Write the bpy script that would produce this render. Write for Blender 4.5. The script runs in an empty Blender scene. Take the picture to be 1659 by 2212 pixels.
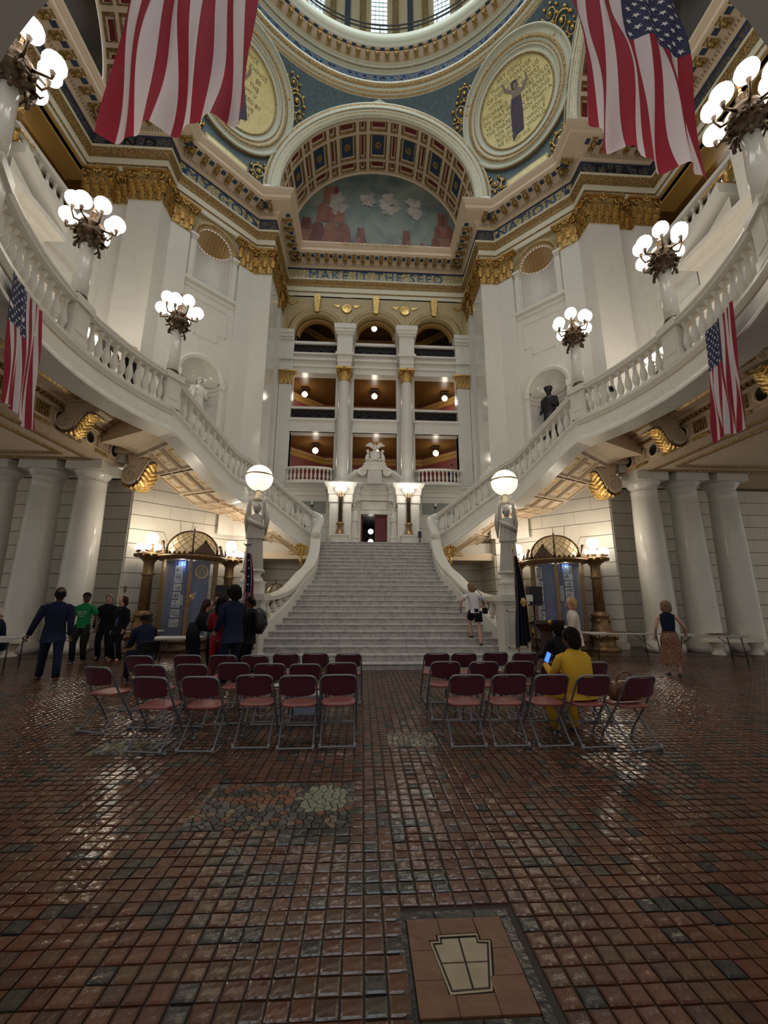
import bpy, math, random
from math import sin, cos, pi, radians as rad, sqrt, atan2, hypot
from mathutils import Vector, Matrix, Euler
random.seed(7)
S = bpy.context.scene
COL = S.collection
CY = 8.41                       # the rotunda's centre lies at (0, CY)

# ------------------------------------------------------------------ camera
cam_d = bpy.data.cameras.new('camera'); cam = bpy.data.objects.new('camera', cam_d); COL.objects.link(cam)
YAW, PIT, ROL, FPX = rad(2.948), rad(12.287), rad(.212), 879.4
_fw = Vector((sin(YAW)*cos(PIT), cos(YAW)*cos(PIT), sin(PIT))); _r = Vector((cos(YAW), -sin(YAW), 0)); _u = _r.cross(_fw)
_r2 = _r*cos(ROL) + _u*sin(ROL); _u2 = _u*cos(ROL) - _r*sin(ROL)
_m = Matrix((_r2, _u2, -_fw)).transposed().to_4x4(); _m.translation = Vector((-.532, 0, 1.6245))
cam.matrix_world = _m
cam_d.sensor_fit = 'VERTICAL'; cam_d.sensor_height = 36; cam_d.lens = FPX/2212*36; cam_d.clip_start = .05; cam_d.clip_end = 200
S.camera = cam
# ------------------------------------------------------------------ world, light, exposure
W = bpy.data.worlds.new('world'); S.world = W; W.use_nodes = True
W.node_tree.nodes['Background'].inputs[0].default_value = (1.0, .93, .84, 1)
W.node_tree.nodes['Background'].inputs[1].default_value = .46
S.view_settings.view_transform = 'Standard'; S.view_settings.look = 'None'; S.view_settings.gamma = 1
S.view_settings.use_curve_mapping = False; S.view_settings.exposure = 0.0
cy = S.cycles; cy.max_bounces = 6; cy.diffuse_bounces = 3; cy.glossy_bounces = 3; cy.transmission_bounces = 4; cy.transparent_max_bounces = 6
cy.sample_clamp_indirect = 3; cy.sample_clamp_direct = 12; cy.caustics_reflective = False; cy.caustics_refractive = False
cy.use_denoising = True; cy.use_light_tree = True
LP = 1.0

def light(name, kind, loc, power, col=(1, .86, .68), size=.12, rot=None, sizey=None):
    d = bpy.data.lights.new(name, kind); d.energy = power*LP; d.color = col
    if kind == 'POINT': d.shadow_soft_size = size
    if kind == 'AREA':
        d.size = size
        if sizey: d.shape = 'RECTANGLE'; d.size_y = sizey
    o = bpy.data.objects.new(name, d); o.location = loc
    if rot: o.rotation_euler = rot
    COL.objects.link(o); return o
# daylight falling from the drum windows of the dome
light('dome_daylight', 'AREA', (0, CY, 35.5), 1500, (.82, .92, 1), 14)

# ------------------------------------------------------------------ materials
MATS = {}
def mat(name, col, rough=.5, metal=0, spec=.5, emit=None, es=0, noise=None, bump=None, coat=0, trans=0, alpha=1):
    """noise=(scale, other colour, low, high[, detail, distortion]); bump=(scale, strength)"""
    if name in MATS: return MATS[name]
    m = bpy.data.materials.new(name); m.use_nodes = True; nt = m.node_tree; b = nt.nodes['Principled BSDF']
    def I(k, v): b.inputs[k].default_value = v
    c = (*col, 1); I('Base Color', c); I('Roughness', rough); I('Metallic', metal); I('Specular IOR Level', spec)
    I('Coat Weight', coat); I('Transmission Weight', trans); I('Alpha', alpha)
    if emit: I('Emission Color', (*emit, 1)); I('Emission Strength', es)
    tc = None
    if noise or bump: tc = nt.nodes.new('ShaderNodeTexCoord')
    if noise:
        n = nt.nodes.new('ShaderNodeTexNoise'); n.inputs['Scale'].default_value = noise[0]
        n.inputs['Detail'].default_value = noise[4] if len(noise) > 4 else 5
        n.inputs['Distortion'].default_value = noise[5] if len(noise) > 5 else 0
        r = nt.nodes.new('ShaderNodeValToRGB'); r.color_ramp.elements[0].position = noise[2]; r.color_ramp.elements[1].position = noise[3]
        r.color_ramp.elements[0].color = c; r.color_ramp.elements[1].color = (*noise[1], 1)
        nt.links.new(tc.outputs['Object'], n.inputs['Vector']); nt.links.new(n.outputs['Fac'], r.inputs[0]); nt.links.new(r.outputs[0], b.inputs['Base Color'])
    if bump:
        n = nt.nodes.new('ShaderNodeTexNoise'); n.inputs['Scale'].default_value = bump[0]; n.inputs['Detail'].default_value = 3
        bp = nt.nodes.new('ShaderNodeBump'); bp.inputs['Strength'].default_value = bump[1]; bp.inputs['Distance'].default_value = .02
        nt.links.new(tc.outputs['Object'], n.inputs['Vector']); nt.links.new(n.outputs['Fac'], bp.inputs['Height']); nt.links.new(bp.outputs[0], b.inputs['Normal'])
    MATS[name] = m; return m
def veined(name, base, vein, rough=.22, sc=1.0, lo=.47, hi=.53, amt=.5):
    m = mat(name, base, rough, noise=(sc, vein, 0, 1), coat=0); nt = m.node_tree
    n = [x for x in nt.nodes if x.type == 'TEX_NOISE'][0]; r = [x for x in nt.nodes if x.type == 'VALTORGB'][0]
    n.inputs['Detail'].default_value = 8; n.inputs['Distortion'].default_value = 1.4
    e = r.color_ramp.elements; e[0].position = lo; e[1].position = hi
    mid = tuple(base[i]*(1-amt)+vein[i]*amt for i in range(3))
    e[1].color = (*base, 1); x = e.new((lo+hi)/2); x.color = (*mid, 1); return m
WHITE = veined('white_marble', (.76, .735, .67), (.60, .59, .55), .24, .8, .48, .53, .35)
PANEL = veined('pale_marble_slab', (.74, .72, .665), (.62, .61, .58), .16, .6, .46, .54, .3)
STAIR = veined('grey_veined_marble', (.52, .50, .475), (.27, .27, .28), .38, 2.6, .44, .56, .7)
RUST = veined('cream_limestone', (.74, .70, .61), (.64, .60, .52), .42, 1.1, .45, .55, .3)
JOINT = mat('dark_joint', (.13, .12, .10), .9)
TAN = mat('tan_plaster', (.64, .50, .35), .6)
TANL = mat('light_tan_plaster', (.74, .61, .45), .55)
CREAM = mat('cream_plaster', (.70, .66, .50), .5)
CREAMG = mat('pale_green_cream_plaster', (.62, .64, .50), .5)
OLIVE = mat('olive_gold_plaster', (.46, .37, .19), .5)
GOLD = mat('gilding', (.42, .23, .055), .32, .8, noise=(9, (.66, .42, .13), .35, .75), bump=(14, .9))
GOLDB = mat('bright_gilding', (.52, .31, .08), .30, .85, noise=(14, (.85, .62, .26), .38, .7), bump=(18, .7))
GOLDD = mat('dull_gilding', (.30, .19, .06), .45, .6, noise=(16, (.66, .47, .19), .42, .6), bump=(20, .7))
BRONZE = mat('dark_bronze', (.065, .042, .026), .42, .6, noise=(9, (.15, .095, .05), .35, .75), bump=(16, .5))
BROWNM = mat('brown_bronze', (.23, .14, .065), .42, .5, noise=(7, (.33, .21, .10), .35, .7), bump=(18, .4))
BLACKI = mat('black_iron', (.014, .013, .014), .45, .3)
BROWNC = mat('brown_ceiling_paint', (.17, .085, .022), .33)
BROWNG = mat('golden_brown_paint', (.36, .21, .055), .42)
MAROON = mat('maroon_wall_paint', (.17, .032, .03), .6)
REDC = mat('red_coffer_paint', (.19, .022, .02), .5)
BLUEC = mat('blue_coffer_paint', (.028, .055, .115), .5, noise=(10, (.05, .09, .15), .4, .7))
TEAL = mat('blue_green_ground', (.06, .10, .12), .55, noise=(7, (.10, .15, .165), .35, .7))
MOSG = mat('gold_mosaic', (.30, .25, .08), .4, .0, noise=(14, (.80, .76, .52), .40, .64), bump=(60, .5))
MOSB = mat('blue_gold_mosaic', (.035, .06, .12), .4, .2, noise=(16, (.30, .23, .09), .48, .66), bump=(60, .4))
LETB = mat('blue_mosaic_letters', (.02, .07, .19), .4, noise=(25, (.05, .14, .30), .4, .6))
MEDG = mat('yellow_gold_ground', (.72, .62, .25), .45, .1, noise=(5, (.80, .70, .33), .4, .6))
INK = mat('grey_gold_lettering', (.30, .27, .13), .6)
SHELL = mat('gilded_shell', (.52, .36, .17), .5, .2)
GLOBE = mat('lit_glass_globe', (1, .95, .85), .3, emit=(1, .95, .86), es=3.2)
GLOBEW = mat('warm_lit_glass', (1, .9, .7), .3, emit=(1, .88, .62), es=1.15)
WINL = mat('daylit_window_glass', (.8, .9, 1), .3, emit=(.72, .88, 1), es=1.4)
MIR = mat('glass_case_pane', (.9, .95, 1), .03, trans=0, alpha=.14, spec=.6)
ROPE = mat('gilded_rope_moulding', (.17, .10, .035), .4, .5, noise=(33, (.60, .42, .18), .44, .62, 1), bump=(33, .9))
GROUT = mat('dark_grout', (.035, .026, .020), .7)
TILES = [mat('tile_'+n, c, .20, noise=(13, d, .3, .75), bump=(16, .35)) for n, c, d in (
    ('brick_red', (.092, .036, .022), (.125, .052, .032)), ('deep_red', (.072, .028, .019), (.098, .040, .026)), ('warm_brown', (.080, .042, .024), (.108, .058, .034)),
    ('rust', (.105, .045, .025), (.128, .060, .034)), ('plum_brown', (.056, .028, .020), (.078, .038, .028)), ('slate', (.026, .025, .024), (.042, .040, .036)), ('olive_grey', (.042, .037, .027), (.060, .053, .040)))]
CLAY = mat('brown_clay_slab', (.13, .062, .036), .38, noise=(6, (.18, .09, .05), .35, .7), bump=(20, .3))
PALET = mat('pale_clay', (.31, .25, .17), .42, noise=(9, (.38, .31, .22), .3, .7), bump=(30, .3))
CHAIRM = mat('blue_grey_steel', (.20, .205, .235), .38, .55)
MAR = mat('burgundy_plastic', (.072, .012, .026), .42)
MARS = mat('rose_brown_plastic', (.24, .065, .06), .4)
FRED = mat('flag_red', (.25, .004, .022), .8); FWHITE = mat('flag_white', (.58, .51, .53), .8); FBLUE = mat('flag_blue', (.018, .022, .075), .8)
SKINL = mat('light_skin', (.52, .29, .21), .55); SKIND = mat('brown_skin', (.10, .045, .028), .5); SKINP = mat('pink_skin', (.58, .31, .25), .5)
def fab(n, c, r=.9): return mat('cloth_'+n, c, r, spec=.2)
NAVY = fab('navy', (.010, .014, .038)); BLACK = fab('black', (.009, .009, .011)); GREEN = fab('green', (.012, .19, .06)); GREYC = fab('grey', (.10, .095, .085))
RED = fab('red', (.22, .012, .018)); YELLOW = fab('yellow', (.56, .33, .035)); CREAMC = fab('cream', (.62, .55, .46)); WHITEC = fab('white', (.60, .60, .62))
BLUES = fab('blue_shirt', (.06, .08, .20)); SKIRT = mat('cloth_patterned_skirt', (.15, .065, .04), .85, noise=(26, (.26, .14, .09), .42, .58)); DARKT = fab('dark_trousers', (.016, .017, .018))
HBLK = mat('hair_black', (.006, .005, .005), .8, spec=.15); HBRN = mat('hair_brown', (.035, .016, .010), .8, spec=.2); HBLD = mat('hair_blond', (.40, .25, .11), .75, spec=.2); HGRY = mat('hair_grey', (.20, .18, .16), .8, spec=.2); HSND = mat('hair_sandy', (.20, .13, .075), .75, spec=.2)
SHOE = mat('shoe_leather', (.02, .015, .012), .35); SHOEB = mat('brown_shoe_leather', (.10, .04, .02), .35); EYE = mat('dark_eye', (.02, .015, .01), .3); LIP = mat('lip', (.30, .10, .09), .5)

# ------------------------------------------------------------------ mesh builder
class MB:
    def __init__(s): s.v = []; s.f = []; s.m = []; s.sm = []
    def add(s, vs, fs, mi=0, sm=False, M=None):
        o = len(s.v)
        if M is not None: vs = [M @ Vector(p) for p in vs]
        s.v += [tuple(p) for p in vs]
        for f in fs: s.f.append([i+o for i in f]); s.m.append(mi); s.sm.append(sm)
        return s
    def box(s, x0, y0, z0, x1, y1, z1, mi=0, M=None, bev=0):
        if bev:
            b = bev; vs = [(x0, y0, z0), (x1, y0, z0), (x1, y1, z0), (x0, y1, z0), (x0, y0, z1-b), (x1, y0, z1-b), (x1, y1, z1-b), (x0, y1, z1-b), (x0+b, y0+b, z1), (x1-b, y0+b, z1), (x1-b, y1-b, z1), (x0+b, y1-b, z1)]
            fs = [(0, 3, 2, 1)] + [(i, (i+1) % 4, 4+(i+1) % 4, 4+i) for i in range(4)] + [(4+i, 4+(i+1) % 4, 8+(i+1) % 4, 8+i) for i in range(4)] + [(8, 9, 10, 11)]
            return s.add(vs, fs, mi, False, M)
        vs = [(x, y, z) for z in (z0, z1) for x, y in ((x0, y0), (x1, y0), (x1, y1), (x0, y1))]
        return s.add(vs, [(3, 2, 1, 0), (4, 5, 6, 7), (0, 1, 5, 4), (1, 2, 6, 5), (2, 3, 7, 6), (3, 0, 4, 7)], mi, False, M)
    def prism(s, poly, z0, z1, mi=0, M=None, sm=False):
        n = len(poly); vs = [(x, y, z0) for x, y in poly]+[(x, y, z1) for x, y in poly]
        return s.add(vs, [tuple(range(n-1, -1, -1)), tuple(range(n, 2*n))]+[(i, (i+1) % n, n+(i+1) % n, n+i) for i in range(n)], mi, sm, M)
    def lathe(s, prof, seg=16, mi=0, M=None, a0=0, a1=2*pi, sm=True, mis=None, c=(0, 0, 0), cap=True):
        full = abs(a1-a0-2*pi) < 1e-6; n = seg if full else seg+1; vs = []
        for r, z in prof:
            for i in range(n):
                a = a0+(a1-a0)*i/seg; vs.append((c[0]+r*cos(a), c[1]+r*sin(a), c[2]+z))
        s.add(vs, [], 0, sm, M); base = len(s.v)-len(vs)
        for k in range(len(prof)-1):
            mm = mis[k] if mis else mi
            for i in range(n if full else n-1): s.f.append([base+k*n+i, base+k*n+(i+1) % n, base+(k+1)*n+(i+1) % n, base+(k+1)*n+i]); s.m.append(mm); s.sm.append(sm)
        if cap and full:
            if prof[0][0] > 1e-4: s.f.append([base+i for i in range(n-1, -1, -1)]); s.m.append(mis[0] if mis else mi); s.sm.append(False)
            if prof[-1][0] > 1e-4: s.f.append([base+(len(prof)-1)*n+i for i in range(n)]); s.m.append(mis[-1] if mis else mi); s.sm.append(False)
        return s
    def tube(s, pts, rads, seg=8, mi=0, M=None, flat=1.0, cap=True, up=None, sm=True):
        """tube through pts; rads one radius or a list of r or (rx, ry)"""
        P = [Vector(p) for p in pts]; n = len(P)
        if not isinstance(rads, (list, tuple)): rads = [rads]*n
        prev = None; vs = []
        for i in range(n):
            d = (P[min(i+1, n-1)]-P[max(i-1, 0)])
            if d.length < 1e-9: d = Vector((0, 0, 1))
            d.normalize()
            if prev is None:
                ref = Vector(up) if up else (Vector((0, 0, 1)) if abs(d.z) < .9 else Vector((0, 1, 0)))
                a = (ref-d*ref.dot(d)).normalized()
            else:
                a = prev-d*prev.dot(d)
                a = a.normalized() if a.length > 1e-6 else Vector((1, 0, 0))
            prev = a; b = d.cross(a); r = rads[i]; rx, ry = r if isinstance(r, tuple) else (r, r*flat)
            for k in range(seg):
                t = 2*pi*k/seg; vs.append(P[i]+a*(ry*cos(t))+b*(rx*sin(t)))
        fs = [(i*seg+k, i*seg+(k+1) % seg, (i+1)*seg+(k+1) % seg, (i+1)*seg+k) for i in range(n-1) for k in range(seg)]
        s.add(vs, fs, mi, sm, M)
        if cap:
            o = len(s.v)-len(vs); s.f.append([o+k for k in range(seg-1, -1, -1)]); s.m.append(mi); s.sm.append(sm)
            s.f.append([o+(n-1)*seg+k for k in range(seg)]); s.m.append(mi); s.sm.append(sm)
        return s
    def ball(s, c, r, seg=10, rings=6, mi=0, M=None, sc=(1, 1, 1)):
        prof = [(r*sin(pi*i/rings), -r*cos(pi*i/rings)) for i in range(rings+1)]
        prof[0] = (1e-5, -r); prof[-1] = (1e-5, r)
        L = Matrix.Translation(c) @ Matrix.Diagonal((*sc, 1))
        if M is not None: L = M @ L
        return s.lathe(prof, seg, mi, L, cap=False)
    def sweep(s, path, prof, mis=0, closed=False, side=1, sm=False):
        """moulding: profile [(offset, z)] carried along the plan path with mitred corners; offsets go to the left of the path for side=1"""
        n = len(path); nrm = []
        for i in range(n):
            ns = []
            for a, b in ((i-1, i), (i, i+1)):
                if not closed and (a < 0 or b >= n): continue
                p, q = path[a % n], path[b % n]; dx, dy = q[0]-p[0], q[1]-p[1]; l = hypot(dx, dy); ns.append((-dy/l*side, dx/l*side))
            if len(ns) == 1: nrm.append(ns[0])
            else:
                mx, my = ns[0][0]+ns[1][0], ns[0][1]+ns[1][1]; k = 2/(mx*mx+my*my) if mx*mx+my*my > 1e-6 else 1; nrm.append((mx*k, my*k))
        vs = [(path[i][0]+nrm[i][0]*o, path[i][1]+nrm[i][1]*o, z) for o, z in prof for i in range(n)]
        base = len(s.v); s.v += vs
        for k in range(len(prof)-1):
            mm = mis[k] if isinstance(mis, (list, tuple)) else mis
            for i in range(n if closed else n-1):
                j = (i+1) % n; s.f.append([base+k*n+i, base+k*n+j, base+(k+1)*n+j, base+(k+1)*n+i]); s.m.append(mm); s.sm.append(sm)
        return s
    def grid(s, fn, nu, nv, mi=0, sm=True, mfn=None):
        base = len(s.v); s.v += [tuple(fn(i/nu, j/nv)) for j in range(nv+1) for i in range(nu+1)]
        for j in range(nv):
            for i in range(nu):
                o = base+j*(nu+1)+i; s.f.append([o, o+1, o+nu+2, o+nu+1]); s.m.append(mfn(i, j) if mfn else mi); s.sm.append(sm)
        return s
    def mesh(s, name, mats):
        me = bpy.data.meshes.new(name); me.from_pydata(s.v, [], s.f)
        for m in (mats if isinstance(mats, (list, tuple)) else [mats]): me.materials.append(m)
        me.polygons.foreach_set('material_index', s.m); me.polygons.foreach_set('use_smooth', s.sm); me.update(); return me
    def build(s, name, mats, parent=None, loc=None, rot=None):
        return put(name, s.mesh(name, mats), parent, loc, rot)
def put(name, me, parent=None, loc=None, rot=None, scale=None):
    o = bpy.data.objects.new(name, me); COL.objects.link(o)
    if parent: o.parent = parent
    if loc is not None: o.location = loc
    if rot is not None: o.rotation_euler = rot if not isinstance(rot, (int, float)) else (0, 0, rot)
    if scale is not None: o.scale = scale if isinstance(scale, (tuple, list)) else (scale,)*3
    return o
def tag(o, label=None, cat=None, group=None, kind=None):
    if label: o['label'] = label
    if cat: o['category'] = cat
    if group: o['group'] = group
    if kind: o['kind'] = kind
    return o
def thing(name, label, cat, loc=(0, 0, 0), rz=0, group=None):
    o = bpy.data.objects.new(name, None); COL.objects.link(o); o.location = loc; o.rotation_euler = (0, 0, rz); o.empty_display_size = .2
    return tag(o, label, cat, group)
def struct(name, label, loc=(0, 0, 0), rz=0):
    o = thing(name, label, 'wall', loc, rz); o['kind'] = 'structure'
    o['category'] = {'w': 'wall', 'f': 'floor', 'c': 'ceiling', 't': 'trim', 'd': 'door', 'b': 'baseboard'}.get(name[0], 'wall') if not name.startswith('window') else 'window'
    return o
def kids(o): return list(o.children)
def dup(root, loc, rz, label=None, group=None, tree={}):
    if root.name not in tree: tree[root.name] = [(c, kids(c)) for c in kids(root)]
    r = root.copy(); COL.objects.link(r); r.location = loc; r.rotation_euler = (0, 0, rz)
    if label: r['label'] = label
    if group: r['group'] = group
    for c, gs in tree[root.name]:
        k = c.copy(); COL.objects.link(k); k.parent = r
        for g in gs: h = g.copy(); COL.objects.link(h); h.parent = k
    return r
def text_mesh(txt, size, depth=.01, spacing=1.0, name='lettering', bold=0.0):
    c = bpy.data.curves.new(name, 'FONT'); c.body = txt; c.size = size; c.extrude = depth; c.space_character = spacing; c.align_x = 'CENTER'; c.align_y = 'CENTER'; c.offset = bold; c.resolution_u = 2
    o = bpy.data.objects.new('tmp', c); COL.objects.link(o); bpy.context.view_layer.update()
    me = bpy.data.meshes.new_from_object(o.evaluated_get(bpy.context.evaluated_depsgraph_get())); bpy.data.objects.remove(o); me.name = name; return me
def text(txt, size, m, parent, M, depth=.008, spacing=1.0, name='lettering', bold=0.0, fn=None):
    me = text_mesh(txt, size, depth, spacing, name, bold); me.materials.clear(); me.materials.append(m)
    if fn:
        for v in me.vertices: v.co = fn(v.co)
        me.update()
    o = put(name, me, parent)
    if M is not None: o.matrix_local = M
    return o
def frame(o, xdir, ydir):
    x = Vector(xdir).normalized(); y = Vector(ydir).normalized(); z = x.cross(y); M = Matrix((x, y, z)).transposed().to_4x4(); M.translation = Vector(o); return M

# ================================================================== STRUCTURE
def A(a, b): return (a, CY+b)
# ---------------- floor: clay tiles laid over a dark bed
fl = struct('floor', 'floor of small hand-made brown and red clay tiles with dark joints')
MB().box(-22, -4, -.12, 22, 26, -.004).build('bed', GROUT, fl)
PX0, PX1, PY0, PY1 = -.335, .265, 1.86, 2.56       # plaque with its border
HOLES = [(PX0, PY0, PX1, PY1), (-1.85, 3.38, -.55, 4.18), (-.22, 5.05, .38, 5.52), (-3.5, 4.9, -2.7, 5.5)]
def tile_mesh(b, cx, cy, sx, sy, h, ax, ay, mi, rz=0):
    e = .006; vs = []
    for z, k in ((-.006, 0), (h-.004, 0), (h, e*1.6)):
        for ux, uy in ((-1, -1), (1, -1), (1, 1), (-1, 1)):
            x, y = ux*(sx/2-k), uy*(sy/2-k); vs.append((cx+x*cos(rz)-y*sin(rz), cy+x*sin(rz)+y*cos(rz), z+ax*x+ay*y if z > 0 else z))
    b.add(vs, [(i+4*j, (i+1) % 4+4*j, (i+1) % 4+4*j+4, i+4*j+4) for j in (0, 1) for i in range(4)]+[(8, 9, 10, 11)], mi)
P = .1; near = []; far = MB()
R = random.Random(3)
wts = [28, 22, 17, 11, 9, 8, 5]
for j in range(int((12.6-1.3)/P)):
    y = 1.3+(j+.5)*P; half = min(13, .97*y+.75); n = int(half/P)+1
    for i in range(-n, n+1):
        x = -.5+i*P+.02*y*0; cx = x+.05
        cyy = y+R.uniform(-.002, .002)
        if any(hx0 < cx < hx1 and hy0 < cyy < hy1 for hx0, hy0, hx1, hy1 in HOLES): continue
        blot = sin(cx*1.7+cyy*.9)+sin(cx*.8-cyy*1.9+2)
        w = list(wts)
        if blot > 1.1: w[5] += 22; w[6] += 12; w[4] += 8
        mi = R.choices(range(7), w)[0]
        ax, ay = R.gauss(0, .022), R.gauss(0, .026); sz = .090+R.uniform(-.003, .003)
        near.append((hypot(cx+.53, cyy), cx, cyy, sz, ax, ay, mi, R.uniform(-.02, .02)))
near.sort()
protos = []
for mi in range(7):
    for v in range(4):
        b = MB(); tile_mesh(b, 0, 0, .090, .091, .010, R.gauss(0, .018), R.gauss(0, .022), 0); protos.append(b.mesh('tile', TILES[mi]))
cnt = 0
for d, x, y, sz, ax, ay, mi, rz in near:
    if cnt < 300 and abs(x+.53-.05*y) < .93*y and y > 1.78:
        put('tile', protos[mi*4+R.randrange(4)], fl, (x, y, 0), (0, 0, rz)); cnt += 1
    else: tile_mesh(far, x, y, sz, sz, .010, ax, ay, mi, rz)
o = far.build('tiles', TILES, fl); o['kind'] = 'stuff'
# beyond the reach of single tiles the same tiling is too fine to pick apart
mt = mat('fine_tile_paving', (.08, .04, .027), .24); nt = mt.node_tree; bs = nt.nodes['Principled BSDF']
tc = nt.nodes.new('ShaderNodeTexCoord'); bk = nt.nodes.new('ShaderNodeTexBrick'); bk.offset = 0; bk.inputs['Scale'].default_value = 10
for k, v in (('Color1', (.085, .036, .023, 1)), ('Color2', (.055, .03, .022, 1)), ('Mortar', (.025, .017, .013, 1)), ('Mortar Size', .05), ('Brick Width', 1), ('Row Height', 1)): bk.inputs[k].default_value = v
nt.links.new(tc.outputs['Object'], bk.inputs['Vector']); nt.links.new(bk.outputs[0], bs.inputs['Base Color'])
bp = nt.nodes.new('ShaderNodeBump'); bp.inputs['Strength'].default_value = .5; bp.inputs['Distance'].default_value = .01; bp.invert = True
nt.links.new(bk.outputs['Fac'], bp.inputs['Height']); nt.links.new(bp.outputs[0], bs.inputs['Normal'])
b = MB(); b.box(-22, 12.6, -.01, 22, 26, .008); b.box(-22, -4, -.01, 22, 1.3, .008)
b.box(-22, 1.3, -.01, -13.1, 12.6, .006); b.box(13.1, 1.3, -.01, 22, 12.6, .006); b.build('far_paving', mt, fl)

def clip(poly, nx, ny, c):
    out = []
    for i in range(len(poly)):
        p, q = poly[i-1], poly[i]; a, b_ = nx*p[0]+ny*p[1]-c, nx*q[0]+ny*q[1]-c
        if (a <= 0) != (b_ <= 0): t = a/(a-b_); out.append((p[0]+(q[0]-p[0])*t, p[1]+(q[1]-p[1])*t))
        if b_ <= 0: out.append(q)
    return out
def mosaic(name, label, rect, n, chooser, mats):
    """crazed stones: Voronoi cells cut from the rectangle, each a stone of its own"""
    t = thing(name, label, 'mosaic'); x0, y0, x1, y1 = rect; R = random.Random(len(label))
    sx = sqrt((x1-x0)*(y1-y0)/n); pts = []
    nx, ny = max(2, round((x1-x0)/sx)), max(2, round((y1-y0)/sx))
    for j in range(ny):
        for i in range(nx): pts.append((x0+(i+.5+R.uniform(-.42, .42))*(x1-x0)/nx, y0+(j+.5+R.uniform(-.42, .42))*(y1-y0)/ny))
    for i, p in enumerate(pts):
        poly = [(x0+.004, y0+.004), (x1-.004, y0+.004), (x1-.004, y1-.004), (x0+.004, y1-.004)]
        for q in pts:
            if q is p: continue
            dx, dy = q[0]-p[0], q[1]-p[1]; l = hypot(dx, dy)
            if l > 4*sx: continue
            poly = clip(poly, dx/l, dy/l, (dx*(p[0]+q[0])+dy*(p[1]+q[1]))/2/l-.004)
            if len(poly) < 3: break
        if len(poly) < 3: continue
        if hypot(0, 0) == 0:
            m = chooser(p, R); b = MB(); h = .009; tx, ty = R.gauss(0, .03), R.gauss(0, .03); k = len(poly); vs = [(x, y, -.004) for x, y in poly]
            ins = [(p[0]+(x-p[0])*.9, p[1]+(y-p[1])*.9) for x, y in poly]
            vs += [(x, y, h-.003) for x, y in poly]+[(x, y, h+tx*(x-p[0])+ty*(y-p[1])) for x, y in ins]
            b.add(vs, [(a+o, (a+1) % k+o, (a+1) % k+o+k, a+o+k) for o in (0, k) for a in range(k)]+[tuple(range(2*k, 3*k))], 0)
            b.build('stone', mats[m], t)
    return t
ST = [mat('mosaic_'+n, c, .3, noise=(20, d, .3, .7), bump=(40, .4)) for n, c, d in (('dark_slate', (.035, .033, .03), (.06, .055, .045)), ('pale_green', (.20, .21, .14), (.27, .27, .19)), ('buff', (.16, .12, .075), (.22, .17, .11)), ('rust_clay', (.16, .06, .03), (.20, .09, .05)), ('grey', (.09, .085, .075), (.12, .11, .10)))]
def ch1(p, R):
    if hypot((p[0]+.83)/.19, (p[1]-3.86)/.24) < 1: return 1
    if hypot((p[0]+1.35)/.30, (p[1]-3.93)/.16) < 1: return 0 if abs(p[1]-3.97) < .05 else 3
    return R.choices([0, 2, 3, 4], [6, 2, 2, 4])[0]
mosaic('floor_mosaic', 'large oblong floor mosaic of crazed dark and pale green stones', (-1.83, 3.4, -.57, 4.16), 230, ch1, ST)
mosaic('floor_mosaic', 'small pale crazed floor mosaic between the chair blocks', (-.21, 5.06, .37, 5.51), 70, lambda p, R: R.choices([1, 2, 4], [2, 5, 4])[0], ST)
mosaic('floor_mosaic', 'crazed dark floor mosaic under the lone leftmost folding chair', (-3.48, 4.92, -2.72, 5.48), 80, lambda p, R: R.choices([0, 1, 2, 4], [4, 2, 4, 4])[0], ST)
# keystone plaque
kp = thing('floor_plaque', 'brown clay floor plaque with a pale keystone emblem of four pieces', 'plaque')
bd = [(-.335, 2.505, -.13, 2.56), (-.127, 2.505, .08, 2.56), (.083, 2.505, .265, 2.56)]+[(-.335, 2.503-.155*(i+1), -.283, 2.503-.155*i-.003) for i in range(4)]+[(.213, 2.503-.155*(i+1), .265, 2.503-.155*i-.003) for i in range(4)]+[(-.28, 1.86, -.03, 1.98), (-.027, 1.86, .21, 1.98)]
for x0, y0, x1, y1 in bd: MB().box(x0, y0, -.006, x1, y1, .008, bev=.004).build('border_slab', TILES[5], kp)
key = [(-.130, 2.386), (.058, 2.390), (.056, 2.350), (.107, 2.346), (.041, 2.100), (-.132, 2.092), (-.172, 2.350), (-.131, 2.352)]
slabs = [[(-.279, 2.502), (-.12, 2.502), (-.12, 2.40), (-.145, 2.40), (-.145, 2.366), (-.186, 2.366), (-.175, 2.31), (-.279, 2.31)], [(-.117, 2.502), (.064, 2.502), (.064, 2.404), (-.117, 2.40)], [(.067, 2.502), (.209, 2.502), (.209, 2.31), (.114, 2.31), (.122, 2.36), (.072, 2.362), (.070, 2.404)],
         [(-.279, 2.307), (-.175, 2.307), (-.152, 2.155), (-.279, 2.155)], [(.114, 2.307), (.209, 2.307), (.209, 2.165), (.076, 2.165)], [(-.279, 2.152), (-.151, 2.152), (-.145, 2.082), (-.118, 2.079), (-.118, 1.99), (-.279, 1.99)], [(-.115, 2.078), (.05, 2.083), (.05, 1.99), (-.115, 1.99)], [(.055, 2.162), (.209, 2.162), (.209, 1.99), (.053, 1.99), (.053, 2.09)]]
for p in slabs: MB().prism(p, -.006, .009).build('clay_slab', CLAY, kp)
def scalep(p, k, c=(-.035, 2.24)): return [(c[0]+(x-c[0])*k, c[1]+(y-c[1])*k) for x, y in p]
kc, ki = scalep(key, 1.06), scalep(key, .985); b = MB(); n = len(key)
b.add([(x, y, .0085) for x, y in kc]+[(x, y, .0085) for x, y in ki], [(i, (i+1) % n, n+(i+1) % n, n+i) for i in range(n)]); b.build('keystone_rim', PALET, kp)
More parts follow.
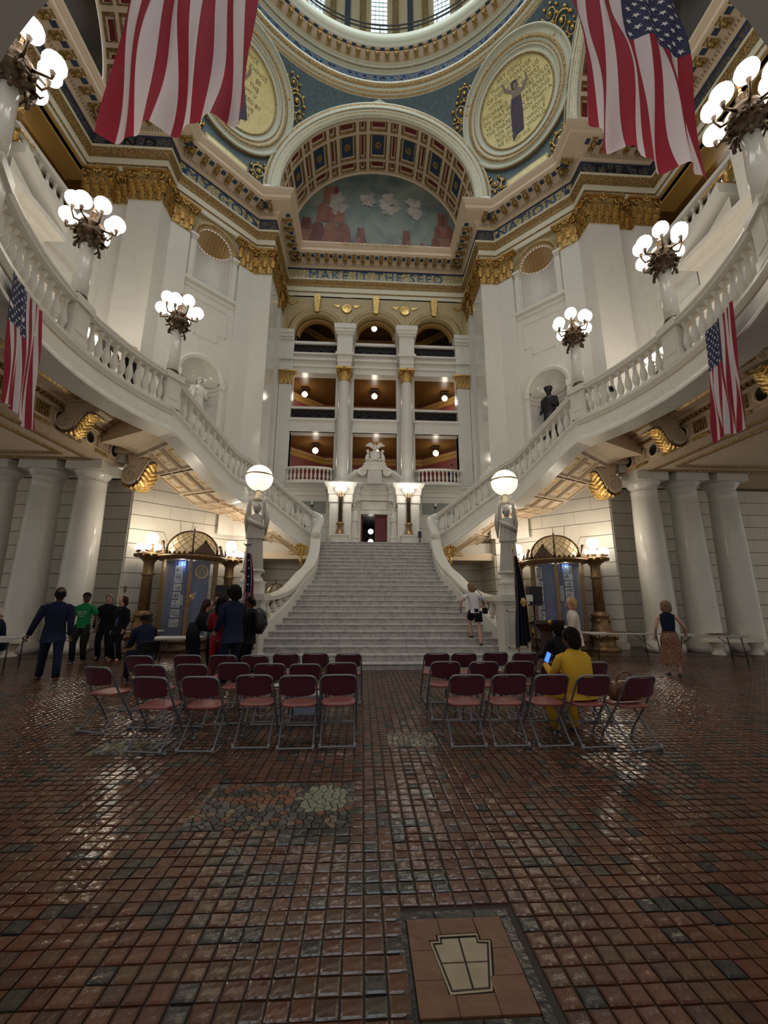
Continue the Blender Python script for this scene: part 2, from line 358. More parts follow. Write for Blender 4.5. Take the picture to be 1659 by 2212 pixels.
MB().prism(scalep(key, 1.075), -.006, .003).build('keystone_bed', GROUT, kp)
kk = scalep(key, .90)
for sx in (-1, 1):
    for sy in (-1, 1):
        q = clip(kk, -sx, 0, -sx*(-.035)-.006 if sx > 0 else .0+(-.035)*1-.006) if False else clip(kk, -sx, 0, sx*.035-.005)
        q = clip(q, 0, -sy, -sy*2.238-.005)
        if len(q) > 2: MB().prism(q, -.005, .008).build('keystone_piece', PALET, kp)

# ---------------- rusticated ground storey
def wall_frame(p, q):
    """local frame of a wall running p->q in plan: x along, y up, z out of the wall (to the right of p->q)"""
    d = Vector((q[0]-p[0], q[1]-p[1], 0)); return frame((p[0], p[1], 0), d, (0, 0, 1)), d.length
CH = .505
def block(parent, poly, M, dep=.06, m=RUST):
    k = len(poly); b = MB(); vs = [(x, y, 0) for x, y in poly]+[(x, y, dep) for x, y in poly]
    b.add(vs, [tuple(range(k, 2*k))]+[(i, (i+1) % k, k+(i+1) % k, k+i) for i in range(k)], 0, False, M); return b.build('stone_block', m, parent)
blockcount = 0
def rustic(parent, p, q, z1, gap=.022, bl=1.25, voussoir=None):
    M, L = wall_frame(p, q); zt = z1+(.12 if z1 > 5 else 0); bk = MB(); bk.add([(0, 0, .0), (L, 0, .0), (L, zt, .0), (0, zt, .0)], [(0, 1, 2, 3)], 0, False, M); bk.build('wall_core', JOINT, parent)
    nr = int(round(z1/CH)); MB().add([(0, 0, 0), (L, 0, 0), (L, .22, 0), (0, .22, 0), (0, 0, .14), (L, 0, .14), (L, .22, .14), (0, .22, .14)], [(4, 5, 6, 7), (7, 6, 2, 3), (0, 4, 7, 3), (1, 2, 6, 5)], 0, False, M).build('plinth', RUST, parent)
    for j in range(nr):
        a, b_ = max(.22, j*CH)+gap/2, min(z1, (j+1)*CH)-gap/2
        if b_-a < .1: continue
        if voussoir and 6 <= j <= 8:        # joints bend down towards the arch as voussoirs
            sc, zc, r0 = voussoir; t0, t1 = rad(30+18*(j-6)), rad(48+18*(j-6)); lo, hi = j*CH, (j+1)*CH
            for sg in (-1, 1):
                e = sc if sg < 0 else L-sc; g = gap*.6
                pts = [(e, lo+gap/2), ((lo-zc)/math.tan(t0)+g*0, lo+gap/2), (r0*cos(t0)-g*.2, zc+r0*sin(t0)), (r0*cos(t1)+g, zc+r0*sin(t1)), ((hi-zc)/math.tan(t1)+g, hi-gap/2), (e, hi-gap/2)]
                pts = [(sc+sg*x, y) for x, y in pts]; block(parent, pts if sg < 0 else pts[::-1], M)
            if j == 8:
                x0, x1 = r0*cos(t1)-gap*.4, (hi-zc)/math.tan(t1)-gap*.4
                block(parent, [(sc-x0, zc+r0*sin(t1)), (sc+x0, zc+r0*sin(t1)), (sc+x1, hi-gap/2), (sc-x1, hi-gap/2)], M)
            continue
        nb = max(1, round(L/bl)); off = 0 if j % 2 else .5
        xs = sorted({0, L} | {(i+off)*L/nb for i in range(1 if not off else 0, nb) if .25 < (i+off)*L/nb < L-.25}) if nb > 1 else [0, L]
        for x0, x1 in zip(xs, xs[1:]):
            g0 = 0 if x0 == 0 else .004; g1 = 0 if x1 == L else .004
            block(parent, [(x0+g0, a), (x1-g1, a), (x1-g1, b_), (x0+g0, b_)], M)
for s in (-1, 1):
    nm = 'left' if s < 0 else 'right'
    w = struct('wall_'+nm, 'rusticated cream stone ground storey wall on the '+nm)
    seq = [(5.12, 11.0), (5.12, 8.65), (5.95, 8.65), (8.65, 5.95), (8.65, 6.95), (20.0, 6.95)]
    for i in range(len(seq)-1):
        p, q = A(s*seq[i][0], seq[i][1]), A(s*seq[i+1][0], seq[i+1][1])
        if s > 0: pp, qq = p, q
        else: pp, qq = q, p
        if i == 2: L = hypot(2.7, 2.7); rustic(w, pp, qq, 6.06, voussoir=(L/2, 2.3, 1.25))
        elif i == 0: rustic(w, pp, qq, 3.6)
        else: rustic(w, pp, qq, 6.06)
# side of the great stair and the passage under its landing
w = struct('wall_back', 'shadowed stone wall of the passage behind the great stair')
rustic(w, (-5.12, 19.2), (5.12, 19.2), 3.6)

# ---------------- front facade (white marble gallery wall at the back of the north arm)
FY = CY+11.6
wf = struct('wall_front', 'white marble gallery facade of three bays over the portal')
def slab(parent, name, x0, x1, z0, z1, y0=FY, y1=FY+.5, m=WHITE, mi=0): return MB().box(x0, y0, z0, x1, y1, z1).build(name, m, parent)
LZ = 4.11
BX = [(-4.42, -2.12), (-1.15, 1.15), (2.12, 4.42)]       # openings between the columns
# ground part
for x0, x1 in ((-5.12, -.68), (.68, 5.12)): slab(wf, 'lower_panel', x0, x1, LZ, 7.3)
slab(wf, 'overdoor_panel', -.68, .68, 5.86, 7.3)
prof = [(0, 6.75), (.06, 6.78), (.06, 6.98), (.12, 7.0), (.16, 7.12), (.30, 7.22), (.32, 7.32), (.0, 7.36)]
for x0, x1 in ((-5.12, -2.4), (2.4, 5.12)):
    MB().sweep([(x0, FY), (x1, FY)], prof, side=-1).build('cornice_moulding', WHITE, wf)
for s in (-1, 1):   # grey marble insets
    MB().box(s*3.25-.83, FY-.012, 5.86, s*3.25+.83, FY, 6.48).build('grey_inset', mat('grey_green_marble', (.30, .30, .25), .3, noise=(3, (.24, .26, .24), .3, .7)), wf)
    for z0, z1, o in ((5.80, 5.86, .03), (6.48, 6.54, .03), (5.2, 5.26, .03), (4.35, 4.5, .05), (4.11, 4.35, .08)): MB().box(s*3.25-1.0, FY-o, z0, s*3.25+1.0, FY, z1).build('panel_moulding', WHITE, wf)
# bays
for x0, x1 in BX:
    f = MB(); f.box(x0-.02, FY-.1, 10.17, x1+.02, FY+.45, 10.93); f.box(x0-.06, FY-.16, 10.80, x1+.06, FY+.45, 10.93); f.box(x0-.06, FY-.14, 10.17, x1+.06, FY, 10.27); f.build('spandrel_beam', WHITE, wf)
    f = MB(); f.box(x0-.02, FY-.05, 13.57, x1+.02, FY+.45, 14.7); f.box(x0-.1, FY-.18, 14.28, x1+.1, FY+.45, 14.40); f.box(x0-.1, FY-.12, 13.9, x1+.1, FY, 14.0); f.box(x0-.02, FY-.22, 14.60, x1+.02, FY, 14.7); f.build('entablature_block', WHITE, wf)
    MB().box(x0, FY+.02, 11.52, x1, FY+.16, 11.64).build('gallery_rail', WHITE, wf)
    MB().box(x0, FY-.02, 15.34, x1, FY+.14, 15.50).build('gallery_rail', WHITE, wf)
for xa, xb in ((-5.12, -4.42), (-2.12, -1.15), (1.15, 2.12), (4.42, 5.12)):
    MB().box(xa, FY, 7.36, xb, FY+.45, 16.0).build('pier', WHITE, wf)
    for z0, z1, o in ((7.36, 7.55, .06), (7.55, 7.62, .03)): MB().box(xa-.03, FY-o, z0, xb+.03, FY+.02, z1).build('pier_base', WHITE, wf)
for x0, x1 in BX:
    for sx, e in ((1, x0), (-1, x1)): MB().box(min(e, e-sx*.1), FY-.03, 7.36, max(e, e-sx*.1), FY+.47, 10.17).build('jamb_moulding', WHITE, wf)
def ironwork(parent, x0, x1, z0, z1, y):
    """dark scrolled iron balustrade panel: frame bars and spirals"""
    b = MB(); b.box(x0, y-.015, z0, x1, y+.015, z0+.05); b.box(x0, y-.015, z1-.04, x1, y+.015, z1)
    n = 4; w_ = (x1-x0)/n; h = (z1-z0)
    for i in range(n):
        cx, cz = x0+(i+.5)*w_, (z0+z1)/2
        b.box(x0+i*w_-.02, y-.03, z0, x0+i*w_+.02, y+.03, z1)
        for sg in (-1, 1):
            pts = [(cx+sg*(.14+.12*cos(t)*(1-t/9)), y, cz+.2*sin(t)*(1-t/9)) for t in [k*.6 for k in range(13)]]; b.tube(pts, .026, 4, flat=.7)
        b.ball((cx, y, cz), .07, 6, 4)
        b.box(cx-w_*.46, y+.012, z0+.04, cx+w_*.46, y+.02, z1-.04)
    return b.build('iron_railing', BLACKI, parent)
for x0, x1 in BX:
    ironwork(wf, x0, x1, 10.95, 11.5, FY+.12); ironwork(wf, x0, x1, 14.72, 15.32, FY+.10)
# two giant columns, pedestals, capitals
def acanthus():
    """one curling leaf, base at the origin, growing up +z and bending outwards +y"""
    b = MB()
    def fn(u, v):
        w_ = .5*sin(pi*(.22+.70*v))**.7*(1+.22*sin(v*16)) if v < .97 else .15
        x = (u-.5)*w_*1.1; y = .06+.10*v+.34*max(0, v-.55)**1.2*1.9+.16*(.5-abs(u-.5)) ; z = v*1.0 if v < .8 else .8+.18*sin((v-.8)/.2*pi)*.6
        return (x, y, z)
    b.grid(fn, 4, 7); return b
LEAF = acanthus().mesh('leaf', GOLD); LEAFB = acanthus().mesh('leaf', GOLDB)
def volute_mesh(m, r=.2):
    b = MB(); pts = [(r*(1-t/13)*cos(t), 0, r*(1-t/13)*sin(t)) for t in [k*.55 for k in range(20)]]
    b.tube(pts, [.05*(1-k/26) for k in range(20)], 5, flat=2.0, up=(0, 1, 0)); return b.mesh('volute', m)
VOL = volute_mesh(GOLD); VOLB = volute_mesh(GOLDB)
def capital(parent, path, z0, h, leafm=LEAF, volm=VOL, m=GOLD, pitch=.34, off=.0, side=1, lsc=1.0):
    """gilded Corinthian capital swept along a pilaster's plan path, leaves in two rows, scrolls and abacus above"""
    c = MB().sweep(path, [(.0, z0), (.035, z0+.01), (.035, z0+.05), (.01, z0+.06), (.03, z0+h*.5), (.10, z0+h*.78), (.17, z0+h*.88)], 0, side=side).build('capital', GOLDD, parent)
    ab = MB().sweep(path, [(.06, z0+h*.86), (.24, z0+h*.88), (.26, z0+h*.95), (.2, z0+h), (0, z0+h)], 0, side=side).build('abacus', m, c)
    for i in range(len(path)-1):
        p, q = path[i], path[i+1]; dx, dy = q[0]-p[0], q[1]-p[1]; L = hypot(dx, dy)
        if L < .2: continue
        nx, ny = -dy/L*side, dx/L*side; rz = atan2(ny, nx)-pi/2; n = max(1, round(L/pitch))
        for row, (zz, hh, sh) in enumerate(((z0+.03, h*.42, 0), (z0+.03+h*.26, h*.42, .5))):
            for k in range(n+(1 if row else 0)):
                t = (k+.5-sh)/n; t = min(max(t, .04), .96)
                put('leaf', leafm, c, (p[0]+dx*t+nx*.015, p[1]+dy*t+ny*.015, zz), (0, 0, rz), (hh*.82*lsc, hh*.62, hh))
        for t, fl in ((.06 if L > .5 else .2, 1), (.94 if L > .5 else .8, -1)):
            put('volute', volm, c, (p[0]+dx*t+nx*.2, p[1]+dy*t+ny*.2, z0+h*.74), (0, 0, rz), (fl*h*.55, h*.5, h*.55))
        put('rosette', ROSM, c, (p[0]+dx*.5+nx*.2, p[1]+dy*.5+ny*.2, z0+h*.9), (pi/2, 0, rz+pi), h*.17)
    return c
def rosette_mesh(m, petals=8):
    b = MB(); b.ball((0, 0, .12), .28, 8, 4, sc=(1, 1, .6))
    for k in range(petals):
        a = 2*pi*k/petals; b.ball((.62*cos(a), .62*sin(a), .05), .3, 7, 4, M=Matrix.Rotation(0, 4, 'Z'), sc=(1, 1, .45))
    return b.mesh('rosette', m)
ROSM = rosette_mesh(GOLDB)
for s in (-1, 1):
    cx = s*1.64; cyy = FY-.42
    pd = MB(); pd.box(cx-.52, cyy-.45, LZ, cx+.52, FY, 6.9); pd.build('pedestal', WHITE, wf)
    MB().sweep([(cx-.52, FY), (cx-.52, cyy-.45), (cx+.52, cyy-.45), (cx+.52, FY)], [(0, 6.2), (.05, 6.25), (.05, 6.62), (.09, 6.66), (.13, 6.95), (.22, 7.05), (.26, 7.2), (0, 7.22)], side=-1).build('pedestal_cap', WHITE, wf)
    MB().box(cx-.45, cyy-.38, 7.2, cx+.45, FY, 7.35).build('plinth_block', WHITE, wf)
    cl = MB(); cl.lathe([(.42, 7.35), (.44, 7.40), (.40, 7.46), (.36, 7.48), (.37, 7.53), (.315, 7.6), (.315, 9), (.30, 10.8), (.265, 12.75), (.28, 12.8), (.26, 12.84)], 24, c=(cx, cyy, 0)).build('column', PANEL, wf)
    cp = MB().lathe([(.27, 12.84), (.28, 13.1), (.40, 13.5)], 16, c=(cx, cyy, 0)).build('capital', GOLDB, wf)
    MB().box(cx-.42, cyy-.42, 13.44, cx+.42, cyy+.42, 13.56).build('abacus', GOLDB, cp)
    for row, (zz, hh, n, sh) in enumerate(((12.84, .33, 8, 0), (13.04, .34, 8, .5))):
        for k in range(n):
            a = 2*pi*(k+sh)/n; put('leaf', LEAFB, cp, (cx+.27*cos(a), cyy+.27*sin(a), zz), (0, 0, a-pi/2), (hh*.75, hh*.6, hh))
    for k in range(4):
        a = pi/4+k*pi/2; put('volute', VOLB, cp, (cx+.42*cos(a), cyy+.42*sin(a), 13.36), (0, 0, a), .5)
    put('rosette', ROSM, cp, (cx, cyy-.44, 13.45), (pi/2, 0, 0), .09)
    # stepped impost block above the capital
    for z0, z1, o in ((13.56, 13.85, .30), (13.85, 13.95, .33), (13.95, 14.25, .32), (14.25, 14.4, .42), (14.4, 15.45, .34), (15.45, 15.58, .42), (15.58, 15.75, .48), (15.75, 16.02, .52)):
        MB().box(cx-o-.06, cyy-o, z0, cx+o+.06, FY+.3, z1).build('impost_course', WHITE, wf)
    # half piers at the arm walls
    ex = s*4.77
    capital(wf, [(ex-.35*s*0-.33, FY-.02), (ex-.33, FY-.12), (ex+.33, FY-.12), (ex+.33, FY-.02)][::1], 12.85, .72, LEAFB, VOLB, GOLDB, .22, side=-1)
    MB().box(ex-.33, FY-.12, 7.4, ex+.33, FY, 12.86).build('half_pilaster', PANEL, wf)
    for z0, z1, o in ((13.56, 14.25, .14), (14.25, 14.4, .24), (14.4, 15.45, .14), (15.45, 15.6, .2), (15.6, 15.8, .26), (15.8, 16.02, .3)): MB().box(ex-.3-o*.5, FY-o-.02, z0, ex+.35, FY+.3, z1).build('impost_course', WHITE, wf)
# arcade of three arches
ac = MB(); AZ = 16.02; ARX = (-3.27, 0, 3.27); ar_o, ar_i = 1.62, 1.2
ring = MB()
for cx in ARX:
    vs = []; N = 24
    for i in range(N+1):
        t = pi*i/N; vs += [(cx+ar_i*cos(t), FY, AZ+ar_i*sin(t)), (cx+ar_i*cos(t), FY+.5, AZ+ar_i*sin(t))]
    ac.add(vs, [(2*i, 2*i+1, 2*i+3, 2*i+2) for i in range(N)], 1)
    xs0, xs1 = cx-1.64, cx+1.64; vs = []
    for i in range(N+1):
        t = pi*i/N; c_, s_ = cos(t), sin(t); k = min(1.64/abs(c_) if abs(c_) > 1e-6 else 9, 2.36/s_ if s_ > 1e-6 else 9)
        vs += [(cx+ar_i*c_, FY, AZ+ar_i*s_), (cx+k*c_, FY, AZ+k*s_)]
    ac.add(vs, [(2*i, 2*i+2, 2*i+3, 2*i+1) for i in range(N)], 0)
    ac.add([(cx-1.64, FY, AZ+2.36), (cx+1.64, FY, AZ+2.36), (cx+1.64, FY, AZ+1.5), (cx-1.64, FY, AZ+1.5)], [(0, 1, 2, 3)] if False else [], 0)
for x0, x1 in ((-5.14, -4.9), (4.9, 5.14)): ac.add([(x0, FY, AZ), (x1, FY, AZ), (x1, FY, AZ+2.36), (x0, FY, AZ+2.36)], [(0, 1, 2, 3)])
for cx in ARX:
    for sg in (-1, 1): ac.add([(cx+sg*1.64, FY+.001, AZ+1.64*0+2.36), (cx+sg*1.05, FY+.001, AZ+2.36), (cx+sg*1.64, FY+.001, AZ+1.5)], [(0, 1, 2)])
ac.build('arcade_wall', [OLIVE, BROWNG], wf)
def arc_band(cx, y, z, prof, m, parent, name, N=32, a0=0, a1=pi, mis=None, axis='y'):
    """profile [(radius, depth)] carried round a semicircle facing -y (or swapped for a side arch)"""
    b = MB(); n = N+1; vs = []
    for r, d in prof:
        for i in range(n):
            t = a0+(a1-a0)*i/N; vs.append((cx+r*cos(t), y-d, z+r*sin(t)))
    b.v = vs
    for k in range(len(prof)-1):
        for i in range(N): b.f.append([k*n+i, k*n+i+1, (k+1)*n+i+1, (k+1)*n+i]); b.m.append(mis[k] if mis else 0); b.sm.append(True)
    return b.build(name, m, parent)
for cx in ARX:
    arc_band(cx, FY, AZ, [(1.18, -.3), (1.18, .03), (1.25, .08), (1.36, .08), (1.37, .12), (1.48, .12), (1.5, .06), (1.56, .05), (1.58, 0)], [OLIVE, ROPE, BROWNG], wf, 'archivolt', mis=[0, 0, 0, 0, 0, 0, 1, 0])
    arc_band(cx, FY+.25, AZ, [(1.18, -.1), (1.08, 0), (1.02, -.2), (.98, -.3)], BROWNG, wf, 'inner_arch')
    MB().add([(cx-.11, FY-.2, 17.25), (cx+.11, FY-.2, 17.25), (cx+.19, FY-.26, 18.3), (cx-.19, FY-.26, 18.3), (cx-.11, FY, 17.25), (cx+.11, FY, 17.25), (cx+.19, FY, 18.3), (cx-.19, FY, 18.3)], [(0, 1, 2, 3), (0, 3, 7, 4), (1, 5, 6, 2), (0, 4, 5, 1), (3, 2, 6, 7)]).build('keystone', GOLDB, wf)
for cx in (-1.635, 1.635):
    rd = MB().lathe([(.26, 0), (.30, .03), (.26, .06), (.22, .04), (.0001, .05)], 20, M=Matrix.Translation((cx, FY-.01, 17.62)) @ Matrix.Rotation(pi/2, 4, 'X')).build('roundel', GOLDB, wf)
    for sg in (-1, 1): MB().prism([(0, 0), (.42*sg, 0), (.1*sg, -.2)], 0, .04, M=Matrix.Translation((cx+sg*.36, FY, 17.85)) @ Matrix.Rotation(pi/2, 4, 'X')).build('triangle_ornament', GOLDB, wf)
for cx, sg in ((-4.85, 1), (4.85, -1)): MB().prism([(0, 0), (.5*sg, 0), (.1*sg, -.22)], 0, .04, M=Matrix.Translation((cx, FY, 17.95)) @ Matrix.Rotation(pi/2, 4, 'X')).build('triangle_ornament', GOLDB, wf)
# rooms behind the openings: dark red walls under brown ceilings
rm = struct('wall_gallery_back', 'dark red gallery walls behind the marble openings')
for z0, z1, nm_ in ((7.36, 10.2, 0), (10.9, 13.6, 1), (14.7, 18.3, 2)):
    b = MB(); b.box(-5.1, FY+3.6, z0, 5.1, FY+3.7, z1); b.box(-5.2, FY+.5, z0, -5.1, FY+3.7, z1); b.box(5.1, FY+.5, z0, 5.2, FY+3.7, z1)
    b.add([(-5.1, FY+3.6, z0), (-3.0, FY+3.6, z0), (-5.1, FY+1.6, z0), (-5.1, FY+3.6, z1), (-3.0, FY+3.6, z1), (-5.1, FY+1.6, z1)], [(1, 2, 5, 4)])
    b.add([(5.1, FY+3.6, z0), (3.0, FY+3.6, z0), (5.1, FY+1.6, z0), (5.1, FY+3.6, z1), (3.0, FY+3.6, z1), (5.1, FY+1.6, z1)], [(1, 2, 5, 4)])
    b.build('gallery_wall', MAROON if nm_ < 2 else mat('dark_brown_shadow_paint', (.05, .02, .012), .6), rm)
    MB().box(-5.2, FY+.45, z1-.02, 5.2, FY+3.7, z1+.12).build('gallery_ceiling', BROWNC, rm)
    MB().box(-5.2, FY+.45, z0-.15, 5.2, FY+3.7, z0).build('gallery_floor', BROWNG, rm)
    MB().sweep([(-5.1, FY+1.6), (-3.0, FY+3.6), (3.0, FY+3.6), (5.1, FY+1.6)], [(0, z1-.55), (.05, z1-.5), (.05, z1-.36), (.14, z1-.3), (.16, z1-.18), (.0, z1-.1)], side=-1).build('picture_cornice', BROWNG, rm)
def lantern(loc, label, group=None, power=26, r=.17):
    t = thing('ceiling_lantern', label, 'lamp', loc, 0, group)
    MB().box(-.2, -.2, -.09, .2, .2, 0).build('mount', BRONZE, t)
    MB().lathe([(.13, -.09), (.10, -.14), (.12, -.2), (.05, -.22)], 10).build('canopy', BRONZE, t)
    MB().ball((0, 0, -.38), r, 14, 9).build('globe', GLOBE, t)
    b = MB()
    for k in range(6):
        a = k*pi/3; b.tube([((r+.012)*sin(x)*cos(a), (r+.012)*sin(x)*sin(a), -.38+(r+.012)*cos(x)) for x in (0, .5, 1, 1.57, 2.1, 2.6, 3.14)], .009, 4)
    b.tube([((r+.012)*cos(a), (r+.012)*sin(a), -.34) for a in [k*pi/8 for k in range(17)]], .012, 4); b.ball((0, 0, -.38-r-.03), .035, 6, 4); b.build('cage', BRONZE, t)
    light('lantern_light', 'POINT', (loc[0], loc[1]-.2, loc[2]-.72), power*.8, size=.14)
    return t
for x, z, lab in ((-2.55*1.28, 10.16, 'round caged ceiling lantern behind the left lowest gallery opening'), (.12, 10.16, 'round caged lantern behind the white eagle carving'), (3.5, 10.16, 'round caged ceiling lantern behind the right lowest gallery opening'),
                  (-4.0, 13.56, 'round caged ceiling lantern in the left middle gallery opening'), (0, 13.56, 'round caged ceiling lantern in the central middle gallery opening'), (4.1, 13.56, 'round caged ceiling lantern in the right middle gallery opening'), (-.05, 18.0, 'round lantern hanging inside the central arch')):
    lantern((x, FY+1.6, z), lab, power=24 if z < 15 else 8)

# ---------------- octagon piers: marble pilasters, niches and gilded capitals
def mir(s, pts): return [A(s*a, b) for a, b in pts]
def niche(parent, p, q, zc0, zsp, r, z_top, z_bot, shell=False, cen=.5, m=PANEL):
    """wall bay with a round-headed niche; p->q in plan with the room on the right"""
    M, L = wall_frame(p, q); c = L*cen; b = MB(); N = 16
    b.add([(0, z_bot, 0), (c-r, z_bot, 0), (c-r, z_top, 0), (0, z_top, 0)], [(0, 1, 2, 3)], 0, False, M)
    b.add([(c+r, z_bot, 0), (L, z_bot, 0), (L, z_top, 0), (c+r, z_top, 0)], [(0, 1, 2, 3)], 0, False, M)
    b.add([(c-r, z_bot, 0), (c+r, z_bot, 0), (c+r, zc0, 0), (c-r, zc0, 0)], [(0, 1, 2, 3)], 0, False, M)
    vs = []
    for i in range(N+1):
        t = pi*i/N; vs += [(c+r*cos(t), zsp+r*sin(t), 0), (c+r*cos(t), z_top, 0)]
    b.add(vs, [(2*i, 2*i+1, 2*i+3, 2*i+2) for i in range(N)], 0, False, M)
    # curved recess and half dome
    vs = [(c+r*cos(pi*i/N), z, -r*sin(pi*i/N)*.85) for z in (zc0, zsp) for i in range(N+1)]
    b.add(vs, [(i, i+1, i+N+2, i+N+1) for i in range(N)], 0, True, M)
    b.add([(c+r*cos(pi*i/N), zc0, -r*sin(pi*i/N)*.85) for i in range(N+1)], [tuple(range(N+1))], 0, False, M)
    nb = MB(); K = 8; vs = []
    for j in range(K+1):
        ph = pi/2*j/K
        for i in range(N*2+1):
            t = pi*i/(2*N); fl = (1-.05*abs(sin(i*pi/2+pi/4*0))*(1 if i % 2 else 0)*2) if shell else 1
            vs.append((c+r*cos(t)*cos(ph*1)*1 if False else c+r*fl*cos(t), zsp+r*fl*sin(t)*cos(ph), -r*fl*sin(t)*sin(ph)*.85))
    W2 = 2*N+1; nb.add(vs, [(j*W2+i, j*W2+i+1, (j+1)*W2+i+1, (j+1)*W2+i) for j in range(K) for i in range(2*N)], 0, not shell, M)
    w_ = b.build('niche_wall', m, parent); nb.build('niche_shell' if shell else 'niche_head', SHELL if shell else m, w_)
    return M, L, c
def arch_local(parent, M, c, zsp, prof, m, name, N=24, mis=None):
    b = MB(); n = N+1; vs = [(c+r*cos(pi*i/N), zsp+r*sin(pi*i/N), d) for r, d in prof for i in range(n)]; b.add(vs, [], 0, True, M)
    for k in range(len(prof)-1):
        for i in range(N): b.f.append([k*n+i, k*n+i+1, (k+1)*n+i+1, (k+1)*n+i]); b.m.append(mis[k] if mis else 0); b.sm.append(True)
    return b.build(name, m, parent)
def lbox(parent, M, x0, y0, x1, y1, d0, d1, m, name): return MB().box(x0, y0, d0, x1, y1, d1, 0, M).build(name, m, parent)
BASE = [(.0, 7.55), (.05, 7.52), (.07, 7.40), (.13, 7.32), (.15, 7.2), (.2, 7.1), (.2, 6.6), (.24, 6.55), (.24, 4.2)]
piers = []
for s in (-1, 1):
    nm = 'left' if s < 0 else 'right'
    w = struct('wall_'+nm, 'white marble pier with niches and gilded capitals on the '+nm); piers.append(w)
    side = 1 if s > 0 else -1
    # pilaster plans, listed from the front arm towards the side arm
    P1 = mir(s, [(5.35, 10.2), (5.12, 10.2), (5.12, 8.65), (5.95, 8.65), (6.5, 8.10), (6.6, 8.2)])
    P2 = mir(s, [(8.2, 6.6), (8.10, 6.5), (8.65, 5.95), (8.65, 5.12), (9.95, 5.12), (9.95, 5.35)])
    P3 = mir(s, [(10.65, 5.35), (10.65, 5.12), (11.6, 5.12), (11.9, 5.12)])
    P4 = mir(s, [(5.12, 11.6), (5.12, 10.9), (5.35, 10.9)])
    for P_, zb in ((P1, 3.6), (P2, 6.16), (P3, 6.3), (P4, 3.6)):
        MB().sweep(P_, [(0, 17.02), (0, zb)], side=-side).build('pilaster', PANEL, w)
        MB().sweep(P_[1:-1] if len(P_) > 3 else P_, BASE if zb < 5 else BASE[:6]+[(.2, 7.0)], side=-side).build('base_moulding', WHITE, w)
    for P_ in (mir(s, [(5.35, 10.9), (5.35, 10.2)]), mir(s, [(9.95, 5.35), (10.65, 5.35)])): MB().sweep(P_, [(0, 17.02), (0, 7)], side=-side).build('recess', PANEL, w)
    capital(w, mir(s, [(5.12, 11.55), (5.12, 10.9), (5.35, 10.9), (5.35, 10.2), (5.12, 10.2), (5.12, 8.65), (5.95, 8.65), (6.5, 8.10), (6.58, 8.18)]), 17.0, 1.32, side=-side)
    capital(w, mir(s, [(8.18, 6.58), (8.10, 6.5), (8.65, 5.95), (8.65, 5.12), (9.95, 5.12), (9.95, 5.35), (10.65, 5.35), (10.65, 5.12), (11.7, 5.12)]), 17.0, 1.32, side=-side)
    # niche bay on the diagonal face
    p, q = A(s*6.6, 8.2), A(s*8.2, 6.6)
    if s < 0: p, q = q, p
    M, L, c = niche(w, p, q, 8.4, 10.75, .80, 14.95, 6.0)
    M, L, c = niche(w, p, q, 15.12, 17.2, .78, 18.45, 14.95, True)
    lbox(w, M, .0, 14.85, L, 15.0, 0, .12, WHITE, 'sill'); lbox(w, M, .05, 14.6, L-.05, 14.7, 0, .05, WHITE, 'string_moulding')
    for x0 in (.08, L-.28):
        lbox(w, M, x0, 15.0, x0+.20, 17.0, 0, .07, WHITE, 'niche_pilaster'); lbox(w, M, x0-.04, 16.95, x0+.25, 17.05, 0, .11, WHITE, 'impost'); lbox(w, M, x0-.06, 17.05, x0+.28, 17.17, 0, .16, WHITE, 'impost_cap')
    arch_local(w, M, c, 17.2, [(.78, 0), (.79, .06), (.86, .06), (.88, .12), (.97, .12), (.99, .09), (1.06, .09), (1.08, 0)], [OLIVE, ROPE], 'niche_archivolt', mis=[0, 0, 1, 1, 0, 0, 0])
    MB().add([(c-L/2, 17.17, .004), (c+L/2, 17.17, .004), (c+L/2, 18.45, .004), (c-L/2, 18.45, .004)], [], 0, False, M)
    tmp = MB(); vs = []
    for i in range(17):
        t = pi*i/16; vs += [(c+.8*cos(t), 17.2+.8*sin(t), .005), (c+min(L/2, 1.13)*(cos(t) if abs(cos(t)) > .7 else cos(t)*1.3), 18.44 if sin(t) > .7 else 17.2+1.24*sin(t)*1.1, .005)]
    tmp.add(vs, [(2*i, 2*i+1, 2*i+3, 2*i+2) for i in range(16)], 0, False, M); tmp.build('niche_spandrel', OLIVE, w)
    arch_local(w, M, c, 10.75, [(.80, 0), (.81, .05), (.88, .05), (.90, .08), (.99, .08), (1.01, 0)], WHITE, 'niche_archivolt')
    for sg in (-1, 1):
        x = c+sg*.9; lbox(w, M, x-.09, 7.6, x+.09, 10.5, 0, .05, WHITE, 'niche_jamb'); lbox(w, M, x-.11, 10.5, x+.11, 10.75, 0, .1, WHITE, 'impost')
    MB().add([(s*8.1, CY+6.5, 6.0), (s*8.66, CY+6.9, 6.0), (s*9.7, CY+6.96, 6.0), (s*8.1, CY+6.5, 7.1), (s*8.66, CY+6.9, 7.1), (s*9.7, CY+6.96, 7.1)], [(0, 1, 4, 3), (1, 2, 5, 4)]).build('pier_return', PANEL, w)
    b = MB()     # moulding round the inside of the niche at its springing
    for zz, hh, o in ((10.62, .13, .03), (10.42, .05, .015), (10.2, .04, .01)):
        vs = [(c+(.8-k*o*2)*cos(pi*i/16), zz+hh*(.0 if e else 1), -(.8-k*o*2)*.85*sin(pi*i/16)) for k, e in ((0, 0), (1, 0), (1, 1), (0, 1)) for i in range(17)]
        b.add(vs, [(k*17+i, k*17+i+1, (k+1)*17+i+1, (k+1)*17+i) for k in range(3) for i in range(16)], 0, True, M)
    b.build('niche_moulding', WHITE, w)
    # stepped raised panel above the lower niche
    x0, x1 = .28, L-.28
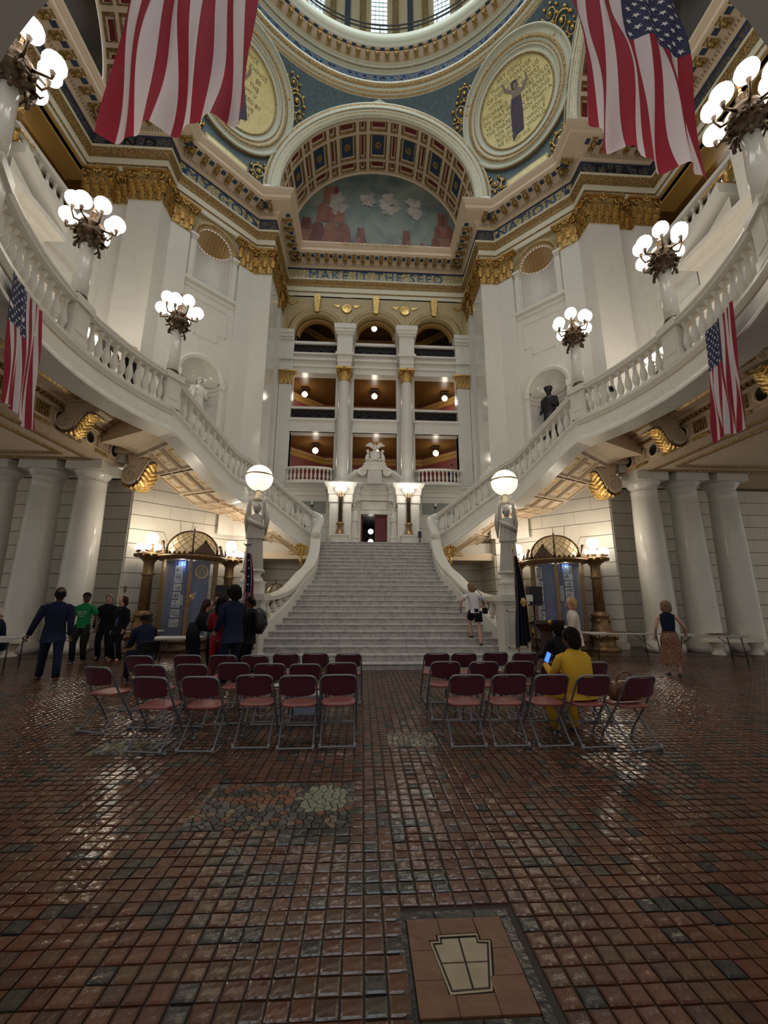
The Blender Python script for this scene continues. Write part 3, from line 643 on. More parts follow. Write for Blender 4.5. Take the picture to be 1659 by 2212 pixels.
    for (ax, ay, bx, by) in ((x0, 14.2, x1, 14.24), (x0, 12.95, x0+.04, 14.2), (x1-.04, 12.95, x1, 14.2), (x0, 12.95, x0+.36, 12.99), (x1-.36, 12.95, x1, 12.99), (x0+.36, 12.55, x0+.40, 12.99), (x1-.40, 12.55, x1-.36, 12.99), (x0+.36, 12.55, x1-.36, 12.59)): lbox(w, M, ax, ay, bx, by, 0, .03, WHITE, 'panel_moulding')
    b = MB().sweep([(p[0], p[1]), (q[0], q[1])], BASE[:6]+[(.2, 6.06), (0, 6.06)], side=-1).build('base_moulding', WHITE, w)

# ---------------- entablature all round: beaded bands, inscribed frieze, modillion cornice
def loop():
    o = [(5.12, 8.65), (5.95, 8.65), (8.65, 5.95), (8.65, 5.12), (11.75, 5.12), (11.75, -5.12), (8.65, -5.12)]
    r = [(5.12, 11.6)]+o; l = [(-a, b) for a, b in r][::-1]; return [A(a, b) for a, b in l+r]
EP = loop()
ent = struct('trim_1', 'cream entablature with inscribed mosaic frieze and gilded mouldings round the rotunda')
MB().sweep(EP, [(.0, 18.36), (.0, 18.30), (.0, 18.62), (.03, 18.62), (.05, 18.66), (.05, 18.96), (.08, 18.97), (.10, 19.08), (.18, 19.18), (.22, 19.26), (.25, 19.28), (.25, 19.35), (.03, 19.36), (.03, 20.06), (.06, 20.08), (.06, 20.16), (.10, 20.18), (.10, 20.24), (.16, 20.26), (.16, 20.40), (.24, 20.46), (.26, 20.52), (.80, 20.54), (.80, 20.60), (.86, 20.62), (.86, 20.82), (.90, 20.84), (1.0, 20.98), (1.02, 21.06), (-.2, 21.12)],
           [0, 0, 1, 1, 0, 1, 1, 2, 2, 0, 0, 0, 4, 5, 5, 3, 3, 3, 3, 3, 3, 3, 3, 3, 3, 3, 3, 3, 3], side=-1).build('entablature', [CREAM, ROPE, ROPE, TANL, MOSB, mat('deep_blue_band', (.02, .04, .11), .5)], ent)
MB().sweep(EP, [(.75, 18.30), (.0, 18.30)], side=-1)
# soffit of the architrave where it spans the side arms
for s in (-1, 1):
    MB().box(min(s*11.73, s*12.6), CY-5.3, 18.28, max(s*11.73, s*12.6), CY+5.3, 18.4).build('architrave_soffit', BROWNG, ent)
def seg_iter(path, pitch, off, margin=.0):
    for i in range(len(path)-1):
        p, q = path[i], path[i+1]; dx, dy = q[0]-p[0], q[1]-p[1]; L = hypot(dx, dy); nx, ny = dy/L, -dx/L; rz = atan2(ny, nx)-pi/2
        L2 = L
        n = max(1, round(L2/pitch))
        for k in range(n):
            t = (k+.5)/n; yield p[0]+dx*t+nx*off, p[1]+dy*t+ny*off, rz, L/n
b = MB()
b.box(-.085, 0, -.10, .085, .30, .0); b.box(-.10, 0, -.0, .10, .42, .02)
b.tube([(0, .25+.06*cos(t), -.055+.06*sin(t)) for t in [k*.6 for k in range(11)]], .03, 5, flat=2.4, up=(1, 0, 0)); b.box(-.06, .02, -.14, .06, .12, -.1); b.ball((0, .2, -.11), .06, 6, 4)
MOD = b.mesh('modillion', GOLDD)
CAIS = MB().box(-.1, -.1, -.02, .1, .1, 0).mesh('caisson', BLUEC)
c0 = 0
vis = [(x, y, rz, L) for x, y, rz, L in seg_iter(EP, .52, .28) if y > 3]
for x, y, rz, L in vis: put('modillion', MOD, ent, (x, y, 20.535), (0, 0, rz), (1.15, 1.15, 1.3))
for i in range(len(EP)-1):
    p, q = EP[i], EP[i+1]; dx, dy = q[0]-p[0], q[1]-p[1]; L = hypot(dx, dy); nx, ny = dy/L, -dx/L; n = max(1, round(L/.52)); rz = atan2(ny, nx)-pi/2
    for k in range(n+1):
        x, y = p[0]+dx*k/n+nx*.58, p[1]+dy*k/n+ny*.58
        if y > 3 and (0 < k < n or L > 1.5): put('caisson', CAIS, ent, (x, y, 20.54), (0, 0, rz), (.9, 1.1, 1))
b = MB()
for x, y, rz, L in seg_iter(EP, .11, .17):
    if y > 2: b.box(-.035, 0, 20.27, .035, .07, 20.39, 0, Matrix.Translation((x, y, 0)) @ Matrix.Rotation(rz, 4, 'Z'))
o = b.build('dentils', TANL, ent); o['kind'] = 'stuff'
# frieze of gold mosaic on the faces towards the daylight, with blue letters
def frieze(p, q, txt, size, m=MOSG, lm=LETB, ends=True, spacing=1.15, dz=0):
    """p->q as seen from left to right from inside"""
    M, L = wall_frame(p, q); t = MB().add([(0, 19.38, .035), (L, 19.38, .035), (L, 20.04, .035), (0, 20.04, .035)], [(0, 1, 2, 3)], 0, False, M).build('mosaic_frieze', m, ent)
    if ends:
        for x in (.42, L-.42):
            lbox(ent, M, x-.012, 19.38, x+.012, 20.05, .03, .05, CREAM, 'frieze_fillet')
            put('rosette', ROSB, ent, M @ Vector(((x-.21 if x < L/2 else x+.21), 19.71, .04)), M.to_euler(), .14)
    text(txt, size, lm, ent, M @ Matrix.Translation((L/2, 19.72+dz, .045)), .014, spacing, bold=0)
ROSB = rosette_mesh(LETB)
frieze(A(-5.09, 11.57), A(5.09, 11.57), 'MAKE IT THE SEED', .80, ends=False, spacing=1.18)
frieze(A(-8.63, 5.93), A(-5.93, 8.63), 'MY GOD', .80, spacing=1.12)
frieze(A(5.93, 8.63), A(8.63, 5.93), 'NATION,"', .72, spacing=1.08)
frieze(A(-11.7, 5.09), A(-8.65, 5.09), 'AND', .74, MOSB, BLACKI, False, 1.6)
frieze(A(8.65, 5.09), A(11.7, 5.09), 'THAT', .74, MOSB, BLACKI, False, 1.3)

# ---------------- barrel vaults over the arms: coffered, with painted lunettes
SPR, VR = 22.25, 5.06
def coffer(w_, h_, back, ros):
    b = MB(); dep = .16; e = .07; 
    def ringq(x0, y0, z0, x1, y1, z1, mi): 
        b.add([(-x0, -y0, z0), (x0, -y0, z0), (x0, y0, z0), (-x0, y0, z0), (-x1, -y1, z1), (x1, -y1, z1), (x1, y1, z1), (-x1, y1, z1)], [(i, (i+1) % 4, (i+1) % 4+4, i+4) for i in range(4)], mi)
    W_, H_ = w_/2, h_/2
    ringq(W_, H_, 0, W_-.03, H_-.03, .07, 1); ringq(W_-.03, H_-.03, .07, W_-.09, H_-.09, .08, 1); ringq(W_-.09, H_-.09, .08, W_-.10, H_-.10, .14, 0); ringq(W_-.10, H_-.10, .14, W_-.135, H_-.135, .14, 2)
    b.add([(-W_+.135, -H_+.135, .15), (W_-.135, -H_+.135, .15), (W_-.135, H_-.135, .15), (-W_+.135, H_-.135, .15)], [(0, 1, 2, 3)], 3)
    return b.mesh('coffer', [TANL, ROPE, CREAM, back])
def vault(parent, cx, cyy, axis, d0, d1, full=True):
    """axis 'y': barrel running away along +y from d0 to d1; 'x+'/'x-': the same turned for the side arms"""
    rz = {'y': 0, 'x+': -pi/2, 'x-': pi/2}[axis]
    M = Matrix.Translation((cx, cyy, 0)) @ Matrix.Rotation(rz, 4, 'Z')
    rows = [(.12, .58, 0), (.72, 1.95, 1), (2.09, 2.55, 0)]; rib = MB()
    D = d1-d0; k = D/2.67; rows = [(a*k, c_*k, t) for a, c_, t in rows]
    # angular cells: wide cells centred at 10+20i, narrow between
    cells = []
    for i in range(9): cells.append((10+20*i, 11.0, 1))
    for i in range(8): cells.append((20+20*i, 4.6, 0))
    cells.sort(); NA = 180
    ang = sorted({0, 180} | {c_-w_/2 for c_, w_, _ in cells} | {c_+w_/2 for c_, w_, _ in cells}); dep = sorted({0, D} | {a for a, _, _ in rows} | {c_ for _, c_, _ in rows})
    for i in range(len(ang)-1):
        for j in range(len(dep)-1):
            am, dm = (ang[i]+ang[i+1])/2, (dep[j]+dep[j+1])/2
            if any(abs(am-c_) < w_/2 for c_, w_, _ in cells) and any(a < dm < c_ for a, c_, _ in rows): continue
            st = max(1, int((ang[i+1]-ang[i])/3)); vs = []
            for q in range(st+1):
                t = rad(ang[i]+(ang[i+1]-ang[i])*q/st)
                for dd in (dep[j], dep[j+1]): vs.append((VR*cos(t), d0+dd, SPR+VR*sin(t)))
            rib.add(vs, [(2*q, 2*q+1, 2*q+3, 2*q+2) for q in range(st)], 0, True, M)
    rib.build('vault_ribs', TANL, parent)
    MB().add([(VR*1.06*cos(rad(t)), dd, SPR+VR*1.06*sin(rad(t))) for t in range(0, 181, 6) for dd in (d0, d1)], [(2*i, 2*i+1, 2*i+3, 2*i+2) for i in range(30)], 0, True, M).build('vault_back', BROWNC, parent)
    for c_, w_, wide in cells:
        for a, e, big in rows:
            key = (axis, wide, big)
            if key not in CM: CM[key] = coffer(VR*rad(w_)*.995, (e-a), BLUEC if (wide and big) else REDC, 0)
            t = rad(c_); pos = M @ Vector((VR*cos(t)*.997, d0+(a+e)/2, SPR+VR*sin(t)*.997))
            zax = Vector((cos(t), 0, sin(t))); yax = Vector((0, 1, 0)); xax = yax.cross(zax)
            R3 = (M.to_3x3() @ Matrix((xax, yax, zax)).transposed()).to_4x4(); R3.translation = pos
            o = put('coffer', CM[key], parent); o.matrix_local = R3
            if wide and big: put('rosette', ROSD, o, (0, 0, .13), (pi, 0, 0), .22)
CM = {}; ROSD = rosette_mesh(GOLDD)
va = struct('ceiling_1', 'coffered barrel vault in red, blue and gold over the front arm')
vault(va, 0, CY, 'y', 8.72, 11.55)
for s, nm in ((-1, 'left'), (1, 'right')):
    v2 = struct('ceiling_2' if s < 0 else 'ceiling_3', 'coffered barrel vault over the %s arm' % nm); vault(v2, 0, CY, 'x+' if s > 0 else 'x-', 8.72, 11.7)
# attic walls below the springing, and lunettes
for s in (-1, 1):
    MB().add([(s*VR, CY+8.72, 21.0), (s*VR, CY+11.6, 21.0), (s*VR, CY+11.6, SPR), (s*VR, CY+8.72, SPR)], [(0, 1, 2, 3)]).build('attic', TANL, va)
mm = mat('mural_misty_sky', (.07, .12, .13), .6, noise=(.55, (.30, .33, .26), .3, .75, 6, .5)); mdark = mat('mural_dusky_paint', (.035, .03, .026), .6, noise=(.5, (.13, .11, .09), .35, .75, 6, 1.2))
def lunette(parent, M, m, name='painted_lunette'):
    n = 40; vs = [(-VR+.12, 21.1, 0)]+[((VR-.1)*cos(pi-pi*i/n), SPR+(VR-.1)*sin(pi*i/n), 0) for i in range(n+1)]+[(VR-.12, 21.1, 0)]
    return MB().add(vs, [tuple(range(len(vs)))[::-1]], 0, False, M).build(name, m, parent)
ML = frame((0, CY+11.55, 0), (1, 0, 0), (0, 0, 1))
lu = thing('mural', 'large half-round painted mural of misty sea, red sails and pale clouds over the inscription', 'mural')
lunette(lu, ML, mm, 'painted_ground')
def pm(n, c, d, al): return mat('mural_'+n, c, .6, noise=(1.6, d, .3, .7, 5, .8), alpha=al)
sails = [pm('sail_%d' % i, c, d, .8) for i, (c, d) in enumerate((((.20, .055, .04), (.30, .12, .085)), ((.27, .09, .06), (.36, .17, .12)), ((.14, .045, .04), (.22, .08, .06))))]
clouds = [pm('cloud_%d' % i, c, d, .55) for i, (c, d) in enumerate((((.46, .43, .36), (.60, .56, .48)), ((.55, .53, .46), (.66, .62, .54)), ((.42, .36, .33), (.52, .46, .42))))]
sea = mat('mural_blue_sea', (.015, .035, .075), .6, noise=(.9, (.03, .06, .10), .3, .7)); hull = pm('dark_hull', (.045, .028, .035), (.08, .05, .05), .85)
zc_ = [0]
def patch(pts, m, name='painted_shape'):
    zc_[0] += 1; z = .008+.0004*zc_[0]; k = len(pts); sm = []
    for i in range(k):
        a, b_, c_, d_ = [Vector(pts[(i+j-1) % k]) for j in range(4)]
        for t in (0, .25, .5, .75):
            q = .5*((2*b_)+(c_-a)*t+(2*a-5*b_+4*c_-d_)*t*t+(3*b_-a-3*c_+d_)*t**3)
            if q.y > SPR: l = hypot(q.x, q.y-SPR); f = min(1, (VR-.2)/l); q = Vector((q.x*f, SPR+(q.y-SPR)*f))
            sm.append((max(-VR+.15, min(VR-.15, q.x)), max(21.12, q.y)))
    MB().add([(x, y, z) for x, y in sm], [tuple(range(len(sm)))], 0, False, ML).build(name, m, lu)
MB().add([(-4.9, 21.1, .006), (4.9, 21.1, .006), (4.9, 21.42, .006), (-4.9, 21.72, .006)], [(0, 1, 2, 3)], 0, False, ML).build('painted_sea', sea, lu)
RM_ = random.Random(12)
for (cx, zb, h, w_) in ((-4.15, 21.95, 1.9, .62), (-2.75, 21.9, 4.5, 1.35), (-.95, 21.75, 1.5, .5), (1.75, 21.6, 1.6, .45), (3.95, 21.7, 2.9, .9), (2.7, 21.5, .8, .25)):
    patch([(cx-w_, zb+h*.04), (cx-w_*.8, zb-h*.12), (cx+w_*.7, zb-h*.12), (cx+w_, zb+h*.05)], hull)
    nrow = 2 if h < 2 else 3
    for r_ in range(nrow):
        z0, z1 = zb+h*(.04+.9*r_/nrow), zb+h*(.04+.9*(r_+.92)/nrow); ws = w_*(1-.30*r_)
        for q in ((-.55, 0, .55) if h > 2 else (-.3, .3)):
            x0 = cx+q*ws; hw = ws*(.33 if h > 2 else .42); bl = hw*.35
            patch([(x0-hw, z0), (x0, z0-bl*.4), (x0+hw, z0+bl*.2), (x0+hw*.9+bl*.4, (z0+z1)/2), (x0+hw*.55, z1), (x0-hw*.55, z1-bl*.3), (x0-hw*.85+bl*.4, (z0+z1)/2)], sails[RM_.randrange(3)])
for (cx, cz, w_, h) in ((-2.35, 24.7, .55, 1.5), (.75, 24.9, .55, 1.6), (2.3, 24.6, .52, 1.5), (-.5, 25.1, .4, .6)):
    for k in range(26):
        t, rr = RM_.uniform(0, 6.28), sqrt(RM_.random()); x, z = cx+w_*.75*rr*cos(t), cz+h*.42*rr*sin(t); a, bb, an = RM_.uniform(.16, .42), RM_.uniform(.08, .20), RM_.uniform(0, 3.1)
        patch([(x+a*cos(u)*cos(an)-bb*sin(u)*sin(an), z+a*cos(u)*sin(an)+bb*sin(u)*cos(an)) for u in (0, .9, 1.8, 2.7, 3.6, 4.5, 5.4)], clouds[RM_.randrange(3)], 'painted_cloud')
arc_band(0, CY+11.56, SPR, [(VR-.16, .02), (VR-.14, .08), (VR-.02, .1), (VR, 0)], TANL, va, 'lunette_frame')
text('THE SPIRIT OF RELIGIOUS LIBERTY', .19, GOLDD, ent, frame((0, CY+10.56, 20.93), (1, 0, 0), (0, -.3, .95)), .008, 1.35)
for s in (-1, 1):
    lunette(ent, frame((s*11.68, CY, 0), (0, -s, 0), (0, 0, 1)), mdark)

# ---------------- archivolts, pendentives and the ring of the dome
AVP = [(VR, -.06), (VR, .02), (5.14, .02), (5.15, .05), (5.34, .05), (5.36, .08), (5.50, .08), (5.52, .12), (5.60, .14), (5.70, .14), (5.72, .11), (5.80, .16), (5.88, .16), (5.92, .08), (5.93, -.1)]
AVM = [0, 0, 1, 0, 1, 0, 2, 0, 0, 0, 2, 0, 0, 0]
pdv = struct('ceiling_4', 'pendentives with blue grounds and gilded scrolls under the dome ring')
for rz in (0, pi/2, -pi/2):
    b = MB(); N = 64; n = N+1; vs = [(r*cos(pi*i/N), 8.65-d, SPR+r*sin(pi*i/N)) for r, d in AVP for i in range(n)]
    b.add(vs, [], 0, True, Matrix.Translation((0, CY, 0)) @ Matrix.Rotation(rz, 4, 'Z'))
    for k in range(len(AVP)-1):
        for i in range(N): b.f.append([k*n+i, k*n+i+1, (k+1)*n+i+1, (k+1)*n+i]); b.m.append(AVM[k]); b.sm.append(True)
    b.build('arch_moulding', [CREAMG, GOLDD, ROPE], pdv)
SR = sqrt(5.93**2+8.6**2)
def sph(az, z, off=0):
    r = sqrt(max(.01, SR*SR-(z-SPR)**2)); k = (SR-off)/SR
    return Vector((r*cos(az)*k, CY+r*sin(az)*k, SPR+(z-SPR)*k))
def loc_frame(az, z):
    c_ = sph(az, z); n_ = (Vector((0, CY, SPR))-c_).normalized(); x = Vector((sin(az), -cos(az), 0)); return c_, n_, x, n_.cross(x)
def onsph(c_, x, y, u, v, off):
    """point at local tangent coordinates (u, v) pushed onto the pendentive sphere, standing off it by off"""
    p = c_+x*u+y*v-Vector((0, CY, SPR)); return Vector((0, CY, SPR))+p.normalized()*(SR-off)
for az, nmz in ((rad(45), 'right'), (rad(135), 'left')):
    b = MB(); rows = 30; vs = []; nn = 24
    for j in range(rows+1):
        z = 21.0+(28.35-21.0)*j/rows; r = sqrt(SR*SR-(z-SPR)**2); t0 = math.acos(min(1, 8.62/r))
        for i in range(nn+1): vs.append(sph(az-pi/4+t0+(pi/2-2*t0)*i/nn, z))
    b.add(vs, [(j*(nn+1)+i, j*(nn+1)+i+1, (j+1)*(nn+1)+i+1, (j+1)*(nn+1)+i) for j in range(rows) for i in range(nn)], 0, True); b.build('pendentive', TEAL, pdv)
    c_, n_, x, y = loc_frame(az, 26.0)
    md = thing('ceiling_medallion', {'right': 'round gold ceiling medallion with a robed figure and lettering beside the right flag', 'left': 'round gold ceiling medallion half hidden behind the left hanging flag'}[nmz], 'medallion', group=None)
    def disc(prof, m, name, par, mis=None, N=56):
        b = MB(); vs = [onsph(c_, x, y, r*cos(2*pi*i/N), r*sin(2*pi*i/N), o) for r, o in prof for i in range(N)]; b.add(vs, [], 0)
        for k in range(len(prof)-1):
            for i in range(N): b.f.append([k*N+i, k*N+(i+1) % N, (k+1)*N+(i+1) % N, (k+1)*N+i]); b.m.append(mis[k] if mis else 0); b.sm.append(True)
        return b.build(name, m, par)
    disc([(.001, .06), (.9, .06), (1.86, .06)], MEDG, 'gold_ground', md)
    disc([(1.86, .02), (1.87, .12), (1.95, .14), (1.96, .10), (2.14, .10), (2.16, .14), (2.22, .14), (2.30, .08), (2.40, .16), (2.56, .16), (2.58, .1), (2.80, .1), (2.86, .2), (2.93, .14), (2.95, .0)], [CREAMG, GOLDD, ROPE], 'medallion_frame', md, [0, 2, 2, 0, 0, 0, 2, 0, 2, 0, 0, 0, 0, 2])
    T = lambda co: onsph(c_, x, y, co.x, co.y, .075+co.z)
    lines = {'right': ['ART DEALS', 'THINGS FOREVER', 'OF DEFINITION TO US', 'WITH        OF WORKS', 'INCAPABLE     POWERS SOLO', 'ON THAT BEL      ARE FOREVE', 'VE BEAUTY      IN BUILDING', 'THE SHAPE      EACH THEM A', 'FOR WHICH      SOME', 'BUILDING     WHOLE', 'NS SOME      WORLD', 'OF WE'], 'left': ['SCIENCE', 'THAT ALL THINGS', 'ALL THAT    BE', 'WHAT      THE', 'HATH     MY V', 'TH BEEN      SED BY', 'FRUIT     HAVE', 'FORTH      IS', 'SUN      US', 'RN US']}[nmz]
    for i, ln in enumerate(lines):
        vv = 1.55-i*3.1/(len(lines)-1); wmax = sqrt(max(.1, 1.78**2-vv*vv))*2
        me = text_mesh(ln, .27, .004, 1.0); xs = [v.co.x for v in me.vertices]; wd = max(xs)-min(xs) if xs else 1; k = min(1.0, wmax/wd)
        me.materials.clear(); me.materials.append(INK)
        for v in me.vertices: v.co = T(Vector((v.co.x*k, v.co.y+vv, v.co.z)))
        put('lettering', me, md)
    # robed standing figure, arms raised
    tl = rad(-13 if nmz == 'right' else 13)
    def pf(pts, m, z, name='painted_figure'):
        pts = [(a*cos(tl)-b_*sin(tl), a*sin(tl)+b_*cos(tl)) for a, b_ in pts]
        MB().add([T(Vector((a, b_, z))) for a, b_ in pts], [tuple(range(len(pts)))]).build(name, m, md)
    robe = mat('painted_purple_robe', (.07, .035, .06), .6, noise=(3, (.035, .04, .07), .4, .6)); fl_ = mat('painted_pale_flesh', (.26, .20, .15), .6)
    pf([(-.28, .35), (.22, .35), (.30, -.2), (.42, -1.25), (.10, -1.35), (-.12, -1.62), (-.18, -1.1), (-.30, -.3)], robe, .012)
    pf([(-.22, .35), (.2, .35), (.28, .6), (.1, .7), (-.1, .7), (-.26, .58)], fl_, .012)
    pf([(-.26, .58), (-.62, .78), (-.78, 1.15), (-.70, 1.16), (-.52, .88), (-.22, .7)], fl_, .014); pf([(.26, .6), (.46, .9), (.42, 1.12), (.5, 1.12), (.56, .86), (.3, .42)], fl_, .014)
    pf([(-.12+.17*cos(t)-.0, .88+.2*sin(t)) for t in [k*pi/6 for k in range(12)]], robe, .015); pf([(-.08+.1*cos(t), .84+.14*sin(t)) for t in [k*pi/6 for k in range(12)]], fl_, .017)
    # name plaque and gilded scrolls
    c2, n2, x2, y2 = loc_frame(az, 22.35)
    T2 = lambda co: onsph(c2, x2, y2, co.x, co.y, .12+co.z)
    MB().add([onsph(c2, x2, y2, a, b_, o) for o in (.0, .12) for a, b_ in ((-1.05, -.27), (1.05, -.27), (1.05, .27), (-1.05, .27))], [(4, 5, 6, 7), (0, 1, 5, 4), (1, 2, 6, 5), (2, 3, 7, 6), (3, 0, 4, 7)]).build('name_plaque', MEDG, pdv)
    b = MB()
    for q in range(4):
        pp = [(-1.0, -.23), (1.0, -.23), (1.0, .23), (-1.0, .23)]; b.tube([T2(Vector((*pp[q], .0))), T2(Vector((*pp[(q+1) % 4], .0)))], .02, 4)
    b.build('plaque_frame', GOLDD, pdv)
    text('ART' if nmz == 'right' else 'SCIENCE', .42, INK, pdv, None, .01, 1.15, fn=T2)
    sc = MB()
    def scroll(u, v, r, sg, rot, cc=c_, xx=x, yy=y):
        f_ = lambda t: (u+r*(1-t/12)*cos(sg*t+rot), v+r*(1-t/12)*sin(sg*t+rot))
        sc.tube([onsph(cc, xx, yy, *f_(t), .07) for t in [k*.5 for k in range(22)]], [.05*(1-k/30)*r/.5 for k in range(22)], 5)
        p_ = onsph(cc, xx, yy, u, v, .08); sc.ball(p_, .13*r/.5, 7, 4)
        for k in range(7):
            a = rot+k*.9; p_ = onsph(cc, xx, yy, u+r*1.12*cos(a), v+r*1.12*sin(a), .06); sc.ball(p_, .11*r/.5, 6, 3, sc=(1.2, 1, .8))
    for sg in (-1, 1):
        for (u, v, r, rt) in ((2.75, 1.5, .42, 0), (3.15, .85, .3, 2), (2.35, 2.15, .34, 3), (1.75, -3.35, .42, 1), (2.3, -2.75, .30, 3), (1.3, -4.1, .3, 2)): scroll(sg*u, v, r, sg, rt)
    sc.build('gilded_scrolls', GOLDB, pdv)
# dome ring
dr = struct('ceiling_5', 'round cornice, lettered frieze and railing at the foot of the dome')
RP = [(8.66, 28.2), (8.60, 28.3), (8.60, 28.5), (8.56, 28.52), (8.56, 28.74), (8.50, 28.76), (8.50, 28.98), (8.42, 29.04), (8.30, 29.22), (8.28, 29.3), (8.70, 29.5), (8.72, 30.5), (8.62, 30.6), (8.55, 30.62), (8.55, 30.72), (8.45, 30.82), (8.40, 30.84), (8.36, 31.0), (7.86, 31.1), (7.84, 31.3), (7.80, 31.32), (7.70, 31.5), (7.68, 31.62), (7.74, 31.7), (7.70, 31.8), (7.95, 31.85), (7.95, 32.1), (8.3, 32.15), (10, 32.2)]
RM = [1, 0, 0, 1, 0, 1, 0, 1, 0, 0, 3, 0, 0, 2, 0, 0, 4, 5, 0, 0, 0, 0, 0, 0, 0, 0, 0, 0]
MB().lathe(RP, 128, M=Matrix.Translation((0, CY, 0)), mis=RM, cap=False, a0=-.35, a1=pi+.35).build('dome_cornice', [CREAMG, ROPE, GOLDD, MOSB, TAN, TAN], dr)
b = MB(); b.box(-.10, 0, -.12, .10, .40, .0); b.ball((0, .32, -.10), .09, 6, 4); b.box(-.12, 0, 0, .12, .45, .03); RMOD = b.mesh('modillion', GOLDD)
for k in range(96):
    a = 2*pi*k/96+.016
    if sin(a) > -.1:
        put('modillion', RMOD, dr, (8.38*cos(a), CY+8.38*sin(a), 31.03), (0, 0, a+pi/2))
        if k % 1 == 0: put('caisson', CAIS, dr, (8.0*cos(a+pi/96), CY+8.0*sin(a+pi/96), 31.09), (0, 0, a+pi/96+pi/2), (1.2, 1.2, 1))
b = MB()
for k in range(420):
    a = -.3+(pi+.6)*k/420; b.box(-.03, -.02, 0, .03, .05, .12, 0, Matrix.Translation((8.5*cos(a), CY+8.5*sin(a), 30.63)) @ Matrix.Rotation(a+pi/2, 4, 'Z'))
o = b.build('dentils', CREAM, dr); o['kind'] = 'stuff'
me = text_mesh('THERE MAY BE ROOM THERE FOR SUCH A HOLY EXPERIMENT', .92, .01, 1.0); xs = [v.co.x for v in me.vertices]; k = 21.0/(max(xs)-min(xs)); me.materials.clear(); me.materials.append(LETB)
for v in me.vertices:
    t = pi/2-v.co.x*k/8.66; rr = 8.66-.004-v.co.z; v.co = Vector((rr*cos(t), CY+rr*sin(t), 30.0+v.co.y))
put('lettering', me, dr)
# drum with tall windows
dm = struct('wall_dome_drum', 'drum of the dome with tall daylit windows between brown and blue strips')
for k in range(16):
    a0 = pi/2+2*pi*k/16
    if sin(a0) < .2: continue
    M = Matrix.Translation((0, CY, 0)) @ Matrix.Rotation(a0-pi/2, 4, 'Z') @ Matrix.Translation((0, 9.9, 0))
    hw = 9.9*math.tan(pi/16); b = MB()
    b.box(-hw, 0, 32.1, -.5, .3, 41, 0, M); b.box(.5, 0, 32.1, hw, .3, 41, 0, M); b.box(-.5, 0, 32.1, .5, .3, 36.0, 0, M); b.box(-.5, 0, 39.6, .5, .3, 41, 0, M); b.build('drum_bay', CREAM, dm)
    MB().box(-.5, .16, 36, .5, .2, 39.6, 0, M).build('window_glass', WINL, dm)
    g = MB()
    for xx in (-.25, 0, .25): g.box(xx-.012, .12, 36, xx+.012, .16, 39.6, 0, M)
    for zz in [36.2+.38*i for i in range(9)]: g.box(-.5, .12, zz, .5, .16, zz+.025, 0, M)
    g.build('window_bars', mat('leaded_bars', (.35, .42, .42), .5), dm)
    for x0 in (-.62, .5): MB().box(x0, -.06, 35.8, x0+.12, .05, 39.8, 0, M).build('window_frame', CREAM, dm)
    for sg in (-1, 1):
        MB().lathe([(.19, 33), (.19, 39.5), (.24, 39.7), (.26, 40.2)], 10, M=M @ Matrix.Translation((sg*1.02, -.05, 0))).build('brown_column', mat('brown_marble', (.22, .15, .06), .3, noise=(4, (.33, .26, .13), .3, .7)), dm)
    MB().box(-hw-.17, -.1, 33, -hw+.17, .02, 40.5, 0, M).build('blue_strip', mat('blue_panel_paint', (.03, .07, .15), .5), dm)
MB().lathe([(9.9, 40.9), (9.9, 41.2), (9, 45), (6, 48.5), (2, 50), (.01, 50.2)], 48, M=Matrix.Translation((0, CY, 0)), cap=False).build('dome_shell', CREAM, dm)
rl = MB()
for z in (32.75, 33.05): rl.lathe([(8.05, z), (8.09, z+.03), (8.05, z+.06), (8.01, z+.03), (8.05, z)], 96, M=Matrix.Translation((0, CY, 0)), cap=False, a0=0, a1=pi)
for k in range(24): a = pi*k/24; rl.tube([(8.05*cos(a), CY+8.05*sin(a), 32.1), (8.05*cos(a), CY+8.05*sin(a), 33.08)], .025, 4)
rl.build('iron_handrail', BLACKI, dr)
for k in range(9):
    a = pi/2+(k-4)*pi/8; MB().box(-.32, -.1, 0, .32, .1, .14, 0, Matrix.Translation((7.92*cos(a), CY+7.92*sin(a), 31.86)) @ Matrix.Rotation(a+pi/2, 4, 'Z')).build('floodlight', mat('lit_floodlight', (.5, .45, .4), .5, emit=(1, .9, .75), es=.6), dr)

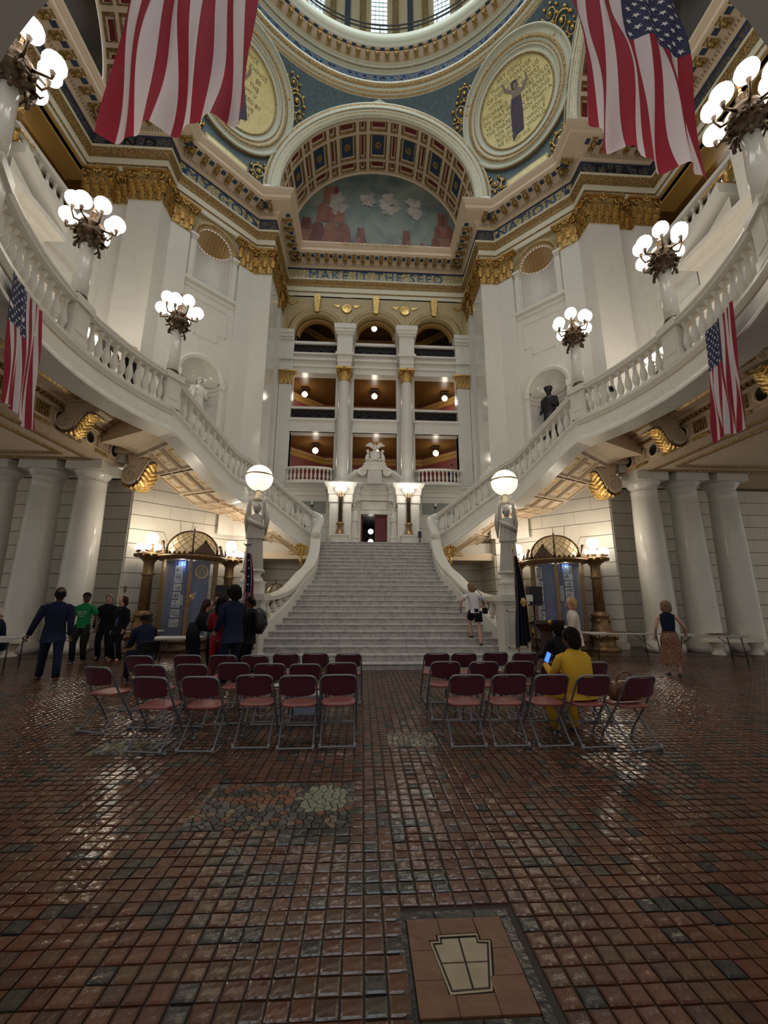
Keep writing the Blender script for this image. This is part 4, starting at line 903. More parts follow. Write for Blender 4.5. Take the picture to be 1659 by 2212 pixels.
# ================================================================== FIGURES
def ik(a, c, l1, l2, bend):
    a, c = Vector(a), Vector(c); d = c-a; L = min(d.length, (l1+l2)*.998)
    d = d.normalized(); c = a+d*L; x = (l1*l1-l2*l2+L*L)/(2*L); hgt = sqrt(max(0, l1*l1-x*x)); b = Vector(bend); b = b-d*b.dot(d)
    b = b.normalized() if b.length > 1e-5 else Vector((0, 1, 0)); return a+d*x+b*hgt, c
def skel(h, P):
    """joints of a figure of height h in pose P, facing +y"""
    J = {}; sw = P.get('sw', .108)*h; pz = P.get('pz', .525*h); pel = Vector((P.get('px', 0), P.get('py', 0), pz)); ln = P.get('lean', 0); tw = P.get('twist', 0)
    up = Vector((P.get('side', 0), sin(ln), cos(ln))).normalized(); rt = Vector((cos(tw), sin(tw), 0))
    J['pel'] = pel; J['spine'] = pel+up*.11*h; J['chest'] = pel+up*.22*h; J['neck'] = pel+up*.305*h
    nod = P.get('nod', 0); hup = Vector((P.get('side', 0), sin(ln*.5+nod), cos(ln*.5+nod))); J['head'] = J['neck']+hup*.098*h; J['hup'] = hup.normalized(); J['yaw'] = P.get('yaw', 0)+tw
    for s, k in ((1, 'R'), (-1, 'L')):
        sh = pel+up*.270*h+rt*(s*sw*.97); J['sh'+k] = sh
        hd = P.get('h'+k, (s*.15*h, .03*h, .47*h)); bd = P.get('b'+k, (s*.3, -1, -.2)); el, w = ik(sh, hd, .17*h, .15*h, bd); J['el'+k] = el; J['wr'+k] = w
        hp = pel+rt*(s*.05*h)+Vector((0, 0, -.01*h)); J['hip'+k] = hp
        ft = P.get('f'+k, (s*.06*h, 0, 0)); an = Vector(ft)+Vector((0, -.02*h, .045*h)); kn, an = ik(hp, an, .245*h, .24*h, P.get('k'+k, (s*.1, 1, 0))); J['kn'+k] = kn; J['an'+k] = an
        J['fd'+k] = Vector(P.get('d'+k, (s*.15, 1, 0))).normalized()
    return J
def hand_bones(J, k, h):
    s = 1 if k == 'R' else -1; w = J['wr'+k]; d = (w-J['el'+k]).normalized(); side = d.cross(Vector((0, 0, 1)) if abs(d.z) < .8 else Vector((0, 1, 0))).normalized(); pal = d.cross(side).normalized()
    k_ = h/1.75; m = w+d*.05*k_; out = [(w, m)]; bones = []
    for i, (o, l) in enumerate(((-.030, .060), (-.011, .072), (.010, .068), (.029, .052))):
        b0 = m+side*o*k_+d*.035*k_; b1 = b0+(d*.7+pal*.35)*l*.55*k_; b2 = b1+(d*.45+pal*.8)*l*.5*k_; bones.append([b0, b1, b2])
    t0 = w+d*.02*k_-side*.03*k_; bones.append([t0, t0+(d*.6-side*.6+pal*.4)*.035*k_, t0+(d*.9-side*.5+pal*.7)*.065*k_]); return m, bones
def body_mesh(J, h, skin, hands=True):
    V = []; E = []; Rr = []
    def v(p, r): V.append(p); Rr.append(r if isinstance(r, tuple) else (r, r)); return len(V)-1
    pel = v(J['pel'], (.075*h, .055*h)); sp = v(J['spine'], (.065*h, .05*h)); ch = v(J['chest'], (.08*h, .055*h)); nk = v(J['neck'], .033*h); hb = v(J['neck']+(J['head']-J['neck'])*.55, .032*h)
    E += [(pel, sp), (sp, ch), (ch, nk), (nk, hb)]
    for k in 'RL':
        sh = v(J['sh'+k], .030*h); e = v(J['el'+k], .022*h); w = v(J['wr'+k], .015*h); E += [(ch, sh), (sh, e), (e, w)]
        m, bones = hand_bones(J, k, h); mm = v(m, (.022*h, .011*h)); E.append((w, mm))
        hp = v(J['hip'+k], .052*h); kn = v(J['kn'+k], .033*h); cf = v(J['kn'+k].lerp(J['an'+k], .35), .031*h); an = v(J['an'+k], .020*h); to = v(J['an'+k]+J['fd'+k]*.085*h+Vector((0, 0, -.028*h)), (.024*h, .013*h)); E += [(pel, hp), (hp, kn), (kn, cf), (cf, an), (an, to)]
    me = bpy.data.meshes.new('body'); me.from_pydata([tuple(p) for p in V], E, []); o = bpy.data.objects.new('tmpbody', me); COL.objects.link(o)
    o.modifiers.new('s', 'SKIN'); 
    for i, sv in enumerate(me.skin_vertices[0].data): sv.radius = Rr[i]; sv.use_root = (i == 0)
    sb = o.modifiers.new('b', 'SUBSURF'); sb.levels = 1; sb.render_levels = 1
    ev = o.evaluated_get(bpy.context.evaluated_depsgraph_get()); m2 = bpy.data.meshes.new_from_object(ev); bpy.data.objects.remove(o)
    b = MB(); b.v = [tuple(x.co) for x in m2.vertices]; b.f = [list(p.vertices) for p in m2.polygons]; b.m = [0]*len(b.f); b.sm = [True]*len(b.f)
    for k in 'RL':
        m, bones = hand_bones(J, k, h)
        for bn in bones: b.tube(bn, [.0095*h/1.75, .009*h/1.75, .006*h/1.75], 5)
        b.ball(m, .03*h/1.75, 6, 4)
    M = head_frame(J); r = h*.058
    pr = [(.01, -1.28), (.42, -1.25), (.66, -1.0), (.80, -.6), (.88, -.1), (.93, .35), (.88, .8), (.66, 1.12), (.35, 1.28), (.01, 1.33)]
    b.lathe([(a*r, z*r) for a, z in pr], 14, 0, M @ Matrix.Diagonal((.86, 1.02, 1, 1)), cap=False)
    b.tube([(0, .84*r, .18*r), (0, 1.0*r, -.08*r), (0, 1.16*r, -.34*r), (0, .9*r, -.42*r)], [.07*r, .13*r, .19*r, .1*r], 6, 0, M)
    for s in (-1, 1):
        b.ball((s*.33*r, .83*r, .08*r), .11*r, 6, 4, 1, M); b.ball((s*.82*r, -.02*r, -.08*r), .2*r, 6, 4, 0, M, sc=(.4, .8, 1.3)); b.box(s*.33*r-.17*r, .84*r, .26*r, s*.33*r+.17*r, .92*r, .32*r, 1, M)
    b.box(-.26*r, .80*r, -.72*r, .26*r, .90*r, -.62*r, 2, M); return b.mesh('body', [skin, EYE, LIP])
def head_frame(J):
    z = J['hup']; y = Vector((-sin(J['yaw']), cos(J['yaw']), 0)); x = y.cross(z).normalized(); y = z.cross(x); M = Matrix((x, y, z)).transposed().to_4x4(); M.translation = J['head']; return M
def folds(b0, n0, amp, n, seg):
    for i in range(n0, len(b0.v)):
        pass
def garment_torso(b, J, h, k=1.0, hem=-.02, wid=1.0, flare=1.0, neckr=.045, mi=0, open_=False):
    pel, up = J['pel'], (J['neck']-J['pel']).normalized(); sw = (J['shR']-J['shL']).length/2; rt = (J['shR']-J['shL']).normalized(); fwd = up.cross(rt)
    rings = [(hem*h, .088*flare*wid, .068*flare), (.02*h, .086*wid, .066), (.09*h, .078*wid, .058), (.18*h, .088*wid, .064), (.255*h, .093*wid, .062), (.285*h, sw/h*.92, .050), (.305*h, .066, .046), (.325*h, .040, .038)]
    seg = 16; vs = []
    for d, rx, ry in rings:
        c = pel+up*d if d > 0 else pel+Vector((0, 0, d))
        for i in range(seg):
            t = 2*pi*i/seg; ct, st = cos(t), sin(t); e = .75; vs.append(c+rt*(rx*h*k*math.copysign(abs(ct)**e, ct))+fwd*(-ry*h*k*math.copysign(abs(st)**e, st)))
    o = len(b.v); b.add(vs, [(j*seg+i, j*seg+(i+1) % seg, (j+1)*seg+(i+1) % seg, (j+1)*seg+i) for j in range(len(rings)-1) for i in range(seg)]+[tuple(range(seg))], mi, True)
def garment_arms(b, J, h, k=1.0, upto=1.0, mi=0):
    for s in 'RL':
        sh, el, wr = J['sh'+s], J['el'+s], J['wr'+s]; inn = (J['chest']-sh).normalized()
        pts = [sh+inn*.055*h+Vector((0, 0, .010*h)), sh+inn*.022*h+Vector((0, 0, .006*h)), sh.lerp(el, .10), sh.lerp(el, .5), el, el.lerp(wr, .5), wr]; rr = [.020, .034, .038, .034, .031, .027, .024]
        if upto < 1: pts = pts[:4]; pts.append(sh.lerp(el, .72)); rr = [.020, .034, .039, .038, .040]
        b.tube(pts, [r*h*k for r in rr], 10, mi)
def garment_legs(b, J, h, k=1.0, upto=1.0, mi=0):
    b.tube([J['pel']+Vector((0, 0, .05*h)), J['pel'], J['pel']-Vector((0, 0, .035*h))], [(.080*h*k, .06*h*k), (.088*h*k, .068*h*k), (.07*h*k, .06*h*k)], 14, mi, up=(0, 1, 0))
    for s in 'RL':
        hp, kn, an = J['hip'+s], J['kn'+s], J['an'+s]; pts = [hp+Vector((0, 0, .02*h)), hp.lerp(kn, .4), kn, kn.lerp(an, .45), an+Vector((0, 0, -.012*h))]; rr = [.055, .056, .043, .040, .036]
        if upto < 1: pts = [pts[0], hp.lerp(kn, .35), hp.lerp(kn, .62)]; rr = [.06, .062, .064]
        b.tube(pts, [r*h*k for r in rr], 10, mi)
def garment_skirt(b, J, h, z1, r1, mi=0, n=14, amp=.09, rx0=.082):
    c0 = J['pel']+Vector((0, 0, .07*h)); seg = 42; vs = []; K = 12
    mid = (J['anR']+J['anL'])/2
    for j in range(K+1):
        t = j/K; z = c0.z+(z1-c0.z)*t; c = c0.lerp(Vector((mid.x, mid.y, 0)), t*.8); c.z = z; r = (rx0*h)*(1-t)+r1*t+.016*h*sin(min(1, t*2.2)*pi)
        for i in range(seg):
            a = 2*pi*i/seg; rr = r*(1+amp*t*sin(n*a+3*t)); vs.append((c.x+rr*cos(a), c.y+rr*.86*sin(a), z))
    b.add(vs, [(j*seg+i, j*seg+(i+1) % seg, (j+1)*seg+(i+1) % seg, (j+1)*seg+i) for j in range(K) for i in range(seg)]+[tuple(range(seg))], mi, True)
def hair_mesh(J, h, style, m):
    b = MB(); M = head_frame(J); r = h*.058
    if style in ('short', 'cap', 'fringe'):
        z0 = {'short': .05, 'cap': .35, 'fringe': -.1}[style]
        vs = []; seg = 16; K = 6
        for j in range(K+1):
            ph = j/K*pi/2
            for i in range(seg):
                a = 2*pi*i/seg; back = .5-.5*sin(a); zb = ((.66 if style != 'fringe' else -.1)*(1-back)+(-.80 if style != 'cap' else .1)*back)*r
                if style == 'fringe': zb = max(zb, -.7*r)
                if style == 'fringe' : top = .45*r
                else: top = 1.42*r
                z = zb+(top-zb)*(sin(ph)); rr = r*1.02*(cos(ph*.93) if style != 'fringe' else 1-.12*sin(ph)); rr = min(rr, r*1.02); vs.append((rr*.93*cos(a), rr*1.06*sin(a)-.03*r, z))
        b.add(vs, [(j*seg+i, j*seg+(i+1) % seg, (j+1)*seg+(i+1) % seg, (j+1)*seg+i) for j in range(K) for i in range(seg)]+([tuple(range(K*seg, K*seg+seg))] if style != 'fringe' else []), 0, True, M)
        if style == 'cap': b.prism([(-.6*r, .7*r), (.6*r, .7*r), (.5*r, 1.6*r), (-.5*r, 1.6*r)], .35*r, .45*r, 0, M)
    else:
        ln = {'bob': 1.5, 'long': 3.4, 'curly': 1.3, 'bun': .7}[style]; fat = {'bob': 1.18, 'long': 1.15, 'curly': 1.22, 'bun': 1.08}[style]
        b.ball((0, -.34*r, .36*r), fat*r, 14, 8, 0, M, sc=(1, .92, 1.02))
        if style != 'bun': b.tube([(0, -.45*r, .5*r), (0, -.62*r, -.3*r), (0, -.6*r, -ln*r*.7), (0, -.5*r, -ln*r)], [(fat*r, .75*r), (fat*1.05*r, .72*r), (fat*.95*r, .5*r), (.5*r, .3*r)], 14, 0, M, up=(0, 1, 0))
        else: b.ball((0, -1.1*r, .5*r), .5*r, 8, 6, 0, M)
        if style == 'curly':
            R = random.Random(4)
            for k in range(46):
                a, p_ = R.uniform(0, 2*pi), R.uniform(-.5, 1.4); q = (1.2*r*cos(a)*cos(p_), -.12*r+1.2*r*sin(a)*cos(p_), .3*r+1.2*r*sin(p_))
                if q[1] > .4*r and q[2] < .7*r: continue
                b.ball(q, .24*r, 6, 4, 0, M)
    return b.mesh('hair', m)
def person(label, loc, rz, h, P, skin, hair=None, top=None, bottom=None, shoes=SHOE, group=None, inner=None, extra=None):
    t = thing('person', label, 'person', loc, rz, group); J = skel(h, P); put('body', body_mesh(J, h, skin), t)
    if hair: put('hair', hair_mesh(J, h, *hair), t)
    if top:
        kind, m = top; b = MB(); hem = {'jacket': -.115, 'coat': -.30, 'tshirt': -.03, 'vest': -.01, 'suit': -.04, 'blouse': -.05}[kind]
        garment_torso(b, J, h, 1.08 if kind in ('jacket', 'coat') else 1.0, hem, P.get('wid', 1.0), 1.12 if kind in ('jacket', 'coat') else 1.0)
        if kind != 'vest': garment_arms(b, J, h, 1.12 if kind in ('jacket', 'coat') else 1.0, .5 if kind == 'tshirt' else 1)
        b.build({'jacket': 'jacket', 'coat': 'coat', 'tshirt': 't_shirt', 'vest': 'vest', 'suit': 'jacket', 'blouse': 'blouse'}[kind], m, t)
    if inner:
        up = (J['neck']-J['pel']).normalized(); rt = (J['shR']-J['shL']).normalized(); f = up.cross(rt); c = J['pel']; b = MB(); kk = .074*h if top and top[0] in ('jacket', 'coat') else .067*h
        b.add([c+up*.02*h+f*kk-rt*.02*h, c+up*.02*h+f*kk+rt*.02*h, c+up*.29*h+f*kk*.78+rt*.035*h, c+up*.315*h+f*.045*h, c+up*.29*h+f*kk*.78-rt*.035*h], [(0, 1, 2, 3, 4)]); b.tube([J['neck']+up*-.002*h, J['neck']+up*.022*h], .040*h, 10); b.build('shirt_front', inner, t)
    if bottom:
        kind, m = bottom; b = MB()
        if kind == 'skirt': garment_skirt(b, J, h, .16*h, .155*h)
        elif kind == 'gown': garment_skirt(b, J, h, .02*h, .13*h, n=11, amp=.12, rx0=.075)
        else: garment_legs(b, J, h, 1.0, 1 if kind == 'trousers' else .5)
        b.build({'skirt': 'skirt', 'gown': 'gown', 'trousers': 'trousers', 'shorts': 'shorts'}[kind], m, t)
    if shoes:
        for s in 'RL':
            a, d = J['an'+s], J['fd'+s]; b = MB(); g = a+Vector((0, 0, -.033*h)); b.tube([g-d*.022*h, g+d*.01*h, g+d*.06*h+Vector((0, 0, -.006*h)), g+d*.10*h+Vector((0, 0, -.008*h))], [(.021*h, .019*h), (.023*h, .024*h), (.026*h, .015*h), (.018*h, .010*h)], 8, up=(0, 0, 1)); b.build('shoe', shoes, t)
    if extra: extra(t, J, h)
    return t

# ---------------- lamp-bearing statues on their pedestals
STATM = mat('grey_statue_marble', (.42, .395, .355), .42, noise=(2.5, (.50, .47, .42), .3, .7)); PEDM = WHITE
def drape(b, J, h, z0, z1, r0, r1, n=13, amp=.10, cx=0, cy_=0, ph=0):
    seg = 64; K = 14; vs = []
    for j in range(K+1):
        t = j/K; z = z0+(z1-z0)*t
        for i in range(seg):
            a = 2*pi*i/seg; k = (abs(sin(n*a/2+ph+.8*t))**.6*2-1); rr = (r0+(r1-r0)*t)*(1+amp*(.3+t)*k*.55); vs.append((cx+rr*cos(a), cy_+rr*.8*sin(a), z))
    b.add(vs, [(j*seg+i, j*seg+(i+1) % seg, (j+1)*seg+(i+1) % seg, (j+1)*seg+i) for j in range(K) for i in range(seg)], 0, True)
for s, nm in ((-1, 'left'), (1, 'right')):
    x0, y0 = s*3.31, 10.55
    t = thing('statue', 'grey marble draped woman holding up a globe on the %s newel pedestal' % nm, 'statue', (x0, y0, 2.36), pi)
    h = 1.72; P = dict(hR=(.17, .06, 1.98), hL=(-.17, .06, 1.98), bR=(1, .25, .1), bL=(-1, .25, .1), fR=(.07, .03, .0), fL=(-.06, .0, 0), nod=.12)
    J = skel(h, P); put('body', body_mesh(J, h, STATM), t); put('hair', hair_mesh(J, h, 'bun', STATM), t)
    b = MB(); garment_arms(b, J, h, .82); drape(b, J, h, 1.20, .03, .155, .235, 12, .13); drape(b, J, h, 1.42, .80, .165, .225, 9, .10, ph=.6)
    b.tube([(.20, .02, 1.36), (.12, .14, 1.25), (-.06, .17, 1.16), (-.19, .10, 1.10), (-.21, -.02, 1.12)], [.05, .065, .07, .06, .04], 8)
    garment_torso(b, J, h, 1.0, 0, 1.0); b.build('drapery', STATM, t)
    b = MB(); b.tube([(-.22, -.02, 1.72), (-.255, -.05, 1.3), (-.24, -.06, .9)], [.05, .075, .02], 8); b.tube([(.22, -.02, 1.72), (.255, -.05, 1.3), (.24, -.06, .9)], [.05, .075, .02], 8); b.build('veil', STATM, t)
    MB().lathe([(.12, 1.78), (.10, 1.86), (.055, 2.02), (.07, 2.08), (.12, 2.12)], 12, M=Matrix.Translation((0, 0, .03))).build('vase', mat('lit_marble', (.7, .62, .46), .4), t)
    MB().lathe([(.30, 0), (.30, .04), (.27, .05), (.27, .08)], 20, M=Matrix.Translation((0, 0, -.05))).build('plinth', STATM, t)
    gl = thing('globe_lamp', 'lit beaded glass globe with a dark band held up by the %s statue' % nm, 'lamp', (x0, y0, 4.80))
    b = MB(); R_ = .345
    for k in range(32):
        a0 = 2*pi*k/32; vs = []
        for j in range(13):
            ph = pi*j/12; vs += [(R_*sin(ph)*cos(a0-.092), R_*sin(ph)*sin(a0-.092), R_*cos(ph)), ((R_+.008)*sin(ph)*cos(a0), (R_+.008)*sin(ph)*sin(a0), (R_+.008)*cos(ph)), (R_*sin(ph)*cos(a0+.092), R_*sin(ph)*sin(a0+.092), R_*cos(ph))]
        b.add(vs, [(3*j+q, 3*j+q+1, 3*j+q+4, 3*j+q+3) for j in range(12) for q in (0, 1)], 0, True)
    b.build('glass_globe', GLOBEW, gl); MB().lathe([(R_+.004, -.02), (R_+.014, -.02), (R_+.014, .012), (R_+.004, .012)], 32, M=Matrix.Translation((0, 0, .06)), cap=False).build('band', BRONZE, gl)
    for k in range(6):
        a = k*pi/3; light('globe_light', 'POINT', (x0+.52*cos(a), y0+.52*sin(a), 4.72), 7, size=.05) if k % 2 == 0 else None
    # pedestal that ends the great stair
    pd = thing('newel_pedestal', 'tall white marble newel pedestal under the %s statue' % nm, 'pedestal', (x0, y0, 0))
    b = MB(); b.box(-.36, -.32, 0, .36, .32, .35); b.box(-.32, -.28, .35, .32, .28, 1.55); b.box(-.35, -.31, 1.55, .35, .31, 1.62); b.box(-.41, -.37, 1.62, .41, .37, 1.78); b.build('dado', PEDM, pd)
    for (ax, ay, bx, by) in ((-.24, .5, .24, .53), (-.24, 1.37, .24, 1.40), (-.24, .5, -.21, 1.4), (.21, .5, .24, 1.4)): MB().box(ax, -.30, ay, bx, -.28, by).build('panel_moulding', PEDM, pd)
    b = MB(); b.box(-.27, -.25, 1.78, .27, .25, 2.05); b.box(-.30, -.27, 2.05, .30, .27, 2.09); b.lathe([(.28, 2.09), (.27, 2.14), (.20, 2.22), (.21, 2.28), (.25, 2.31)], 16, cap=False); b.build('upper_block', PEDM, pd)

# ================================================================== GREAT STAIR
D0, RI, TR = 10.245, .1645, .3045
def stair_x(y):
    tb = [(9.9, 3.9), (10.25, 3.42), (10.55, 3.26), (10.85, 3.14), (11.16, 3.04), (11.46, 2.96), (11.77, 2.85), (12.07, 2.71), (12.38, 2.61), (12.68, 2.54), (13.0, 2.48), (13.3, 2.42), (13.6, 2.36), (13.9, 2.30), (14.2, 2.18), (14.5, 2.12), (15.2, 2.1), (16, 2.15), (16.8, 2.25), (17.6, 2.42), (20, 2.5)]
    for (a, u), (b_, v) in zip(tb, tb[1:]):
        if a <= y <= b_: return u+(v-u)*(y-a)/(b_-a)
    return tb[-1][1] if y > tb[-1][0] else tb[0][1]
gs = thing('grand_staircase', 'broad grey veined marble staircase rising in the middle to the doorway landing', 'staircase', (0, 0, 0))
for k in range(1, 26):
    y0 = D0+(k-1)*TR; x = stair_x(y0)+.22 if k > 1 else 3.44; z = k*RI; yb = y0+TR+.03 if k < 25 else 20.0
    b = MB(); b.box(-x, y0+.025, z-RI, x, yb, z-.045); e = x if k < 25 else 2.6
    pr = [(y0+.02, z-.045), (y0-.005, z-.04), (y0-.012, z-.022), (y0-.005, z-.004), (y0+.008, z), (yb, z), (yb, z-.045)]
    vs = [(-e, a, c_) for a, c_ in pr]+[(e, a, c_) for a, c_ in pr]; n = len(pr); b.add(vs, [(i, i+1, n+i+1, n+i) for i in range(n-1)]+[tuple(range(n)), tuple(range(2*n-1, n-1, -1))])
    b.build('step', STAIR, gs)
BAL = MB().lathe([(.075, 0), (.075, .05), (.05, .06), (.045, .09), (.06, .12), (.085, .2), (.08, .28), (.05, .4), (.036, .47), (.05, .5), (.036, .52), (.05, .57), (.075, .6), (.075, .65)], 10).mesh('baluster', WHITE)
BALB = MB().lathe([(.07, 0), (.07, .05), (.05, .07), (.075, .13), (.092, .22), (.08, .3), (.045, .42), (.034, .5), (.055, .53), (.036, .56), (.06, .61), (.07, .65)], 12).mesh('baluster', WHITE)
def ribbon(pts, prof, closed=True, m=None):
    """cross-section (side offset, height) carried along a 3-D line, kept upright"""
    n = len(pts); b = MB(); vs = []
    for i in range(n):
        d = Vector(pts[min(i+1, n-1)])-Vector(pts[max(i-1, 0)]); nx, ny = -d.y, d.x; l = hypot(nx, ny) or 1; nx /= l; ny /= l
        for o, z in prof: vs.append((pts[i][0]+nx*o, pts[i][1]+ny*o, pts[i][2]+z))
    k = len(prof); kk = k if closed else k-1
    b.add(vs, [(i*k+j, i*k+(j+1) % k, (i+1)*k+(j+1) % k, (i+1)*k+j) for i in range(n-1) for j in range(kk)], 0, False)
    if closed: b.add([vs[j] for j in range(k)], [tuple(range(k))]); b.add([vs[(n-1)*k+j] for j in range(k)], [tuple(range(k))])
    return b
RAILP = [(-.17, -.16), (-.17, -.10), (-.20, -.06), (-.19, -.01), (-.10, .0), (.10, 0), (.19, -.01), (.20, -.06), (.17, -.10), (.17, -.16), (.1, -.18), (-.1, -.18)]
def along(pts, d0, pitch):
    """points every pitch metres (in plan) along a polyline"""
    out = []; acc = d0
    for p, q in zip(pts, pts[1:]):
        p, q = Vector(p), Vector(q); L = hypot(q.x-p.x, q.y-p.y)
        while acc < L: out.append((p.lerp(q, acc/L), atan2(q.y-p.y, q.x-p.x))); acc += pitch
        acc -= L
    return out
def smooth(ctrl, n=8):
    out = []
    for i in range(len(ctrl)-1):
        a, b_, c_, d_ = [Vector(ctrl[min(max(i+j-1, 0), len(ctrl)-1)]) for j in range(4)]
        for q in range(n):
            t = q/n; out.append(.5*((2*b_)+(c_-a)*t+(2*a-5*b_+4*c_-d_)*t*t+(3*b_-a-3*c_+d_)*t**3))
    out.append(Vector(ctrl[-1])); return out
for s, nm in ((-1, 'left'), (1, 'right')):
    bl = thing('stair_balustrade', 'white marble balustrade up the %s side of the great stair' % nm, 'balustrade', (0, 0, 0))
    ys = [10.9, 11.2, 11.6, 12, 12.4, 12.8, 13.3, 13.8, 14.3, 14.8, 15.3, 15.8, 16.3, 16.8]
    zt = {10.9: 1.78, 11.2: 1.78, 11.6: 1.79, 12: 1.84, 12.4: 1.93, 12.8: 2.06, 13.3: 2.28, 13.8: 2.54, 14.3: 2.81, 14.8: 3.09, 15.3: 3.36, 15.8: 3.62, 16.3: 3.92, 16.8: 4.3}
    top = smooth([(s*(stair_x(y)+.26+(.08 if y < 11.5 else 0)), y, zt[y]) for y in ys], 3)
    ribbon(top, RAILP).build('handrail', WHITE, bl)
    nose = lambda y: max(RI*1.5, ((y-D0)/TR+1)*RI)
    base = smooth([(s*(stair_x(y)+.24), y, nose(y)+.22) for y in [10.6]+ys[1:]+[17.3]], 3)
    ribbon(base, [(-.16, -.9), (-.16, 0), (-.13, .05), (.13, .05), (.16, 0), (.16, -.9)]).build('curb', WHITE, bl)
    MB().add([v for p in base for v in ((p.x+s*.1, p.y, 0), (p.x+s*.1, p.y, p.z))], [(2*i, 2*i+2, 2*i+3, 2*i+1) for i in range(len(base)-1)]).build('side_panel', RUST, bl)
    for p, a in along([(q.x, q.y, q.z) for q in base][2:], .12, .285):
        yy = p.y; zb = p.z+.04
        tz = None
        for u, v in zip(top, top[1:]):
            if u.y <= yy <= v.y: tz = u.z+(v.z-u.z)*(yy-u.y)/(v.y-u.y)
        if tz is None: continue
        put('baluster', BALB, bl, (p.x, p.y, zb), (0, 0, 0), (1, 1, (tz-.16-zb)/.65))
    # sweeping newel where the great stair meets the side flight
    nw = [(s*(stair_x(16.6)+.26), 16.55, 4.2), (s*2.46, 16.9, 4.55), (s*2.40, 17.25, 4.95), (s*2.50, 17.4, 5.12), (s*2.75, 17.28, 5.22)]
    b = MB(); b.tube(smooth(nw, 5), [(.19, .20)]*21, 12, up=(0, 0, 1)); b.build('newel_scroll', WHITE, bl)
    b = MB(); b.lathe([(.24, 3.2), (.24, 4.3), (.21, 4.6), (.22, 4.9), (.2, 5.05)], 16, M=Matrix.Translation((s*2.56, 17.3, 0))); b.build('newel_drum', WHITE, bl)
    # gilded plume in the angle of rail and flight
    gp = thing('gilded_finial', 'gilded acanthus plume rising behind the %s handrail of the great stair' % nm, 'ornament', (s*2.98, 16.2, 3.3))
    MB().tube([(0, 0, -.5), (0, 0, 0), (0, 0, .2)], [.05, .07, .04], 6).build('stem', GOLDB, gp)
    for k in range(11):
        a = rad(-75+15*k); L_ = .62-.12*abs(a)
        MB().tube([(0, -.02*(k % 2), 0), (.3*L_*sin(a), -.03, .5*L_*cos(a)+.05), (.75*L_*sin(a)*1.1, -.09, .85*L_*cos(a)), (L_*sin(a)*1.15, -.16, .80*L_*cos(a)-.03)], [.03, .05, .06, .015], 6, flat=.5).build('leaf', GOLDB, gp)

# landing, its soffit and the flights to the mezzanine
wl = struct('floor_landing', 'white marble landing at the head of the great stair')
MB().box(-5.2, 17.6, 3.6, 5.2, 20.0, LZ).build('landing_slab', WHITE, wl)
def zf_path(s):
    e = .12 if s < 0 else 0
    arc = [(s*(7.0*cos(rad(a)))-(e if s < 0 else 0), CY+7.0*sin(rad(a)), 7.15) for a in range(-100, 27, 3)]
    fl_ = smooth([(s*7.0*cos(rad(24))-e, CY+7.0*sin(rad(24)), 7.15), (s*6.24-e, 11.62, 7.14), (s*5.72-e*.8, 12.95, 6.5), (s*5.2-e*.5, 14.15, 5.88), (s*5.02, 14.7, 5.82), (s*4.88, 15.3, 5.78), (s*4.45, 15.82, 5.52), (s*3.6, 16.55, 4.88), (s*2.65, 17.36, 4.2)], 5)
    return arc, [tuple(p) for p in fl_]
FASC = [(-.02, .10), (-.14, .10), (-.19, .05), (-.19, -.02), (-.12, -.10), (-.12, -.22), (-.17, -.24), (-.17, -.40), (-.23, -.43), (-.23, -.60), (-.30, -.66), (-.34, -.74), (-.34, -.80), (.20, -.82), (.20, .10)]
def coffp(w_, h_):
    b = MB(); W_, H_ = w_/2, h_/2
    def rq(x0, y0, z0, x1, y1, z1, mi): b.add([(-x0, -y0, z0), (x0, -y0, z0), (x0, y0, z0), (-x0, y0, z0), (-x1, -y1, z1), (x1, -y1, z1), (x1, y1, z1), (-x1, y1, z1)], [(i, (i+1) % 4, (i+1) % 4+4, i+4) for i in range(4)], mi)
    rq(W_, H_, 0, W_, H_, .10, 0); rq(W_, H_, .10, W_*.62, H_*.74, .10, 0); rq(W_*.62, H_*.74, .10, W_*.5, H_*.66, .10, 1); rq(W_*.5, H_*.66, .10, W_*.5, H_*.66, .15, 0)
    b.add([(-W_*.5, -H_*.66, .15), (W_*.5, -H_*.66, .15), (W_*.5, H_*.66, .15), (-W_*.5, H_*.66, .15)], [(0, 1, 2, 3)], 0); return b.mesh('coffer', [TANL, GOLDD])
COFU = coffp(1, 1)
